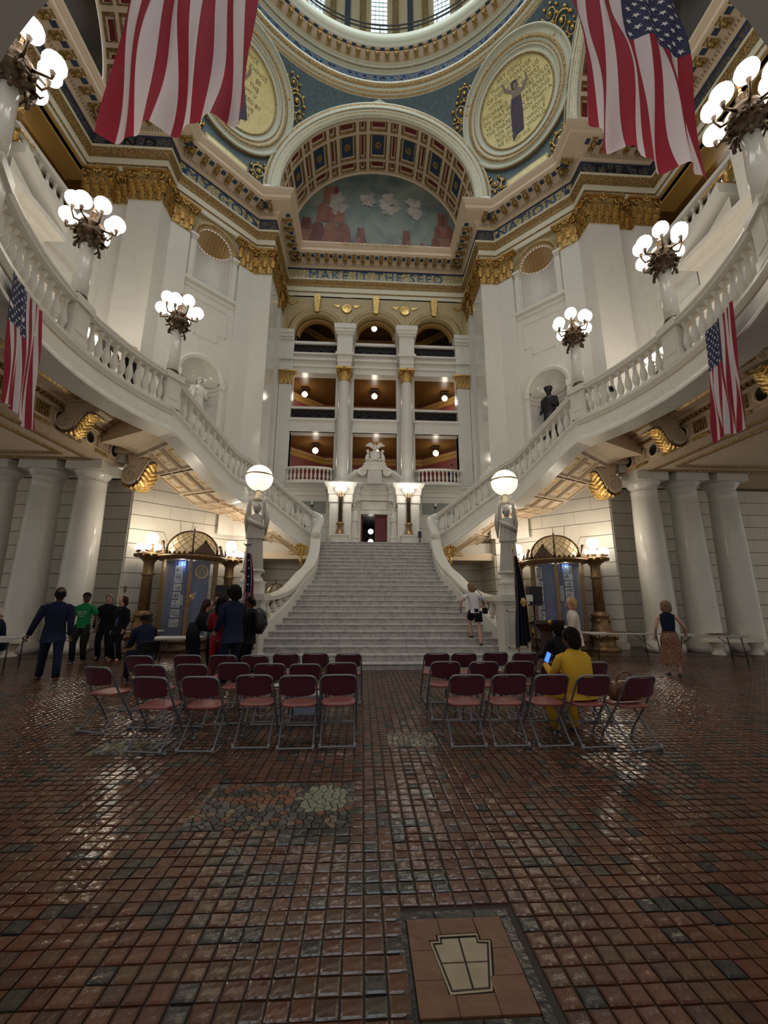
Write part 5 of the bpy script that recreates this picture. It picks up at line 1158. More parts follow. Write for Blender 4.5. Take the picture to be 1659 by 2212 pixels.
for s, nm in ((-1, 'left'), (1, 'right')):
    arc, flt = zf_path(s); sg = 1 if s > 0 else -1
    fl3 = FASC if s < 0 else [(-o, z) for o, z in FASC]
    fl3 = [(-o, z) for o, z in FASC] if s > 0 else FASC
    # the path runs forwards; on the right side the room is to its left (+offset), on the left side to its right (-offset)
    bc = thing('balcony', 'curved white marble balcony with balustrade running round the %s side' % nm, 'balcony')
    ribbon(arc, fl3).build('fascia', WHITE, bc); ribbon([(x, y, 8.25) for x, y, z in arc], RAILP).build('handrail', WHITE, bc)
    MB().add([v for (x, y, z) in arc for v in ((x, y, 7.15), (A(0, 0)[0]+x*1.35, CY+(y-CY)*1.35, 7.15))], [(2*i, 2*i+2, 2*i+3, 2*i+1) for i in range(len(arc)-1)]).build('balcony_floor', TANL, bc)
    posts = [-78, -52, -26, 0, 26.2]
    for a in posts:
        x, y = s*7.0*cos(rad(a))-(.12 if s < 0 else 0), CY+7.0*sin(rad(a)); w_ = .24
        M = Matrix.Translation((x, y, 0)) @ Matrix.Rotation(rad(a) if s > 0 else pi-rad(a), 4, 'Z')
        b = MB(); b.box(-.17, -w_, 7.2, .17, w_, 8.1, 0, M); b.box(-.24, -w_-.05, 8.08, .24, w_+.05, 8.27, 0, M); b.box(-.20, -w_-.03, 7.2, .20, w_+.03, 7.36, 0, M); b.box(-.185, -w_+.06, 7.45, .185, w_-.06, 8.0, 0, M); b.build('post', WHITE, bc)
    for a0, a1 in zip(posts, posts[1:]):
        for k in range(11):
            a = a0+(a1-a0)*(k+1.3)/12.6; put('baluster', BAL, bc, (s*7.0*cos(rad(a))-(.12 if s < 0 else 0), CY+7.0*sin(rad(a)), 7.26), (0, 0, rad(a)), (1.12, 1.12, 1.30))
    sf = thing('side_staircase', 'curving white marble stair flight from landing up to the %s balcony' % nm, 'staircase')
    ribbon(flt, fl3).build('string', WHITE, sf); ribbon([(x, y, z+1.05) for x, y, z in flt], RAILP).build('handrail', WHITE, sf)
    nb = 0
    for p, a in along(flt, .34, .272):
        if p.y > 17.15: break
        if p.y < 11.75: continue
        d = .55 if 14.3 < p.y < 15.3 else 1; put('baluster', BAL, sf, (p.x, p.y, p.z+.08), (0, 0, 0), (1.08, 1.08, 1.32))
    # treads and coffered soffit between the string and the pier
    outer = smooth([(s*8.9, 12.6, 7.15), (s*8.35, 13.3, 7.14), (s*7.7, 14.0, 6.5), (s*7.0, 15.0, 5.88), (s*6.75, 15.6, 5.82), (s*6.5, 16.3, 5.78), (s*6.0, 17.0, 5.52), (s*5.1, 17.9, 4.88), (s*4.1, 18.9, 4.2)], 5)
    N_ = len(flt)
    for i in range(N_-1):
        p, q, u, v = Vector(flt[i]), Vector(flt[i+1]), outer[i], outer[i+1]
        z = p.z; zn = q.z
        if i % 2 == 0 and i+2 < N_: MB().add([(p.x, p.y, z), (u.x, u.y, z), (outer[i+2].x, outer[i+2].y, z), (flt[i+2][0], flt[i+2][1], z), (outer[i+2].x, outer[i+2].y, flt[i+2][2]), (flt[i+2][0], flt[i+2][1], flt[i+2][2])], [(0, 1, 2, 3), (3, 2, 4, 5)]).build('step', WHITE, sf)
    so = MB(); zo = -.66
    for i in range(N_-1):
        p, q, u, v = Vector(flt[i]), Vector(flt[i+1]), outer[i], outer[i+1]
        so.add([(p.x, p.y, p.z+zo), (q.x, q.y, q.z+zo), (v.x, v.y, v.z+zo), (u.x, u.y, u.z+zo), (v.x, v.y, v.z), (u.x, u.y, u.z)], [(0, 1, 2, 3), (3, 2, 4, 5)])
    p, u = Vector(flt[0]), outer[0]; so.add([(p.x, p.y, p.z+zo), (u.x, u.y, u.z+zo), (u.x, u.y, u.z), (p.x, p.y, p.z)], [(0, 1, 2, 3)]); so.build('soffit', TANL, sf)
    def bil(fi, fj, off=0):
        k = min(int(fi), N_-2); t = fi-k; p = Vector(flt[k]).lerp(Vector(flt[k+1]), t); u = outer[k].lerp(outer[k+1], t); r_ = p.lerp(u, fj); r_.z += zo-off; return r_
    # coffers follow the slope: raised rib grid with sunk gilded panels
    cells = [6.0, 9.6, 13.2, 16.6, 22.5, 26.0, 29.5, 33.5, 38.5]
    for c0_, c1_ in zip(cells, cells[1:]):
        if c0_ == 16.6: 
            pass
        for f0, f1 in ((.10, .36), (.40, .66), (.70, .95)):
            a, b_, c_, d_ = bil(c0_+.25, f0), bil(c1_-.25, f0), bil(c1_-.25, f1), bil(c0_+.25, f1); cen = (a+b_+c_+d_)/4
            def inner(P_, k, dz): return cen+(P_-cen)*k+Vector((0, 0, dz))
            L0 = [inner(P_, 1, -.10) for P_ in (a, b_, c_, d_)]; L0o = [inner(P_, 1.09, -.10) for P_ in (a, b_, c_, d_)]; L1 = [inner(P_, .93, -.012) for P_ in (a, b_, c_, d_)]; L2 = [inner(P_, .60, -.012) for P_ in (a, b_, c_, d_)]; L3 = [inner(P_, .42, -.012) for P_ in (a, b_, c_, d_)]; L4 = [inner(P_, .42, .0) for P_ in (a, b_, c_, d_)]
            m = MB(); R_ = [L0o, L0, L1, L2, L3, L4]; m.add([x for r_ in R_ for x in r_], [(4*i+j, 4*i+(j+1) % 4, 4*i+4+(j+1) % 4, 4*i+4+j) for i in range(5) for j in range(4)]+[(20, 21, 22, 23)]); m.m = [0]*4+[1]*4+[0]*4+[2]*4+[0]*4+[0]
            m.build('coffer', [TANL, TAN, GOLDD], sf)
# portal wing: tan cornice under the landing
pl = struct('trim_2', 'tan coffered soffit under the landing')
for s in (-1, 1): MB().box(min(s*2.5, s*5.15), 17.25, 3.32, max(s*2.5, s*5.15), 19.2, 3.62).build('landing_soffit', TANL, pl)
# ---------------- soffit of the mezzanine, beams with triglyphs, brackets
mz = struct('ceiling_6', 'tan painted soffit of the mezzanine balcony')
for s in (-1, 1):
    n = 40; vs = []; e = .12 if s < 0 else 0
    for i in range(n+1):
        a = rad(-100+127*i/n); x, y = 6.85*cos(a), 6.85*sin(a); vs.append((s*x-e, CY+y, 7.0))
        k = min(8.9/max(.01, abs(cos(a))), 14.6/max(.01, cos(a)+abs(sin(a))), 8.9/max(.01, abs(sin(a)))); vs.append((s*k*cos(a), CY+k*sin(a), 7.0))
    b = MB(); b.add(vs, [(2*i, 2*i+1, 2*i+3, 2*i+2) for i in range(n)]); vs2 = [v for i in range(n+1) for v in ((vs[2*i][0]-s*.0, vs[2*i][1], 6.36), (vs[2*i][0]+s*.45*cos(rad(-100+127*i/n)), vs[2*i][1]+.45*sin(rad(-100+127*i/n)), 6.36), (vs[2*i][0]+s*.45*cos(rad(-100+127*i/n)), vs[2*i][1]+.45*sin(rad(-100+127*i/n)), 7.0))]
    b.build('soffit', TAN, mz); MB().add(vs2, [(3*i+q, 3*i+q+1, 3*i+q+4, 3*i+q+3) for i in range(n) for q in (0, 1)]).build('rim_soffit', WHITE, mz)
    # the part between the ring, the first step and the pier
    ga = rad(27); MB().add([(s*6.12-e, CY+3.1, 7.0), (s*6.3, 11.9, 7.0), (s*8.4, 13.4, 7.0), (s*8.9, 13.0, 7.0)], [(0, 1, 2, 3)]).build('soffit', TAN, mz)
    be = struct('trim_3' if s < 0 else 'trim_4', 'tan and gold triglyph beam over the %s columns' % ('left' if s < 0 else 'right'))
    X = lambda a: s*a
    pb = [A(s*8.9, -5.2), A(s*8.9, 5.6)] if s > 0 else [A(s*8.9, 5.6), A(s*8.9, -5.2)]
    MB().sweep(pb, [(-.75, 6.13), (0, 6.13), (0, 6.22), (.03, 6.22), (.03, 6.30), (0, 6.30), (0, 6.66), (.04, 6.68), (.04, 6.72), (.10, 6.74), (.10, 6.80), (.22, 6.84), (.26, 6.90), (.55, 6.92), (.60, 6.97), (.62, 7.0)], [0, 0, 0, 0, 0, 0, 0, 1, 1, 2, 0, 0, 0, 2, 0], side=1).build('beam', [TAN, TANL, GOLDD], be)
    b = MB()
    for k in range(70):
        y = CY-5.0+.155*k; b.box(min(s*8.80, s*8.68), y, 6.735, max(s*8.80, s*8.68), y+.085, 6.80)
    o = b.build('dentils', GOLDD, be); o['kind'] = 'stuff'
    for k in range(13):
        y = CY+5.05-.62*k*1.0
        if k % 2 == 0 and k % 4 != 99:
            put('roundel', RNDM if 'RNDM' in globals() else None, be) if False else None
            MB().lathe([(.0001, .02), (.185, .02), (.19, .05), (.235, .05), (.245, 0)], 24, M=Matrix.Translation((s*8.9, y-.15, 6.47)) @ Matrix.Rotation(-s*pi/2, 4, 'Y'), mis=[0, 1, 1, 1]).build('roundel', [BLACKI, TANL], be)
        else:
            for q in range(5):
                MB().box(min(s*8.9, s*8.86), y-.36+q*.09, 6.31, max(s*8.9, s*8.86), y-.31+q*.09, 6.64).build('triglyph_bar', ROPE if y < CY+3 else TANL, be)
            MB().box(min(s*8.9, s*8.84), y-.42, 6.12, max(s*8.9, s*8.84), y+.12, 6.19).build('guttae', GOLDD, be)
    # flat ceiling beyond with gilded rope frames
    cl = struct('ceiling_7' if s < 0 else 'ceiling_8', 'tan ceiling with gilded rope borders over the %s side passage' % ('left' if s < 0 else 'right'))
    MB().box(min(s*9.6, s*20), CY-6.95, 6.16, max(s*9.6, s*20), CY+6.95, 6.3).build('ceiling_slab', TAN, cl)
    for (x0, y0, x1, y1) in ((9.55, -4.6, 16, 4.75), (10.1, -4.1, 15.5, 4.2)):
        q = [(s*x0, CY+y0), (s*x1, CY+y0), (s*x1, CY+y1), (s*x0, CY+y1)]
        MB().sweep(q, [(-.07, 6.16), (-.06, 6.09), (.06, 6.09), (.07, 6.16)], 0, closed=True).build('rope_border', ROPE, cl)
    MB().box(min(s*9.7, s*15.9), CY-4.5, 6.145, max(s*9.7, s*15.9), CY+4.6, 6.158).build('panel', TANL, cl)
# brackets
def bracket(label, loc, rz, sc):
    t = thing('scroll_bracket', label, 'bracket', loc, rz)
    prof = []     # side outline in (outward x, up z), big volute low at the wall, small one high at the tip
    for k in range(13): a = rad(100+200*k/12); prof.append((.26+.27*cos(a), -.55+.27*sin(a)))
    prof += [(.55, -.62), (.66, -.42), (.78, -.24), (.95, -.20)]
    for k in range(9): a = rad(-100+190*k/8); prof.append((1.08+.15*cos(a), -.12+.15*sin(a)))
    prof += [(.9, .03), (.1, .03)]
    W2 = .30; b = MB(); M = Matrix.Rotation(pi/2, 4, 'X') @ Matrix.Scale(1, 4)
    b.prism([(x*sc, z*sc) for x, z in prof], -W2*sc, W2*sc, 0, Matrix.Rotation(pi/2, 4, 'X')); b.build('body', TAN, t)
    g = MB()
    for sd in (-1, 1):
        for (cx, cz, r, n0) in ((.26, -.55, .23, 17), (1.08, -.12, .12, 12)):
            g.tube([((cx+r*(1-k/n0)*cos(k*.62+1))*sc, sd*(W2+.01)*sc, (cz+r*(1-k/n0)*sin(k*.62+1))*sc) for k in range(n0)], [.03*sc*(1-.5*k/n0) for k in range(n0)], 5)
        g.tube([((x)*sc, sd*(W2-.02)*sc, (z)*sc) for x, z in ((.50, -.72), (.58, -.55), (.68, -.36), (.8, -.21), (.96, -.2))], .035*sc, 5)
    g.build('scroll_moulding', mat('light_stone_scroll', (.50, .42, .29), .5), t)
    path = smooth([(.0, 0, -.66), (.06, 0, -.80), (.22, 0, -.87), (.40, 0, -.84), (.52, 0, -.72), (.60, 0, -.55), (.70, 0, -.38), (.84, 0, -.26), (1.0, 0, -.29), (1.08, 0, -.30)], 5); NP = len(path)
    def leafy(u, v):
        k = min(int(v*(NP-1)), NP-2); q = path[k].lerp(path[k+1], v*(NP-1)-k); d = (path[k+1]-path[k]).normalized(); n = Vector((d.z, 0, -d.x)); w_ = (u-.5)*2
        rib = .035*(1-abs(w_))**.5+.035*abs(sin(v*44-abs(w_)*3.2))**1.5*(.35+abs(w_)*.65); q = q+n*(.012+rib)
        return (q.x*sc, w_*.25*sc, q.z*sc)
    MB().grid(leafy, 18, 150).build('acanthus', GOLDB, t)
    MB().box(.98*sc, -.29*sc, -.2*sc, 1.22*sc, .29*sc, -.02*sc).build('tip_panel', GOLDD, t)
    b = MB(); b.box(-.05, -.40*sc, .03*sc, 1.32*sc, .40*sc, .10*sc); b.box(-.05, -.36*sc, .10*sc, 1.26*sc, .36*sc, .3*sc); b.build('corbel_block', TAN, t)
    return t
for s, nm in ((-1, 'left'), (1, 'right')):
    bracket('outer tan and gold scroll bracket on the beam under the %s balcony' % nm, (s*8.86, 10.95, 6.86), 0 if s < 0 else pi, .92)
    if s > 0: bracket('scroll bracket close to the right picture edge beside the hanging small flag', (s*8.86, 7.6, 6.86), pi, .92)
    bracket('large gold-leaved scroll bracket where the %s side flight leaves the pier' % nm, (s*8.62, 13.95, 6.45), rad(-14) if s < 0 else pi+rad(14), 1.28)
    MB().box(min(s*7.0, s*8.9), 13.3, 6.45, max(s*7.0, s*8.9), 14.6, 6.62).build('bracket_beam', TAN, mz)
# Doric columns in the side passages
COLM = MB()
COLM.lathe([(.60, 0), (.60, .18), (.585, .2), (.56, .3), (.50, .34), (.495, .9), (.485, 2.2), (.46, 3.8), (.425, 5.2), (.42, 5.45), (.44, 5.47), (.42, 5.5), (.42, 5.6), (.45, 5.62), (.54, 5.76), (.56, 5.82)], 32)
COLM.box(-.57, -.57, 5.82, .57, .57, 6.13); DOR = COLM.mesh('column', PANEL)
MB_ = MB().box(-.66, -.66, 0, .66, .66, .17).mesh('plinth', RUST)
for s, nm in ((-1, 'left'), (1, 'right')):
    for k, od in enumerate(('inmost', 'second', 'outmost')):
        if s < 0: lab = ['plain white marble column nearest the left show case', 'middle plain white column of the three on the left', 'plain white column cut by the left picture edge'][k]
        else: lab = ['plain white marble column nearest the right show case', 'middle plain white column of the three on the right', 'rightmost plain white marble column'][k]
        t = thing('marble_column', lab, 'column', (s*(9.6+1.47*k)-(.1 if s < 0 else 0), 13.75, 0), 0, 'plain columns of the side passages'); put('shaft', DOR, t)
    t = thing('marble_bench', 'stone bench slab on two scroll feet before the %s columns' % nm, 'bench', (s*11.2, 12.75, 0))
    MB().box(-.95, -.24, .40, .95, .24, .48, bev=.015).build('seat', RUST, t)
    for sx in (-.62, .62): MB().lathe([(.20, 0), (.20, .06), (.13, .12), (.15, .25), (.21, .34), (.2, .40)], 10, M=Matrix.Translation((sx, 0, 0)) @ Matrix.Diagonal((1, .9, 1, 1))).build('foot', RUST, t)

# ---------------- side arms: marble screens with broken pediments, gilded figures, dark galleries behind
def recl(label, loc, rz, s, h=1.9):
    """gilded reclining figure leaning back on the slope of a pediment"""
    P = dict(pz=.16, lean=rad(-38), hR=(.55, -.25, .25), hL=(-.35, .30, .42), fR=(.12, 1.15, -.42), fL=(-.10, 1.0, -.35), kR=(.1, .2, 1), kL=(-.1, .2, 1), yaw=rad(20)*s)
    t = thing('gilded_figure', label, 'statue', loc, rz); J = skel(h, P); put('body', body_mesh(J, h, GOLDB), t); put('hair', hair_mesh(J, h, 'bob', GOLDB), t)
    b = MB(); b.tube([(0, -.25, .3), (0, .1, .18), (.03, .55, .2), (0, .95, -.12), (0, 1.25, -.42)], [(.24, .14), (.26, .18), (.24, .17), (.20, .12), (.12, .06)], 12, up=(0, 0, 1)); b.tube([(.3, -.5, .7), (.5, -.75, .8), (.42, -.9, .5)], [.05, .22, .08], 8, flat=.4); b.build('drapery', GOLDB, t); return t
for s, nm in ((-1, 'left'), (1, 'right')):
    w = struct('wall_'+nm, 'white marble screen with a broken pediment and gallery at the end of the %s arm' % nm)
    def bx(name, m, x0, x1, y0, y1, z0, z1): return MB().box(min(s*x0, s*x1), CY+y0, z0, max(s*x0, s*x1), CY+y1, z1).build(name, m, w)
    bx('lower_wall', WHITE, 11.2, 11.9, -5.3, 5.3, 7.1, 12.35); bx('string_band', WHITE, 11.05, 11.3, -5.3, 5.3, 12.05, 12.40); bx('string_band', WHITE, 11.1, 11.3, -5.3, 5.3, 11.5, 11.6)
    for y0, y1 in ((-5.3, -3.3), (3.35, 5.3)): bx('pier', WHITE, 11.2, 11.9, y0, y1, 12.35, 14.2)
    bx('centre_wall', WHITE, 11.0, 11.9, -2.35, 2.35, 12.35, 14.2); bx('upper_band', WHITE, 11.1, 11.95, -5.3, 5.3, 13.35, 14.9); bx('upper_cornice', WHITE, 11.0, 11.95, -5.3, 5.3, 14.55, 14.9)
    ir = MB()
    for k in range(18):
        y = CY+2.3+.065*k; ir.tube([(s*11.5, y+.05*sin(z*9), 12.4+.05*z*3) for z in (0, 1, 2, 3, 4, 5, 6)], .018, 4)
    ir.build('iron_railing', BLACKI, w); bx('dark_opening', BLACKI, 11.75, 11.8, 2.35, 3.35, 12.35, 13.35)
    # balustrade of the upper gallery
    bx('gallery_rail', WHITE, 11.1, 11.45, -5.2, 5.2, 15.62, 15.78)
    for k in range(30): put('baluster', BAL, w, (s*11.3, CY-4.9+.335*k, 14.9), (0, 0, 0), (1.15, 1.15, 1.12))
    # broken pediment, projecting
    bx('pediment_block', WHITE, 10.35, 11.2, -2.75, 2.75, 12.55, 12.75); bx('pediment_cornice', WHITE, 10.15, 11.2, -2.95, 2.95, 12.75, 12.95); bx('pediment_frieze', WHITE, 10.5, 11.2, -2.6, 2.6, 11.7, 12.55)
    for sg in (-1, 1):
        e = 2.95; pts = [(sg*e, 12.95), (sg*1.1, 13.85), (sg*1.1, 14.2), (sg*e, 13.25)]
        b = MB(); P_ = [(s*10.15, CY+a, z) for a, z in pts]+[(s*11.3, CY+a, z) for a, z in pts]; b.add(P_, [(0, 1, 2, 3), (4, 5, 6, 7), (0, 1, 5, 4), (1, 2, 6, 5), (2, 3, 7, 6), (3, 0, 4, 7)]); b.build('raking_cornice', WHITE, w)
        b = MB(); pts = [(sg*2.6, 12.95), (sg*1.1, 13.7), (sg*1.1, 12.95)]; b.add([(s*10.45, CY+a, z) for a, z in pts], [(0, 1, 2)]); b.build('tympanum', WHITE, w)
    bx('acroterion_block', WHITE, 10.3, 11.2, -.7, .7, 12.95, 14.9)
    recl('gilded reclining figure on the broken pediment of the %s arm' % nm, (s*10.75, CY+1.5, 14.15), 0 if s < 0 else 0, s, 2.0)
    # rooms behind: brown ceiling
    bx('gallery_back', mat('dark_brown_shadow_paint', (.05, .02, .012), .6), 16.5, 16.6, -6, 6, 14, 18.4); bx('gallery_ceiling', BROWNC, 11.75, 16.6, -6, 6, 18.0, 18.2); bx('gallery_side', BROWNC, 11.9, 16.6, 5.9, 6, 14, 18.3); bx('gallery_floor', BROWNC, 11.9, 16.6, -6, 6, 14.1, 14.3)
    bx('ceiling_beam', BROWNG, 11.75, 12.55, -5.2, 5.2, 17.9, 18.3)
    lantern((s*13.2, CY+3.4, 17.95), 'caged ceiling lantern in the dark gallery above the %s pediment' % nm, power=14, r=.2)

# ---------------- doorway portal on the landing
pt = struct('door_1', 'white marble portal with curved broken pediment, caryatids and a dark red door')
def pbx(name, x0, x1, y0, y1, z0, z1, m=WHITE, par=None): return MB().box(x0, y0, z0, x1, y1, z1).build(name, m, par or pt)
YP = FY-.45
for s in (-1, 1):
    pbx('jamb', min(s*.66, s*.80), max(s*.66, s*.80), FY-.12, FY+.1, LZ, 5.95); pbx('portal_pier', min(s*.78, s*1.28), max(s*.78, s*1.28), YP+.2, FY, LZ, 6.45)
    pbx('caryatid_block', min(s*.80, s*1.24), max(s*.80, s*1.24), YP-.20, FY, LZ, 4.62); pbx('caryatid_block_cap', min(s*.77, s*1.27), max(s*.77, s*1.27), YP-.23, FY, 4.56, 4.66)
    for z0, z1, o in ((6.42, 6.55, .02), (6.55, 6.82, 0), (6.82, 6.88, .04), (6.88, 7.1, .02), (7.1, 7.2, .08), (7.2, 7.35, .15)): pbx('entablature_course', min(s*(.74-o), s*(1.30+o)), max(s*(.74-o), s*(1.30+o)), YP-.12-o, FY, z0, z1)
for z0, z1, o in ((6.55, 6.82, 0), (6.82, 6.88, .04), (6.88, 7.1, .02), (7.1, 7.2, .06), (7.2, 7.35, .1)): pbx('entablature_course', -.8, .8, FY-.12-o, FY, z0, z1)
pbx('door_head', -.80, .80, FY-.15, FY+.1, 5.84, 6.02); pbx('overdoor_tablet', -.62, .62, FY-.06, FY, 6.08, 6.48)
arc_band(0, FY-.05, 6.20, [(2.05, -.1), (2.05, .45), (1.98, .52), (1.90, .52), (1.86, .42), (1.78, .40), (1.76, -.1)], WHITE, pt, 'curved_pediment', a0=rad(37), a1=rad(71)); arc_band(0, FY-.05, 6.20, [(2.05, -.1), (2.05, .45), (1.98, .52), (1.90, .52), (1.86, .42), (1.78, .40), (1.76, -.1)], WHITE, pt, 'curved_pediment', a0=rad(109), a1=rad(143))
for s in (-1, 1):
    MB().prism([(s*1.55, 7.35), (s*.35, 7.35), (s*.35, 7.95), (s*.9, 7.82)], 0, .2, 0, Matrix.Translation((0, FY-.1, 0)) @ Matrix.Rotation(pi/2, 4, 'X')).build('tympanum', WHITE, pt)
    o = MB().lathe([(.22, 0), (.22, .25), (.14, .28), (.0001, .30)], 16, M=Matrix.Translation((s*.62, FY-.35, 7.92)) @ Matrix.Rotation(pi/2, 4, 'X'), sm=False).build('volute', WHITE, pt)
    MB().tube([(s*.62+.17*(1-k/16)*cos(k*.7), FY-.655, 7.92+.17*(1-k/16)*sin(k*.7)) for k in range(15)], .022, 5).build('volute_spiral', WHITE, pt)
pbx('centre_block', -.36, .36, FY-.45, FY, 7.35, 8.05); pbx('centre_cap', -.62, .62, FY-.5, FY+.1, 8.05, 8.28); pbx('centre_plinth', -.55, .55, FY-.45, FY+.05, 8.28, 8.42)
# door leaf (open) and passage
dl = MB().box(.05, FY+.12, LZ, .66, FY+.18, 5.84).build('door_leaf', MAROON, pt)
for z0, z1 in ((4.3, 4.9), (5.0, 5.7)): MB().box(.16, FY+.10, z0, .55, FY+.125, z1).build('panel', mat('maroon_door_panel', (.12, .022, .03), .4), dl)
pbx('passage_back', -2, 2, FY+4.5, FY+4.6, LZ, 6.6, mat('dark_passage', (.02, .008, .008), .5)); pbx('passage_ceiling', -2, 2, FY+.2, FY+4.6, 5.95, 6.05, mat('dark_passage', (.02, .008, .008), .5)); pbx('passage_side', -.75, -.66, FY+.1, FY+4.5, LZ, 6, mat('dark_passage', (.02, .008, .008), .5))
pbx('hinge_stile', -.66, -.58, FY+.05, FY+.12, LZ, 5.84, MAROON)
for z, lab in ((5.35, 'upper lit passage lantern seen through the open doorway'), (4.78, 'reflection of the passage lantern inside the open doorway, added as a lower lit globe')):
    t = thing('lantern_and_reflection', lab, 'lamp', (-.12, FY+2.2, z)); MB().ball((0, 0, 0), .15, 12, 8).build('globe', GLOBE, t); MB().lathe([(.155, -.012), (.16, 0), (.155, .012)], 20, cap=False).build('band', BRONZE, t); MB().tube([(0, 0, .14), (0, 0, 1.1 if z < 5 else .58)], .012, 4).build('rod', BRONZE, t)  # the lower globe is the upper one's reflection, built as a solid lit globe
# caryatids
def caryatid(label, loc, s):
    t = thing('caryatid', label, 'statue', loc, pi); h = 1.62
    P = dict(hR=(.20, .16, .95), hL=(-.22, .02, .72), bR=(.5, -1, -.3)); J = skel(h, P); put('body', body_mesh(J, h, WHITE), t); put('hair', hair_mesh(J, h, 'bun', WHITE), t)
    b = MB(); drape(b, J, h, 1.0, .0, .15, .20, 11, .16); drape(b, J, h, 1.25, .72, .15, .20, 8, .14, ph=.5); garment_torso(b, J, h, 1.0, 0, 1.0); b.tube([(.18, .04, 1.36), (0, .13, 1.3), (-.18, .04, 1.36)], .045, 6); b.build('drapery', WHITE, t)
    MB().lathe([(.08, 1.60), (.11, 1.66), (.20, 1.80), (.22, 1.86)], 12).build('cushion_capital', WHITE, t)
for s, nm in ((-1, 'left'), (1, 'right')): caryatid('white marble robed figure carved on the %s side of the doorway' % nm, (s*1.02, YP-.02, 4.66), s)
# eagle and shield group
eg = thing('eagle_sculpture', 'white marble carving of an eagle over a shield between two child figures', 'sculpture', (.02, FY-.2, 8.42))
b = MB(); b.box(-.5, -.15, 0, .5, .15, .12); b.ball((0, -.05, .46), .27, 16, 10, sc=(1, .4, 1)); b.ball((0, -.12, .46), .20, 14, 8, sc=(1, .4, 1)); b.build('shield', WHITE, eg)
b = MB(); b.tube([(0, 0, .74), (0, -.02, .88), (0, -.05, 1.02), (-.02, -.07, 1.10), (-.07, -.12, 1.09)], [.06, .085, .05, .04, .01], 8); b.build('eagle_body', WHITE, eg)
for s in (-1, 1):
    b = MB(); wf_ = lambda u, v, d: (s*(.03+.46*u), -.02+d-.05*sin(u*3), .90+.20*sin(min(1, u*1.25)*pi*.62)+(v-.62)*(.05+.26*sin(pi*min(1, u*.8+.25)))*(1-.25*u)+.018*sin(u*38)*(1-v)-.08*u*u)
    b.grid(lambda u, v: wf_(u, v, 0), 22, 5); b.grid(lambda u, v: wf_(u, v, .05), 22, 5); b.build('wing', WHITE, eg)
    b = MB(); b.tube([(s*.38, 0, .12), (s*.41, 0, .34), (s*.37, 0, .52), (s*.35, 0, .62)], [.10, .115, .085, .04], 8); b.ball((s*.38, 0, .72), .088, 10, 7); b.tube([(s*.36, -.03, .56), (s*.27, -.06, .63), (s*.16, -.06, .68)], .032, 6); b.tube([(s*.38, -.02, .3), (s*.24, -.12, .24), (s*.2, -.12, .1)], .055, 6); b.build('child_figure', WHITE, eg)
R = random.Random(5); b = MB()
for k in range(22): b.ball((R.uniform(-.3, .3), -.1, R.uniform(.12, .28)), R.uniform(.03, .06), 6, 4)
b.build('garland', WHITE, eg)
for s, nm in ((-1, 'left'), (1, 'right')):
    t = thing('paper_sign', 'small blank pale sign propped beside the curved pediment, %s of the eagle' % nm, 'sign', (s*1.0, FY-.02, 7.98)); MB().box(-.12, 0, 0, .12, .01, .22).build('card', mat('pale_card', (.62, .62, .52), .6), t); MB().box(-.1, .01, 0, .1, .06, .02).build('stand', mat('pale_card', (.62, .62, .52), .6), t)
    # bowed balconies with balusters
    t = thing('bowed_balcony', 'small bowed marble balcony under the lowest %s gallery opening' % nm, 'balcony', (s*3.3, FY, 7.34))
    arc = [(-1.12, 0, 0), (-1.12, -.18, 0)]+[(1.12*sin(rad(a))*1.0, -.18-.34*cos(rad(a)), 0) for a in range(-80, 81, 16)]+[(1.12, -.18, 0), (1.12, 0, 0)]
    ribbon([(x, y, .80) for x, y, z in arc], [(-.09, -.10), (-.09, 0), (.09, 0), (.09, -.10)]).build('handrail', WHITE, t); ribbon(arc, [(-.12, -.05), (-.12, .1), (.12, .1), (.12, -.05)]).build('base', WHITE, t)
    for p, a in along(arc, .12, .205): put('baluster', BAL, t, (p.x, p.y, .1), (0, 0, 0), (.8, .8, .93))
    t = thing('security_camera', 'white security camera on the grey inset panel %s of the doorway' % nm, 'camera', (s*3.1, FY-.05, 6.28)); MB().box(-.055, -.12, 0, .055, .04, .19).build('housing', mat('white_housing', (.7, .7, .7), .4), t); MB().lathe([(.05, -.06), (.055, 0)], 10).build('lens', BLACKI, t); MB().tube([(0, 0, -.05), (0, .03, -.38)], .01, 4).build('cable', mat('grey_cable', (.2, .2, .2), .6), t)
t = thing('sign_stand', 'small dark sign on a thin post by the right end of the landing', 'sign', (2.05, 18.3, LZ)); MB().tube([(0, 0, 0), (0, 0, .35)], .03, 6).build('post', BLACKI, t); MB().box(-.08, -.02, .32, .08, .02, .62).build('board', mat('dark_grey_board', (.05, .05, .055), .5), t)

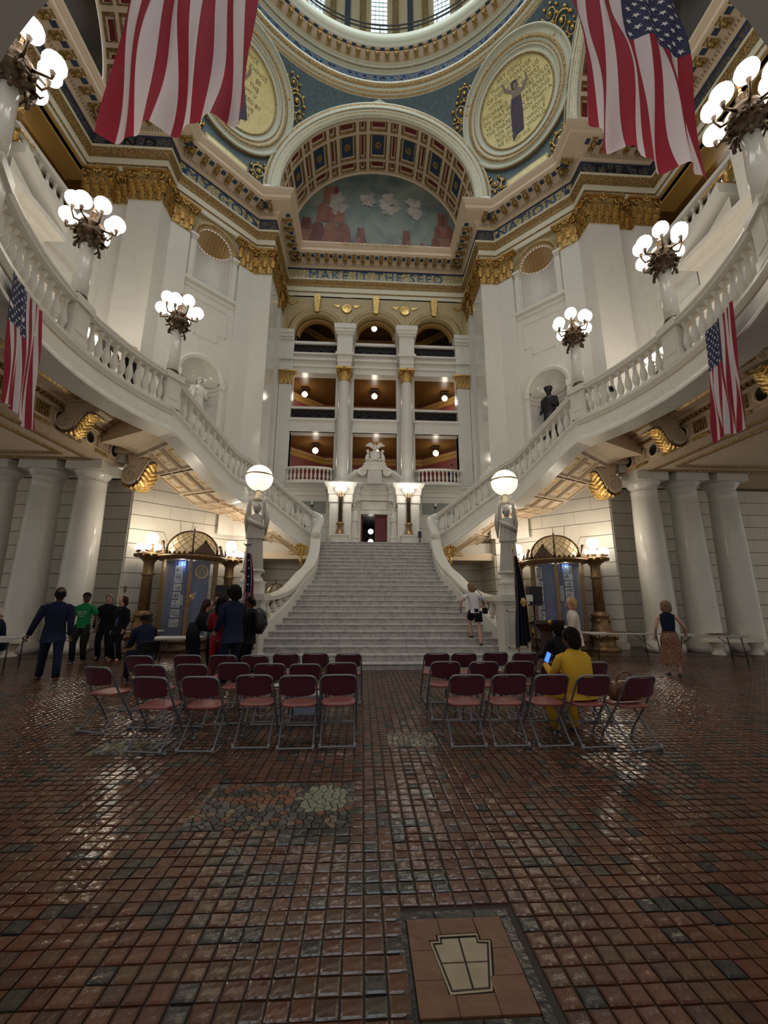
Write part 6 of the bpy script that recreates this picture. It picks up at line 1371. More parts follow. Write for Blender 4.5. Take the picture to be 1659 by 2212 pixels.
# ---------------- bronze lamps
def lathe_thing(prof, m, name, par, seg=16, M=None): return MB().lathe(prof, seg, M=M).build(name, m, par)
def balcony_lamp(label, loc, group='marble and bronze lamps on the balcony posts', power=62):
    t = thing('balcony_lamp', label, 'lamp', loc, 0, group)
    lathe_thing([(.21, 0), (.21, .05), (.18, .08), (.19, .11), (.165, .15)], BRONZE, 'base_ring', t); lathe_thing([(.165, .08), (.17, .6), (.135, 1.55)], PANEL, 'marble_shaft', t)
    lathe_thing([(.14, 1.50), (.16, 1.56), (.14, 1.62), (.22, 1.72), (.30, 1.80), (.26, 1.88), (.20, 1.92), (.26, 2.0), (.24, 2.10), (.10, 2.2), (.07, 2.35), (.09, 2.42), (.03, 2.5)], BRONZE, 'basket', t)
    b = MB(); R = random.Random(2)
    for k in range(40):
        a = R.uniform(0, 2*pi); z = R.uniform(1.66, 2.12); rr = .23+.07*sin((z-1.6)*9); b.ball((rr*cos(a), rr*sin(a), z), R.uniform(.035, .065), 5, 3)
    for k in range(8): a = k*pi/4; b.tube([(.24*cos(a), .24*sin(a), 1.78), (.36*cos(a), .36*sin(a), 1.72), (.40*cos(a), .40*sin(a), 1.80)], [.03, .03, .008], 4)
    b.build('leafage', BRONZE, t)
    for k in range(4):
        a = pi/4+k*pi/2; MB().tube([(.17*cos(a), .17*sin(a), 1.62), (.24*cos(a), .24*sin(a), 1.45), (.24*cos(a), .24*sin(a), 1.34)], [.018, .03, .035], 6).build('tassel', BRONZE, t)
        a2 = a+.4; MB().tube([(.19*cos(a-.35), .19*sin(a-.35), 1.58), (.21*cos(a-.2), .21*sin(a-.2), 1.46), (.21*cos(a+.2+.6), .21*sin(a+.2+.6), 1.46), (.19*cos(a+.95), .19*sin(a+.95), 1.58)], .02, 5).build('swag', BRONZE, t)
    for k in range(8):
        a = k*pi/4+.2; z = 2.44 if k % 2 else 2.26; rr = .42 if k % 2 else .52
        ar = MB().tube([(.2*cos(a), .2*sin(a), 2.02), (.36*cos(a), .36*sin(a), 1.98), (rr*cos(a), rr*sin(a), z-.32), (rr*cos(a), rr*sin(a), z-.17)], [.03, .025, .02, .05], 6).build('arm', BRONZE, t)
        MB().ball((rr*cos(a), rr*sin(a), z), .182, 14, 9).build('globe', GLOBE, t)
    b = MB(); b.tube([(0, 0, 2.45), (0, 0, 2.60), (.03, 0, 2.72), (-.02, 0, 2.84), (-.05, 0, 2.86)], [.03, .02, .05, .035, .01], 6); b.tube([(.02, 0, 2.68), (.1, 0, 2.76), (.12, 0, 2.88)], [.02, .035, .01], 5); b.build('eagle_finial', mat('brown_gilt', (.28, .14, .06), .4, .7), t)
    light('lamp_light', 'POINT', (loc[0], loc[1], loc[2]+2.62), power, size=.1); return t
for s, nm in ((-1, 'left'), (1, 'right')):
    e = .12 if s < 0 else 0
    for a, lab in ((26.2, 'balcony lamp with eight globes on the post where the %s side flight begins' % nm), (0, 'balcony lamp with eight globes on the second %s post' % nm), (-26, 'large near balcony lamp with lit globes in the upper %s picture corner' % nm)):
        balcony_lamp(lab, (s*7.0*cos(rad(a))-e, CY+7.0*sin(rad(a)), 8.27))
    balcony_lamp('half hidden globe lamp with finial behind the %s balustrade' % nm, (s*9.3-e, CY+3.1, 7.15), power=70)
def candelabrum(label, loc, sc=1.0, n=8, big=True, base=True, group=None, m=BROWNM, power=60, rad_=.37):
    t = thing('bronze_candelabrum', label, 'lamp', loc, 0, group); k = sc
    L = lambda prof: [(r*k, z*k) for r, z in prof]
    lathe_thing(L([(.52, 0), (.52, .08), (.44, .14), (.38, .2), (.40, .42), (.46, .48), (.40, .54), (.34, .58)]), m, 'plinth', t, 8, Matrix.Rotation(pi/8, 4, 'Z')); lathe_thing(L([(.30, .55), (.36, .62), (.30, .70), (.24, 1.0), (.27, 1.08), (.31, 1.12), (.24, 1.18), (.185, 1.25)]), m, 'base', t, 8, Matrix.Rotation(pi/8, 4, 'Z'))
    lathe_thing(L([(.175, 1.2), (.15, 2.3), (.17, 2.34), (.2, 2.38), (.16, 2.44), (.155, 2.75), (.22, 2.84), (.40, 2.96), (.47, 3.02), (.38, 3.05), (.1, 3.06), (.07, 3.3), (.11, 3.36)]), m, 'shaft', t, 16)
    b = MB()
    for q in range(4):
        a = q*pi/2+pi/4; b.ball((.42*k*cos(a), .42*k*sin(a), .44*k), .09*k, 6, 4); b.ball((.27*k*cos(a), .27*k*sin(a), .95*k), .07*k, 6, 4)
    for q in range(12): a = q*pi/6; b.ball((.42*k*cos(a), .42*k*sin(a), 2.97*k), .055*k, 5, 3)
    b.build('ornament', m, t)
    for q in range(n):
        a = 2*pi*q/n+.2; lathe_thing([(.02, -.16*k), (.07*k, -.13*k), (.075*k, -.10*k)], m, 'cup', t, 8, Matrix.Translation((rad_*k*cos(a), rad_*k*sin(a), 3.24*k))); MB().ball((rad_*k*cos(a), rad_*k*sin(a), 3.24*k), .118*k, 12, 8).build('globe', GLOBE, t)
    MB().ball((0, 0, 3.55*k), .20*k, 14, 9).build('top_globe', GLOBE, t)
    for q in (0, 1): light('candelabrum_light', 'POINT', (loc[0]*(1-.35/abs(loc[0])) if q == 0 else loc[0], loc[1]-.5 if q == 0 else loc[1], loc[2]+(3.3 if q == 0 else 3.95)*k), power*(.6 if q == 0 else .4), size=.1)
    return t
for s, nm in ((-1, 'left'), (1, 'right')):
    candelabrum('tall bronze candelabrum with ring of globes between the %s show case and columns' % nm, (s*7.66, 14.05, 0), 1.03, power=58)
    candelabrum('bronze candelabrum partly hidden behind the %s lamp-bearing statue' % nm, (s*5.62, 15.95, 0), 1.03, power=55)
    # slimmer lamps on the landing
    t = thing('landing_lamp', 'slender bronze lamp with cluster of globes on the %s landing pedestal' % nm, 'lamp', (s*1.63, 19.0, LZ+.52)); m = BRONZE
    lathe_thing([(.28, 0), (.28, .05), (.20, .1), (.14, .3), (.13, .45), (.19, .50), (.18, .58), (.12, .62)], BROWNM, 'base', t, 8); lathe_thing([(.10, .6), (.085, 1.75), (.12, 1.80), (.11, 1.88), (.05, 1.92), (.07, 2.05), (.03, 2.15)], m, 'shaft', t, 12)
    b = MB(); R = random.Random(8)
    for q in range(26): a, z = R.uniform(0, 6.28), R.uniform(.65, 1.7); b.ball((.095*cos(a), .095*sin(a), z), .022, 5, 3)
    b.build('raised_leafage', BROWNM, t)
    for q in range(5):
        a = 2*pi*q/5+.3; MB().tube([(0, 0, 1.92), (.14*cos(a), .14*sin(a), 1.95), (.2*cos(a), .2*sin(a), 2.14)], [.02, .015, .03], 6).build('arm', GOLDD, t); MB().ball((.2*cos(a), .2*sin(a), 2.24), .10, 10, 7).build('globe', GLOBE, t)
    MB().ball((0, 0, 2.42), .13, 12, 8).build('top_globe', GLOBE, t); light('landing_lamp_light', 'POINT', (s*1.63, 18.62, LZ+2.75), 38, (1, .92, .80), size=.1)
    pd = thing('lamp_pedestal', 'low white marble pedestal under the %s landing lamp' % nm, 'pedestal', (s*1.63, 19.0, LZ)); MB().box(-.44, -.4, 0, .44, .35, .14).build('plinth', WHITE, pd); MB().box(-.38, -.34, .14, .38, .3, .44).build('dado', WHITE, pd); MB().box(-.42, -.38, .44, .42, .33, .52).build('cap', WHITE, pd)

# ---------------- domed show cases
def seal(par, M, r):
    MB().lathe([(.0001, .006), (r, .006), (r, .012), (r*1.12, .012)], 24, M=M, mis=[0, 1, 1], cap=False).build('seal', [mat('dark_green_enamel', (.03, .05, .03), .4), GOLDB], par)
    b = MB()
    for k in range(24): a = k*pi/12; b.box(r*.86*cos(a)-.008, r*.86*sin(a)-.008, .012, r*.86*cos(a)+.008, r*.86*sin(a)+.008, .016, 0, M)
    b.tube([M @ Vector((x, y, .015)) for x, y in ((-.5*r, .3*r), (-.45*r, -.2*r), (0, -.62*r), (.45*r, -.2*r), (.5*r, .3*r), (-.5*r, .3*r))], .01, 4); b.build('seal_relief', GOLDB, par)
def kiosk(label, loc, s, layout):
    t = thing('show_case', label, 'display case', loc, 0); face = -pi/2+(.387 if s < 0 else -.45)
    lathe_thing([(1.02, 0), (1.02, .12), (.98, .16), (.96, .30), (1.0, .34), (.95, .38)], BRONZE, 'base', t, 32)
    lathe_thing([(.98, 2.93), (1.02, 2.95), (1.04, 3.0), (1.10, 3.03), (1.11, 3.08), (1.04, 3.1), (1.02, 3.12)], BROWNM, 'cornice', t, 40)
    MB().lathe([(.905, .38), (.905, 2.94)], 48, cap=False).build('glass', MIR, t); MB().lathe([(.62, .38), (.62, 2.94)], 24, cap=False, a0=0.2, a1=pi-.2).build('back_board', mat('dark_case_back', (.03, .04, .06), .5), t)
    blue = mat('blue_curtain', (.012, .035, .16), .7, noise=(3, (.02, .06, .22), .3, .7)); cu = MB(); seg = 80; vs = []
    for z in (.4, 2.9):
        for i in range(seg+1): a = pi*1.05+(pi*.9)*i/seg; rr = .70+.018*sin(i*1.3); vs.append((rr*cos(a), rr*sin(a), z))
    cu.add(vs, [(i, i+1, seg+2+i, seg+1+i) for i in range(seg)], 0, True); cu.build('curtain', blue, t)
    for k in range(6):
        a = face+k*pi/3; MB().box(-.055, -.03, .38, .055, .05, 2.95, 0, Matrix.Rotation(a-pi/2, 4, 'Z') @ Matrix.Translation((0, .92, 0))).build('mullion', BROWNM, t)
    # dome of leaded glass
    dg = mat('leaded_dome_glass', (.62, .47, .26), .35, noise=(3, (.80, .68, .45), .3, .7), emit=(.9, .62, .3), es=.16); z0, hd, rd = 3.10, .88, .93  # lit look of the dome put into the glass as bright amber and faint glow
    MB().lathe([(rd*cos(rad(q)), z0+hd*sin(rad(q))) for q in range(0, 90, 6)]+[(.02, z0+hd)], 36, cap=False).build('dome_glass', dg, t)
    b = MB()
    for k in range(20):
        for sg in (-1, 1):
            pts = []
            for q in range(0, 13):
                ph = rad(q*6.6); a = 2*pi*k/20+sg*q*.115; pts.append(((rd+.006)*cos(ph)*cos(a), (rd+.006)*cos(ph)*sin(a), z0+(hd+.006)*sin(ph)))
            b.tube(pts, .0075, 3, cap=False)
    o = b.build('lattice', BROWNM, t)
    for k in range(6):
        a = face+k*pi/3; MB().tube([((rd+.02)*cos(rad(q))*cos(a), (rd+.02)*cos(rad(q))*sin(a), z0+(hd+.02)*sin(rad(q))) for q in range(0, 91, 10)], .028, 5).build('rib', BRONZE, t)
    lathe_thing([(.12, 3.94), (.08, 4.0), (.03, 4.05), (.035, 4.08), (.012, 4.1), (.008, 4.2)], BRONZE, 'finial', t, 10)
    b = MB()
    for k in range(40): a = 2*pi*k/40; b.ball((1.03*cos(a), 1.03*sin(a), 3.13), .05, 6, 4, sc=(1, 1, 1.3))
    b.build('cresting', BRONZE, t)
    for k in range(4):
        a = face+pi/8+k*pi/2+pi/4*(1 if s > 0 else 0)+(0 if s > 0 else pi/4*0); M = Matrix.Rotation(a-pi/2, 4, 'Z') @ Matrix.Translation((0, 1.0, 3.1)); b = MB(); b.prism([(-.36, 0), (.36, 0), (.30, .12), (.2, .22), (.12, .34), (0, .42), (-.12, .34), (-.2, .22), (-.30, .12)], -.03, .02, 0, M @ Matrix.Rotation(pi/2, 4, 'X')); b.ball((0, 0, .42), .07, 6, 4, 0, M); b.build('crest_plaque', BRONZE, t)
    for k in range(8):
        a = face+k*pi/4; M = Matrix.Rotation(a-pi/2, 4, 'Z') @ Matrix.Translation((0, 1.06, 3.08)); MB().tube([M @ Vector(p) for p in ((0, 0, 0), (0, .04, .16), (0, -.02, .3))], [.03, .045, .008], 5).build('pinnacle', BRONZE, t)
    # things inside, behind the glass
    pic = [mat('photo_print_'+n, c, .4, noise=(11, d, .42, .58)) for n, c, d in (('grey', (.08, .09, .10), (.45, .47, .50)), ('dusk', (.06, .07, .09), (.30, .36, .42)), ('pale', (.40, .44, .50), (.08, .09, .12)))]; wh = mat('photo_border', (.62, .66, .70), .4)
    for (az, z, w_, hh, q) in layout:
        a = face+az; M = Matrix.Rotation(a-pi/2, 4, 'Z') @ Matrix.Translation((0, .76, z)); o = MB().box(-w_/2, 0, -hh/2, w_/2, .01, hh/2, 0, M).build('framed_photograph', wh, t); MB().box(-w_/2+.022, .01, -hh/2+.022, w_/2-.022, .014, hh/2-.022, 0, M).build('print', pic[q % 3], o)
    light('case_light', 'POINT', (loc[0], loc[1], loc[2]+2.75), 6, (.75, .87, 1), size=.06)
    light('case_light', 'POINT', (loc[0]-s*.0, loc[1]-.76, loc[2]+2.8), 7, (.75, .87, 1), size=.05)
    return t, face
tL, fL = kiosk('domed bronze show case with photographs and blue curtain, left of the stair', (-6.52, 14.62, 0), -1,
      [(-0.45, 2.62, 0.24, 0.22, 0), (-0.45, 2.34, 0.24, 0.34, 1), (-0.45, 2.03, 0.24, 0.2, 0), (-0.45, 1.77, 0.24, 0.19, 1), (-0.45, 1.5, 0.26, 0.22, 2), (-0.27, 1.62, 0.12, 0.3, 0), (-0.45, 1.2, 0.28, 0.24, 1), (-0.45, 0.9, 0.3, 0.24, 0)])
M = Matrix.Rotation(fL+.45-pi/2, 4, 'Z') @ Matrix.Translation((0, .80, 2.55)) @ Matrix.Rotation(-pi/2, 4, 'X'); seal(tL, M, .20)
tR, fR = kiosk('domed bronze show case with photographs behind the blond woman, right of the stair', (6.52, 14.62, 0), 1,
      [(-0.85, 2.62, 0.26, 0.38, 1), (-0.83, 2.2, 0.26, 0.2, 2), (-0.83, 1.95, 0.26, 0.18, 0), (-0.83, 1.72, 0.26, 0.2, 1), (-0.83, 1.45, 0.26, 0.2, 0), (-0.83, 1.12, 0.28, 0.3, 0), (0.5, 2.7, 0.3, 0.24, 1), (0.5, 2.45, 0.3, 0.2, 2), (0.5, 2.22, 0.28, 0.16, 1), (0.5, 1.9, 0.28, 0.36, 0), (0.16, 1.9, 0.1, 0.5, 2), (-0.22, 0.72, 0.5, 0.24, 0)])
gm = thing('gold_mask', 'pale gold eared carving inside the left show case', 'carving', (-6.18, 14.0, 1.68)); MB().add([(-.16, 0, .22), (-.07, 0, .14), (.07, 0, .14), (.16, 0, .22), (.11, 0, -.02), (0, 0, -.14), (-.11, 0, -.02), (0, -.07, .04)], [(0, 1, 7), (1, 2, 7), (2, 3, 7), (3, 4, 7), (4, 5, 7), (5, 6, 7), (6, 0, 7), (6, 5, 4, 3, 2, 1, 0)]).build('face', GOLDB, gm); MB().tube([(0, .02, -.12), (0, .02, -.5)], .02, 5).build('stand', BRONZE, gm)
# lantern with crested dome standing behind the left rail
t = thing('bronze_urn', 'dark bronze domed lantern half seen behind the left stair rail', 'ornament', (-3.75, 15.6, 0)); lathe_thing([(.5, 1.35), (.55, 1.5), (.6, 1.55), (.5, 1.6)], BRONZE, 'rim', t); MB().lathe([(.5*cos(rad(q)), 1.6+.62*sin(rad(q))) for q in range(0, 91, 10)], 20, cap=False).build('dome', mat('dusky_dome_glass', (.20, .15, .08), .35), t)
for k in range(10): a = k*pi/5; MB().tube([(.51*cos(rad(q))*cos(a), .51*cos(rad(q))*sin(a), 1.6+.63*sin(rad(q))) for q in range(0, 91, 15)], .02, 4).build('rib', BRONZE, t)
lathe_thing([(.4, 0), (.4, .1), (.2, .2), (.18, 1.2), (.45, 1.38)], BRONZE, 'stem', t); MB().tube([(0, 0, 2.2), (0, 0, 2.42)], [.03, .005], 5).build('spike', BRONZE, t)

# niche statues
P = dict(hR=(.16, .20, 1.02), hL=(-.22, .05, .80), yaw=rad(-20)); c_ = 7.48
def niche_pos(s): return (s*7.56, CY+7.56-.12*0, 8.4)
h = 2.35
t = thing('niche_statue', 'white marble statue of a robed man with folded arm in the left niche', 'statue', (-7.48, CY+7.5, 8.40), rad(-135)); P = dict(hR=(.30, .40, 1.55), hL=(-.22, .32, 1.52), yaw=.1); J = skel(h, P); put('body', body_mesh(J, h, WHITE), t); put('hair', hair_mesh(J, h, 'short', WHITE), t)
b = MB(); garment_torso(b, J, h, 1.1, -.1, 1.05); garment_arms(b, J, h, 1.2); drape(b, J, h, 1.3, .15, .22, .27, 9, .12); garment_legs(b, J, h, 1.0); b.build('robe', WHITE, t); MB().tube([(.32, .35, 1.6), (.36, .3, 1.2), (.34, .2, .8)], [.08, .12, .06], 8).build('cloak_fold', WHITE, t)
lathe_thing([(.4, 0), (.4, .06)], WHITE, 'plinth', t)
BST = mat('black_bronze_statue', (.022, .021, .020), .45, .5)
t = thing('niche_statue', 'black bronze statue of a man in long coat and cap in the right niche', 'statue', (7.48, CY+7.5, 8.40), rad(135)); P = dict(hR=(.34, .12, 1.25), hL=(-.20, .28, 1.5), yaw=-.1); J = skel(h, P); put('body', body_mesh(J, h, BST), t)
b = MB(); garment_torso(b, J, h, 1.15, -.20, 1.1, 1.15); garment_arms(b, J, h, 1.25); garment_legs(b, J, h, 1.05); b.build('long_coat', BST, t)
b = MB(); Mh = head_frame(J); b.lathe([(.14, .05), (.15, .10), (.19, .16), (.18, .22), (.02, .23)], 14, 0, Mh, cap=False); b.build('cap', BST, t); lathe_thing([(.4, 0), (.4, .06)], BST, 'plinth', t)

# ================================================================== FURNITURE
def chair_parts(dark=False):
    fm = CHAIRM if not dark else BLACKI
    b = MB(); r = .012
    b.tube(smooth([(-.215, .22, .012), (-.215, .16, .13), (-.213, -.06, .44), (-.205, -.20, .68), (-.195, -.235, .74), (-.15, -.248, .772), (0, -.25, .776), (.15, -.248, .772), (.195, -.235, .74), (.205, -.20, .68), (.213, -.06, .44), (.215, .16, .13), (.215, .22, .012)], 4), r, 8); fr = b.mesh('front_frame', fm)
    b = MB(); b.tube(smooth([(-.185, .16, .43), (-.188, .05, .30), (-.19, -.16, .06), (-.195, -.205, .025), (-.17, -.215, .018), (0, -.215, .018), (.17, -.215, .018), (.195, -.205, .025), (.19, -.16, .06), (.188, .05, .30), (.185, .16, .43)], 4), r, 8); rr = b.mesh('rear_legs', fm)
    b = MB(); b.tube([(-.214, .12, .19), (.214, .12, .19)], .009, 6); cb = b.mesh('crossbar', fm)
    b = MB()
    for s in (-1, 1): b.tube([(s*.195, -.21, 0), (s*.195, -.21, .05)], .018, 8)
    for s in (-1, 1): b.tube([(s*.215, .225, 0), (s*.215, .215, .035)], .017, 8)
    ft = b.mesh('foot_caps', mat('grey_rubber', (.25, .25, .28), .6))
    b = MB(); N = 10
    def bk(u, v): x = (u-.5)*.385; z = .575+.185*v+(.0 if v > .5 else -.02*(1-(2*u-1)**2)); return (x, -.195-.05*(1-(2*u-1)**2)-.07*v*(1 if True else 0)*.6, z)
    b.grid(bk, N, 5); b.grid(lambda u, v: tuple(Vector(bk(u, v))+Vector((0, .012, 0))), N, 5)
    e = []
    for j in range(5): pass
    bm = b.mesh('backrest', MAR if not dark else BLACKI)
    b = MB(); out = [(.20*math.copysign(abs(cos(t))**.55, cos(t)), .02+.19*math.copysign(abs(sin(t))**.6, sin(t))) for t in [2*pi*k/24 for k in range(24)]]
    vs = [(x, y, .425) for x, y in out]+[(x, y, .443) for x, y in out]+[(x*.93, .02+(y-.02)*.93, .450) for x, y in out]+[(x*.5, .02+(y-.02)*.5, .442) for x, y in out]
    b.add(vs, [(k*24+i, k*24+(i+1) % 24, (k+1)*24+(i+1) % 24, (k+1)*24+i) for k in range(3) for i in range(24)]+[tuple(range(23, -1, -1)), tuple(range(72, 96))], 0, True); sm = b.mesh('seat', MARS if not dark else BLACKI)
    return [('front_frame', fr), ('rear_legs', rr), ('crossbar', cb), ('foot_caps', ft), ('backrest', bm), ('seat', sm)]
CP = chair_parts(); chair0 = None
def chair(label, x, y, rz=0):
    global chair0
    if chair0 is None:
        t = thing('folding_chair', label, 'chair', (x, y, .012), rz, 'burgundy folding chairs in rows')
        for n_, m_ in CP: put(n_, m_, t)
        chair0 = t; return t
    return dup(chair0, (x, y, .012), rz, label)
ordn = ['first', 'second', 'third', 'fourth', 'fifth', 'sixth', 'seventh']
for i, (x, y, rz) in enumerate([(-3.80, 5.87, rad(-17)), (-2.83, 5.15, rad(-8)), (-2.30, 5.15, rad(-4)), (-1.745, 5.24, 0), (-1.25, 5.19, rad(1)), (-.795, 5.23, rad(2))]):
    chair(['burgundy folding chair standing alone at the far left, turned outwards', 'left block front row chair beside the lone left chair', 'left block front row chair, third from the picture left', 'left block front row chair, fourth from the picture left', 'left block front row chair next but one to the aisle', 'left block front row chair on the aisle'][i], x, y, rz)
for i, (x, y, rz) in enumerate([(-3.28, 6.03, rad(-6)), (-2.76, 6.06, rad(-3)), (-2.26, 6.17, 0), (-1.76, 6.1, 0), (-1.28, 6.05, 0), (-.81, 6.16, rad(2))]): chair('left block middle row folding chair, %s from its left end' % ordn[i], x, y, rz)
for i, (x, y, rz) in enumerate([(-3.89, 6.95, rad(-5)), (-3.21, 7.0, 0), (-2.67, 6.98, 0), (-2.18, 6.97, 0), (-1.74, 7.19, 0), (-1.28, 7.24, 0), (-.74, 7.17, 0)]): chair('left block back row folding chair nearest the stair, %s from its left end' % ordn[i], x, y, rz)
for i, (x, y, rz) in enumerate([(.69, 5.18, rad(1)), (1.18, 5.18, rad(2)), (1.67, 5.16, rad(3)), (2.13, 5.10, rad(5)), (2.61, 5.02, rad(12))]):
    chair(['right block front row chair on the aisle', 'right block front row chair, second from the aisle', 'empty right block front row chair left of the woman in yellow', 'folding chair on which the woman in yellow sits', 'folding chair holding the brown handbag'][i], x, y, rz)
for i, (x, y, rz) in enumerate([(.65, 6.22, 0), (1.19, 6.2, 0), (1.72, 6.23, 0), (2.2, 6.13, 0), (2.72, 6.12, rad(4))]): chair('right block middle row folding chair, %s from the aisle' % ordn[i], x, y, rz)
for i, (x, y, rz) in enumerate([(.70, 7.19, 0), (1.15, 7.18, 0), (1.71, 7.29, 0), (2.19, 7.22, 0), (2.95, 7.08, 0)]): chair('right block back row folding chair nearest the stair, %s from the aisle' % ordn[i], x, y, rz)
dk = thing('folding_chair', 'dark folding chair under the seated man by the left table', 'chair', (-5.05, 9.15, .01), rad(50))
for n_, m_ in chair_parts(True): put(n_, m_, dk)
# brown handbag, box, card and papers on the chairs
BAG = mat('brown_leather', (.11, .045, .022), .32, noise=(9, (.17, .08, .04), .3, .7), bump=(9, .5))
t = thing('handbag', 'brown leather handbag on the rightmost folding chair', 'bag', (2.62, 5.06, .465), rad(8)); b = MB(); b.grid(lambda u, v: ((u-.5)*.36, .10*cos(2*pi*v)*(1-.35*abs(2*u-1)**3)*(1+.05*sin(u*22)), .115+.115*sin(2*pi*v)*(1-.12*abs(2*u-1)**4)), 16, 14); b.build('pouch', BAG, t)
for s in (-1, 1): MB().ball((s*.17, 0, .112), .085, 8, 6, sc=(.35, 1, 1.1)).build('end_panel', BAG, t)
MB().tube(smooth([(-.11, 0, .2), (-.08, -.03, .30), (0, -.04, .335), (.08, -.03, .30), (.11, 0, .2)], 4), .012, 6).build('handle', BAG, t)
t = thing('plastic_tub', 'pale blue clear plastic tub on the floor under the left chairs', 'tub', (-1.32, 6.55, .01)); b = MB(); b.box(-.18, -.13, 0, .18, .13, .02); b.box(-.19, -.14, 0, -.18, .14, .24); b.box(.18, -.14, 0, .19, .14, .24); b.box(-.19, -.14, 0, .19, -.13, .24); b.box(-.19, .13, 0, .19, .14, .24); b.build('box', mat('pale_blue_plastic', (.33, .42, .62), .35), t); MB().box(-.21, -.16, .24, .21, .16, .27).build('lid', mat('white_lid', (.6, .62, .68), .4), t)
t = thing('cardboard_sign', 'brown cardboard sign leaning in a back row chair of the left block', 'sign', (-1.23, 7.1, .47)); MB().box(-.17, 0, 0, .17, .012, .235).build('board', mat('cardboard', (.22, .13, .085), .8), t)
for (x, y, lab) in ((-1.78, 6.1, 'sheet of pale paper on a left middle row seat near the aisle'), (-.78, 7.2, 'white papers on the aisle seat of the left back row'), (1.72, 7.3, 'white papers on a right back row seat')): t = thing('paper_sheets', lab, 'paper', (x, y, .468)); MB().box(-.13, -.1, 0, .13, .1, .006, 0, Matrix.Rotation(.3, 4, 'Z')).build('sheet', mat('white_paper', (.6, .56, .5), .7), t)
# folding tables
TBL = mat('grey_white_table_top', (.42, .40, .37), .5); LEGM = mat('dark_grey_steel', (.05, .05, .055), .4, .5)
def table(label, p, q, w_=.72, z=.74):
    L = hypot(q[0]-p[0], q[1]-p[1]); t = thing('folding_table', label, 'table', ((p[0]+q[0])/2, (p[1]+q[1])/2, 0), atan2(q[1]-p[1], q[0]-p[0]))
    MB().box(-L/2, -w_/2, z-.04, L/2, w_/2, z, bev=.008).build('tabletop', TBL, t)
    for s in (-1, 1):
        for sy in (-1, 1): MB().tube([(s*L*.40, sy*w_*.4, z-.04), (s*L*.44, sy*w_*.42, 0)], .014, 6).build('leg', LEGM, t)
        MB().tube([(s*L*.41, -w_*.4, .2), (s*L*.43, w_*.4, .2)], .01, 5).build('crossbar', LEGM, t); MB().tube([(s*L*.18, 0, z-.05), (s*L*.42, 0, .32)], .01, 5).build('brace', LEGM, t)
    return t
table('long grey folding table in front of the right show case lamp', (6.0, 12.0), (8.1, 12.0), .7); table('second grey folding table, beside the woman in the long skirt', (8.05, 11.45), (9.85, 11.1), .7)
table('grey folding table behind the standing people on the left', (-8.5, 12.85), (-6.5, 12.75), .7); table('grey folding table between the seated man and the woman in black', (-5.6, 10.6), (-4.5, 10.6), .7)
t = thing('long_table', 'white cloth covered table at the left picture edge before the seated old man', 'table', (-9.95, 10.5, 0), rad(12)); MB().box(-1.2, -.35, .70, 1.2, .35, .74).build('tabletop', WHITEC, t); b = MB(); b.grid(lambda u, v: ((u-.5)*2.4, -.36-.02*sin(u*30)*v, .74-.10*v), 30, 4); b.build('cloth_skirt', WHITEC, t)
for sx in (-1.1, 1.1):
    for sy in (-.3, .3): MB().tube([(sx, sy, 0), (sx, sy, .7)], .015, 6).build('leg', LEGM, t)
for (x, y, w_, lab, par) in ((7.2, 12.0, 1.1, 'flat stack of brown brochures on the right folding table', 0), (9.3, 11.2, .5, 'dark brochures on the table by the woman in the long skirt', 0), (-7.4, 12.8, .9, 'row of brown leaflets on the table behind the people on the left', 0)): t = thing('brochures', lab, 'paper', (x, y, .742)); [MB().box(-w_/2+k*w_/5, -.12, 0, -w_/2+(k+.85)*w_/5, .12, .02+.01*(k % 2)).build('brochure', mat('brown_print', (.12, .06, .04), .6), t) for k in range(5)]
t = thing('paper_sheets', 'white notepad on the table beside the woman in black', 'paper', (-4.75, 10.5, .742)); MB().box(-.15, -.11, 0, .15, .11, .008, 0, Matrix.Rotation(.2, 4, 'Z')).build('sheet', mat('white_paper', (.6, .56, .5), .7), t)
# loudspeakers on tripods
def speaker(label, x, y, z, rz):
    t = thing('speaker_stand', 'black tripod stand under the '+label.replace('standing ', ''), 'stand', (x, y, 0), rz); MB().tube([(0, 0, .12), (0, 0, z)], .018, 8).build('pole', BLACKI, t); MB().lathe([(.03, .62), (.035, .66), (.03, .70)], 10).build('collar', BLACKI, t)
    for k in range(3): a = k*2*pi/3+.5; MB().tube([(0, 0, .68), (.42*cos(a), .42*sin(a), .01)], .011, 6).build('leg', BLACKI, t); MB().tube([(0, 0, .25), (.24*cos(a), .24*sin(a), .30)], .008, 5).build('brace', BLACKI, t)
    t = thing('loudspeaker', label, 'speaker', (x, y, z), rz); b = MB(); b.prism([(-.18, -.14), (.18, -.14), (.13, .15), (-.13, .15)], 0, .50); b.build('cabinet', mat('speaker_black', (.012, .012, .013), .55), t)
    MB().box(-.165, -.15, .03, .165, -.139, .47).build('grille', BLACKI, t); MB().lathe([(.0001, 0), (.06, .004), (.11, .012), (.12, .0)], 16, M=Matrix.Translation((0, -.15, .17)) @ Matrix.Rotation(pi/2, 4, 'X')).build('woofer', BLACKI, t); MB().box(-.03, -.156, .05, .03, -.15, .07).build('badge', mat('grey_badge', (.3, .3, .3), .5), t)
speaker('black loudspeaker standing between the right flag and show case', 4.04, 10.9, 1.51, rad(8)); speaker('black loudspeaker behind the group of people on the left', -4.1, 10.95, 1.50, rad(-10))
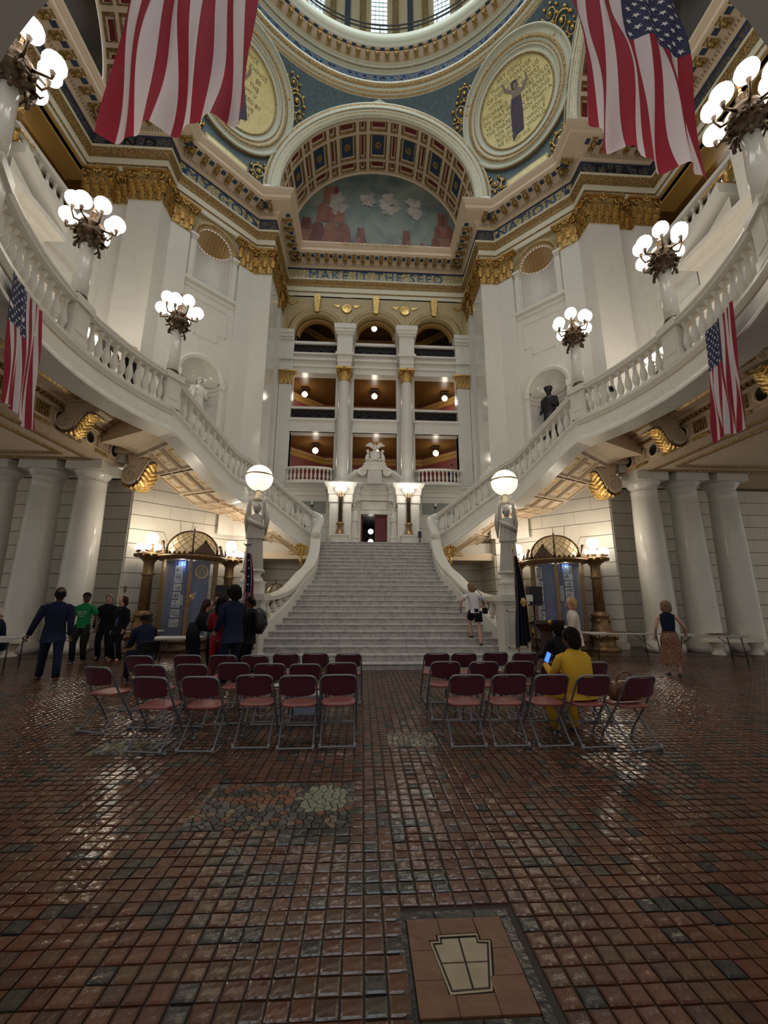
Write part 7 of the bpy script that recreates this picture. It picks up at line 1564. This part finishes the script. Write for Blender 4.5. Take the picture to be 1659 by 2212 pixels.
# lectern
LW = mat('dark_red_wood', (.045, .014, .012), .35); t = thing('lectern', 'dark wooden lectern with round gold seal beside the right speaker', 'lectern', (3.74, 9.6, 0))
b = MB(); b.box(-.30, -.22, 0, .30, .22, .06); b.build('base', LW, t); MB().box(-.11, -.08, .06, .11, .08, .98).build('stem', LW, t); b = MB(); b.add([(x, y, z) for z, k in ((.95, .5), (1.12, 1)) for x, y in ((-.36*k, -.22*k), (.36*k, -.22*k), (.36*k, .22*k), (-.36*k, .22*k))]+[(-.36, -.22, 1.2), (.36, -.22, 1.2), (.36, .24, 1.10), (-.36, .24, 1.10)], [(0, 1, 5, 4), (1, 2, 6, 5), (2, 3, 7, 6), (3, 0, 4, 7), (4, 5, 9, 8), (5, 6, 10, 9), (6, 7, 11, 10), (7, 4, 8, 11), (8, 9, 10, 11)]); b.build('desk', LW, t)
MB().lathe([(.0001, .01), (.05, .008), (.055, .0)], 20, M=Matrix.Translation((0, -.222, 1.155)) @ Matrix.Rotation(pi/2, 4, 'X')).build('seal', GOLDB, t); MB().tube([(-.2, .1, 1.12), (-.24, .02, 1.36), (-.27, -.08, 1.42)], .008, 5).build('microphone', BLACKI, t)

# ---------------- flags
def star_poly(cx, cz, r, a0=pi/2): return [(cx+(r if k % 2 == 0 else r*.4)*cos(a0+k*pi/5), cz+(r if k % 2 == 0 else r*.4)*sin(a0+k*pi/5)) for k in range(10)]
def hung_flag(label, fn, stripes_vertical=True, canton=(0, .54, 0, .4), group=None, wstar=.5, nu=78, nv=46, name='hanging_flag', aspect=1.9):
    """fn(u, v): u across 0..1, v down 0..1; thirteen upright stripes, canton given as u0,u1,v0,v1"""
    t = thing(name, label, 'flag', (0, 0, 0), 0, group); u0, u1, v0, v1 = canton; b = MB(); b.grid(lambda u, v: fn(u, v), nu, nv, mfn=lambda i, j: 2 if (u0 <= (i+.5)/nu <= u1 and v0 <= (j+.5)/nv <= v1) else int((i+.5)/nu*13) % 2)
    b.build('cloth', [FRED, FWHITE, FBLUE], t); st = MB()
    def N(u, v, off):
        p = Vector(fn(u, v)); du = Vector(fn(min(1, u+.01), v))-Vector(fn(max(0, u-.01), v)); dv = Vector(fn(u, min(1, v+.01)))-Vector(fn(u, max(0, v-.01))); n = du.cross(dv).normalized(); return p+n*off
    for j in range(11):
        nn = 5 if j % 2 == 0 else 4
        for i in range(nn):
            cu = u0+(u1-u0)*((i+.5)/5 if j % 2 == 0 else (i+1)/5); cv = v0+(v1-v0)*(j+.7)/11.4; ru = .040*(u1-u0)*1.35
            for sd in (-1, 1): st.add([N(cu+x, cv+z/aspect, sd*.012) for x, z in star_poly(0, 0, ru)], [tuple(range(10))])
    st.build('stars', mat('star_white', (.62, .60, .62), .8), t); return t
def fold(u, v, a=1.0, ph=0): return a*(.10*sin(u*17+2.4*sin(v*3+ph))+.06*sin(u*31+v*5+ph)+.05*sin(v*7+u*3))*(.35+.65*v)
def bigflag(xl, yl, xr, yr, zt, zb, zbr, ph):
    d = Vector((xr-xl, yr-yl, 0)); n = Vector((-d.y, d.x, 0)).normalized()
    def fn(u, v):
        p = Vector((xl, yl, 0))+d*(u-.05*sin(pi*u*2)*v*.35+.012*sin(9*v+ph)*sin(pi*u)); z = zt+(zb+(zbr-zb)*u+.12*sin(u*5+ph)*(1 if v > .5 else 0)-zt)*v; p += n*fold(u, v, 1.5, ph); return (p.x, p.y, z)
    return fn
hung_flag('very large striped flag hanging at the upper left in front of the vault', bigflag(-7.05, 8.05, -3.38, 7.4, 20.4, 12.45, 12.75, .6), canton=(0, .54, 0, .30), name='hanging_flag')
hung_flag('very large hanging flag at the upper right with its starred canton showing', bigflag(4.75, 7.35, 8.45, 8.1, 19.2, 12.75, 12.4, 2.2), canton=(.46, 1, 0, .37), name='hanging_flag')
for s, nm in ((-1, 'left'), (1, 'right')):
    A0, A1 = (-20.5, -11.2) if s < 0 else (-12.2, -21.0); rr0 = 6.74 if s < 0 else 6.56
    def fn(u, v, s=s, A0=A0, A1=A1, rr0=rr0):
        a = rad(A0+(A1-A0)*u); rr = rr0-.03-.16*v+fold(u, v, .32, s); return (s*rr*cos(a)-(.12 if s < 0 else 0)+(.10*v if s < 0 else 0), CY+rr*sin(a), 6.98-2.38*v*(1-.03*sin(u*6)))
    hung_flag('small vertical flag hanging from the balcony rim on the %s' % nm, fn, canton=(0, .54, 0, .40), nu=52, nv=26, group=None, aspect=1.9)
    b = MB().tube([(s*(rr0+.02)*cos(rad(a))-(.12 if s < 0 else 0), CY+(rr0+.02)*sin(rad(a)), 7.0) for a in range(-22, -10, 2)], .015, 5)
def pole_flag(label, x, y, H, cloth, finial, lean=0):
    t = thing('flag_on_pole', label, 'flag', (x, y, 0)); MB().tube([(0, 0, .05), (0, 0, H)], .014, 8).build('pole', mat('wooden_pole', (.25, .13, .05), .4), t); lathe_thing([(.16, 0), (.16, .03), (.05, .07), (.03, .12)], GOLDD, 'base', t, 12)
    if finial == 'eagle': MB().tube([(-.10, 0, H+.10), (-.04, 0, H+.05), (0, 0, H+.08), (.04, 0, H+.05), (.10, 0, H+.10)], [.008, .022, .03, .022, .008], 6).build('eagle', BRONZE, t)
    else: lathe_thing([(.02, H), (.028, H+.04), (.012, H+.08), (.003, H+.16)], GOLDB, 'spear_tip', t, 8)
    return t
# draped national flag: furled stripes falling in deep folds from the pole
def furl(w0, w1, z1, z0, mats, fringe, t, starry=False):
    b = MB(); nu, nv = 40, 26
    def fn(u, v): w_ = w0+(w1-w0)*v**.8; return (.02+w_*(u-.18)+.02*sin(v*5), -.05+.075*sin(u*22+v*2)*(.4+.6*v), z1+(z0+.10*abs(sin(u*3+1))-z1)*v*(1-.10*(u-.5)))
    mf = (lambda i, j: (2 if j < nv*.52 and 8 < i < 24 else int((i+j*.18)/3.2) % 2)) if starry else (lambda i, j: 0)
    b.grid(fn, nu, nv, mfn=mf); b.build('cloth', mats, t)
    if starry:
        st = MB()
        for k in range(16): u = .30+.06*(k % 4); v = .10+.11*(k//4); p = Vector(fn(u, v)); st.add([(p.x+x, p.y-.02, p.z+z) for x, z in star_poly(0, 0, .022)], [tuple(range(10))])
        st.build('stars', mat('star_white', (.62, .60, .62), .8), t)
    if fringe: f = MB(); f.tube([fn(1, v) for v in [k/14 for k in range(15)]]+[fn(u, 1) for u in [1-k/20 for k in range(21)]], .012, 5); f.build('fringe', mat('gold_fringe', (.42, .22, .04), .6), t)
t = pole_flag('flag with stars and stripes furled on a pole before the left statue pedestal', -3.30, 9.9, 2.86, None, 'eagle'); furl(.10, .36, 2.72, .95, [FRED, FWHITE, FBLUE], False, t, True)
t = pole_flag('dark blue fringed flag furled on a pole before the right statue pedestal', 3.14, 9.8, 2.84, None, 'spear'); furl(.06, .34, 2.70, .55, [mat('flag_navy', (.008, .011, .035), .75)], True, t); MB().prism([(.12, 0), (.26, .15), (.10, .26), (.12, .23), (.21, .15), (.10, .03)], -.13, -.12, 0, Matrix.Translation((0, 0, .62)) @ Matrix.Rotation(pi/2, 4, 'X')).build('fringe_fold', mat('gold_fringe', (.42, .22, .04), .6), t)
MB().ball((.13, -.13, 1.6), .07, 8, 5, sc=(1, .2, 1.6)).build('arms_patch', GOLDD, t)
# camera on the right balcony rail
t = thing('security_camera', 'black camera on a silver clamp inside the right balustrade', 'camera', (6.60, CY+2.0, 7.62)); MB().tube([(0, 0, 0), (-.10, -.10, .02)], [.07, .05], 10).build('housing', BLACKI, t); b = MB(); b.tube([(.02, 0, 0), (.12, .1, -.02), (.2, .2, .02), (.12, .1, .12)], .02, 5); b.tube([(.1, -.02, -.04), (.2, .1, -.10)], .02, 5); b.build('clamp', mat('silver_metal', (.5, .5, .5), .3, .8), t)
t = thing('wall_plaque', 'small brown shield-shaped fitting on the stone between left columns and lamp', 'plaque', (-8.55, CY+6.02, 1.95), rad(45)); MB().prism([(0, -.14), (.05, -.05), (.05, .10), (0, .14), (-.05, .10), (-.05, -.05)], 0, .04, 0, Matrix.Rotation(pi/2, 4, 'X')).build('plate', BROWNM, t)

# ---------------- people
TR_ = 'trousers'
person('man in dark navy suit walking away at the left, seen from behind', (-6.92, 9.15, 0), rad(38), 1.86, dict(fR=(.12, -.30, .05), fL=(-.12, .34, 0), hR=(.27, -.10, .86), hL=(-.40, .05, .92), kR=(.1, 1, 0), wid=1.12, sw=.118), SKIND, ('short', HBLK), ('jacket', NAVY), (TR_, NAVY), SHOEB)
def shirttext(t, J, h):
    up = (J['neck']-J['pel']).normalized()
    for i, (ln, sz) in enumerate((('Invest stop', .052), ('Child care', .052), ('now.', .052))):
        text(ln, sz, mat('white_print', (.7, .75, .7), .7), t, Matrix.Translation((.0, .135, J['pel'].z+.20*h-.055*i)) @ Matrix.Rotation(pi, 4, 'Z') @ Matrix.Rotation(pi/2, 4, 'X'), .002, name='shirt_print')
person('man in green t-shirt with white print and black cap', (-7.98, 11.68, 0), pi+rad(6), 1.80, dict(fR=(.10, .12, 0), fL=(-.09, -.05, 0), hR=(.27, .10, .84), hL=(-.34, .02, .90), kR=(.1, 1, 0)), SKIND, ('cap', HBLK), ('tshirt', GREEN), (TR_, DARKT), mat('white_black_shoe', (.2, .2, .2), .5), extra=shirttext)
person('woman in black blazer and blue blouse standing beside the man in green', (-7.15, 11.9, 0), pi-rad(12), 1.70, dict(fR=(.09, .02, 0), fL=(-.09, .0, 0), hR=(.20, .04, .80), hL=(-.22, .10, .84), yaw=rad(-15)), SKINP, ('bob', HBRN), ('jacket', BLACK), (TR_, BLACK), SHOEB, inner=BLUES)
person('grey haired person in black mostly hidden behind the woman in black blazer', (-7.75, 12.3, 0), pi+rad(10), 1.78, dict(fL=(-.16, .05, 0), fR=(.10, .02, 0)), SKINP, ('short', HGRY), ('jacket', BLACK), (TR_, BLACK))
person('white haired man in dark suit seated at the left picture edge', (-9.6, 11.2, 0), pi+rad(-50), 1.78, dict(pz=.56, lean=rad(12), fR=(.12, .42, 0), fL=(-.12, .42, 0), kR=(0, .5, 1), kL=(0, .5, 1), hR=(.18, .40, .80), hL=(-.18, .40, .80)), SKINP, ('short', mat('hair_white', (.55, .5, .45), .6)), ('jacket', NAVY), (TR_, NAVY), inner=WHITEC)
person('bald man in dark suit seated with his back to us by the left table', (-5.05, 9.2, 0), rad(50), 1.80, dict(pz=.54, lean=rad(16), fR=(.15, .42, 0), fL=(-.14, .46, 0), kR=(0, .5, 1), kL=(0, .5, 1), hR=(.12, .52, .66), hL=(-.14, .50, .66), nod=.15), SKIND, ('fringe', HBLK), ('jacket', NAVY), (TR_, NAVY))
def bigbag(t, J, h): MB().tube([(.26, -.05, 1.15), (.30, -.02, .95), (.34, .02, .62)], [(.03, .05), (.06, .13), (.07, .15)], 10).build('shoulder_bag', BLACK, t)
person('woman all in black with long brown hair bending to the right', (-4.22, 9.5, 0), rad(-68), 1.66, dict(lean=rad(22), fR=(.09, 0, 0), fL=(-.09, .05, 0), hR=(.14, .42, .98), hL=(-.18, .40, 1.02), wid=1.18, nod=.1), SKINP, ('long', HBRN), ('coat', BLACK), (TR_, BLACK), extra=bigbag)
person('bearded man in grey tweed jacket facing us among the left group', (-3.98, 10.25, 0), pi-rad(8), 1.80, dict(hR=(.2, .28, 1.0), hL=(-.24, .02, .86), nod=.2), SKINP, ('short', HBRN), ('jacket', GREYC), (TR_, NAVY), inner=WHITEC)
def flow(t, J, h):
    b = MB(); R = random.Random(6)
    for k in range(9): b.ball((.10+R.uniform(-.10, .10), .30+R.uniform(-.05, .05), 1.02+R.uniform(-.10, .14)), .035, 6, 4)
    b.build('flower_print', mat('pale_flowers', (.42, .36, .20), .7), t)
person('woman in red trouser suit with long dark hair, back to us', (-3.50, 9.0, 0), rad(8), 1.67, dict(fR=(.10, .0, 0), fL=(-.10, .0, 0), hR=(.10, .32, 1.05), hL=(-.12, .30, 1.08)), SKINP, ('long', HBLK), ('suit', RED), (TR_, RED), extra=flow)
person('tall man in navy jacket with white collar leaning towards the woman in red', (-3.14, 8.72, 0), rad(42), 1.90, dict(lean=rad(6), hR=(.12, .38, 1.06), hL=(-.22, .28, 1.02), wid=1.12, sw=.118), SKINP, ('curly', HBLK), ('jacket', NAVY), (TR_, NAVY), inner=WHITEC)
def backpack(t, J, h):
    c = J['chest']; b = MB(); b.tube([c+Vector((0, -.16, .16)), c+Vector((0, -.24, .05)), c+Vector((0, -.26, -.15)), c+Vector((0, -.20, -.33))], [(.12, .07), (.17, .13), (.18, .14), (.15, .09)], 12, up=(0, 1, 0)); b.build('backpack', mat('black_nylon', (.012, .012, .014), .5), t); MB().box(-.05, -.43, c.z-.02, .05, -.40, c.z+.06).build('reflective_patch', mat('pale_patch', (.5, .5, .2), .4), t)
    MB().tube([c+Vector((.10, -.14, .17)), c+Vector((.13, .06, .12)), c+Vector((.12, .1, -.05)), c+Vector((.12, -.1, -.22))], .018, 5).build('strap', BLACK, t)
person('person in black with bulky black backpack at the foot of the left stair rail', (-2.98, 9.35, 0), rad(78), 1.70, dict(fR=(.1, -.05, 0), fL=(-.1, .05, 0)), SKIND, ('short', HBLK), ('jacket', BLACK), (TR_, BLACK), extra=backpack)
def sidebag(t, J, h):
    MB().box(.20, -.10, .80, .28, .10, .96, bev=.02).build('shoulder_bag', BLACK, t); MB().tube([(.24, 0, .95), (.16, .02, 1.30), (.02, .02, 1.47)], .01, 5).build('strap', BLACK, t)
    w = J['wrL']; MB().box(w.x-.02, w.y-.02, w.z-.16, w.x+.02, w.y, w.z-.02).build('phone', mat('phone_glass', (.10, .12, .25), .2), t)
person('woman in white t-shirt and black shorts climbing the right side of the great stair', (2.50, 11.0, 4*RI-.165), rad(3), 1.62, dict(py=.08, lean=rad(12), fR=(.07, -.05, 0), fL=(-.05, .33, RI*1), kL=(0, 1, .3), hL=(-.36, .20, .98), hR=(.28, .25, 1.02), bL=(-.4, -.6, 0), nod=.2, side=-.06), SKINP, ('bob', HSND), ('tshirt', WHITEC), ('shorts', BLACK), extra=sidebag)
person('blond woman in cream jacket standing by the right show case', (4.13, 9.0, 0), rad(75), 1.69, dict(lean=rad(5), hR=(.10, .30, 1.02), hL=(-.10, .32, 1.0), wid=1.12, yaw=rad(5)), SKINP, ('bob', HBLD), ('jacket', CREAMC), (TR_, CREAMC))
person('seated person with dark curly hair beyond the woman in yellow', (2.92, 7.18, 0), rad(12), 1.56, dict(pz=.53, lean=rad(10), fR=(.12, .42, 0), fL=(-.12, .42, 0), kR=(0, .5, 1), kL=(0, .5, 1), hR=(.16, .42, .66), hL=(-.16, .42, .66)), SKIND, ('curly', HBLK), ('jacket', BLACK), (TR_, BLACK))
person('woman in mustard yellow suit seated in the front right row, back to us', (2.17, 5.19, 0), rad(14), 1.62, dict(pz=.52, lean=rad(12), fR=(.15, .40, 0), fL=(-.14, .40, 0), kR=(0, .5, 1), kL=(-.4, .5, 1), hR=(.06, .42, .72), hL=(-.16, .44, .80), wid=1.45, sw=.125, yaw=rad(15), nod=.1), SKIND, ('bob', HBLK), ('suit', YELLOW), (TR_, YELLOW))
t = thing('smartphone', 'phone with bright blue screen held to the left of the woman in yellow', 'phone', (2.0, 5.72, .88), rad(15)); MB().box(-.04, -.005, -.075, .04, .005, .075, 0, Matrix.Rotation(.5, 4, 'Y')).build('case', BLACKI, t); MB().box(-.033, -.008, -.066, .033, -.005, .066, 0, Matrix.Rotation(.5, 4, 'Y')).build('screen', mat('blue_screen', (.01, .03, .3), .3, emit=(.05, .16, 1), es=2.2), t)
person('woman in dark vest and long patterned skirt standing by the right tables', (6.50, 9.35, 0), rad(-28), 1.63, dict(hR=(.36, .24, .92), hL=(-.26, .12, .84), fR=(.09, 0, 0), fL=(-.1, .04, 0)), SKINP, ('bob', HSND), ('vest', NAVY), ('skirt', SKIRT))
def sleeves(t, J, h): b = MB(); garment_arms(b, J, h, 1.0, .5); b.build('sleeves', mat('cloth_pink', (.45, .22, .18), .8), t)
person('bald man in black suit behind the left balcony rail', (-7.32, 11.02, 7.16), rad(60), 1.72, dict(hR=(.15, .28, .95), hL=(-.15, .28, .95), yaw=rad(20)), SKINP, ('fringe', HGRY), ('jacket', BLACK), (TR_, BLACK))
person('man in grey suit behind the left balcony rail, nearer the post', (-7.58, 10.2, 7.16), rad(-20), 1.76, dict(hR=(.15, .28, .95)), SKINP, ('short', HBLK), ('jacket', mat('cloth_mid_grey', (.13, .13, .12), .85)), (TR_, BLACK))
person('bearded man in blue suit standing far behind the right bowed balcony', (4.28, FY+1.2, 7.36), pi, 1.62, dict(), SKINP, ('short', HBLK), ('jacket', mat('cloth_royal', (.025, .04, .16), .8)), (TR_, NAVY), inner=WHITEC)
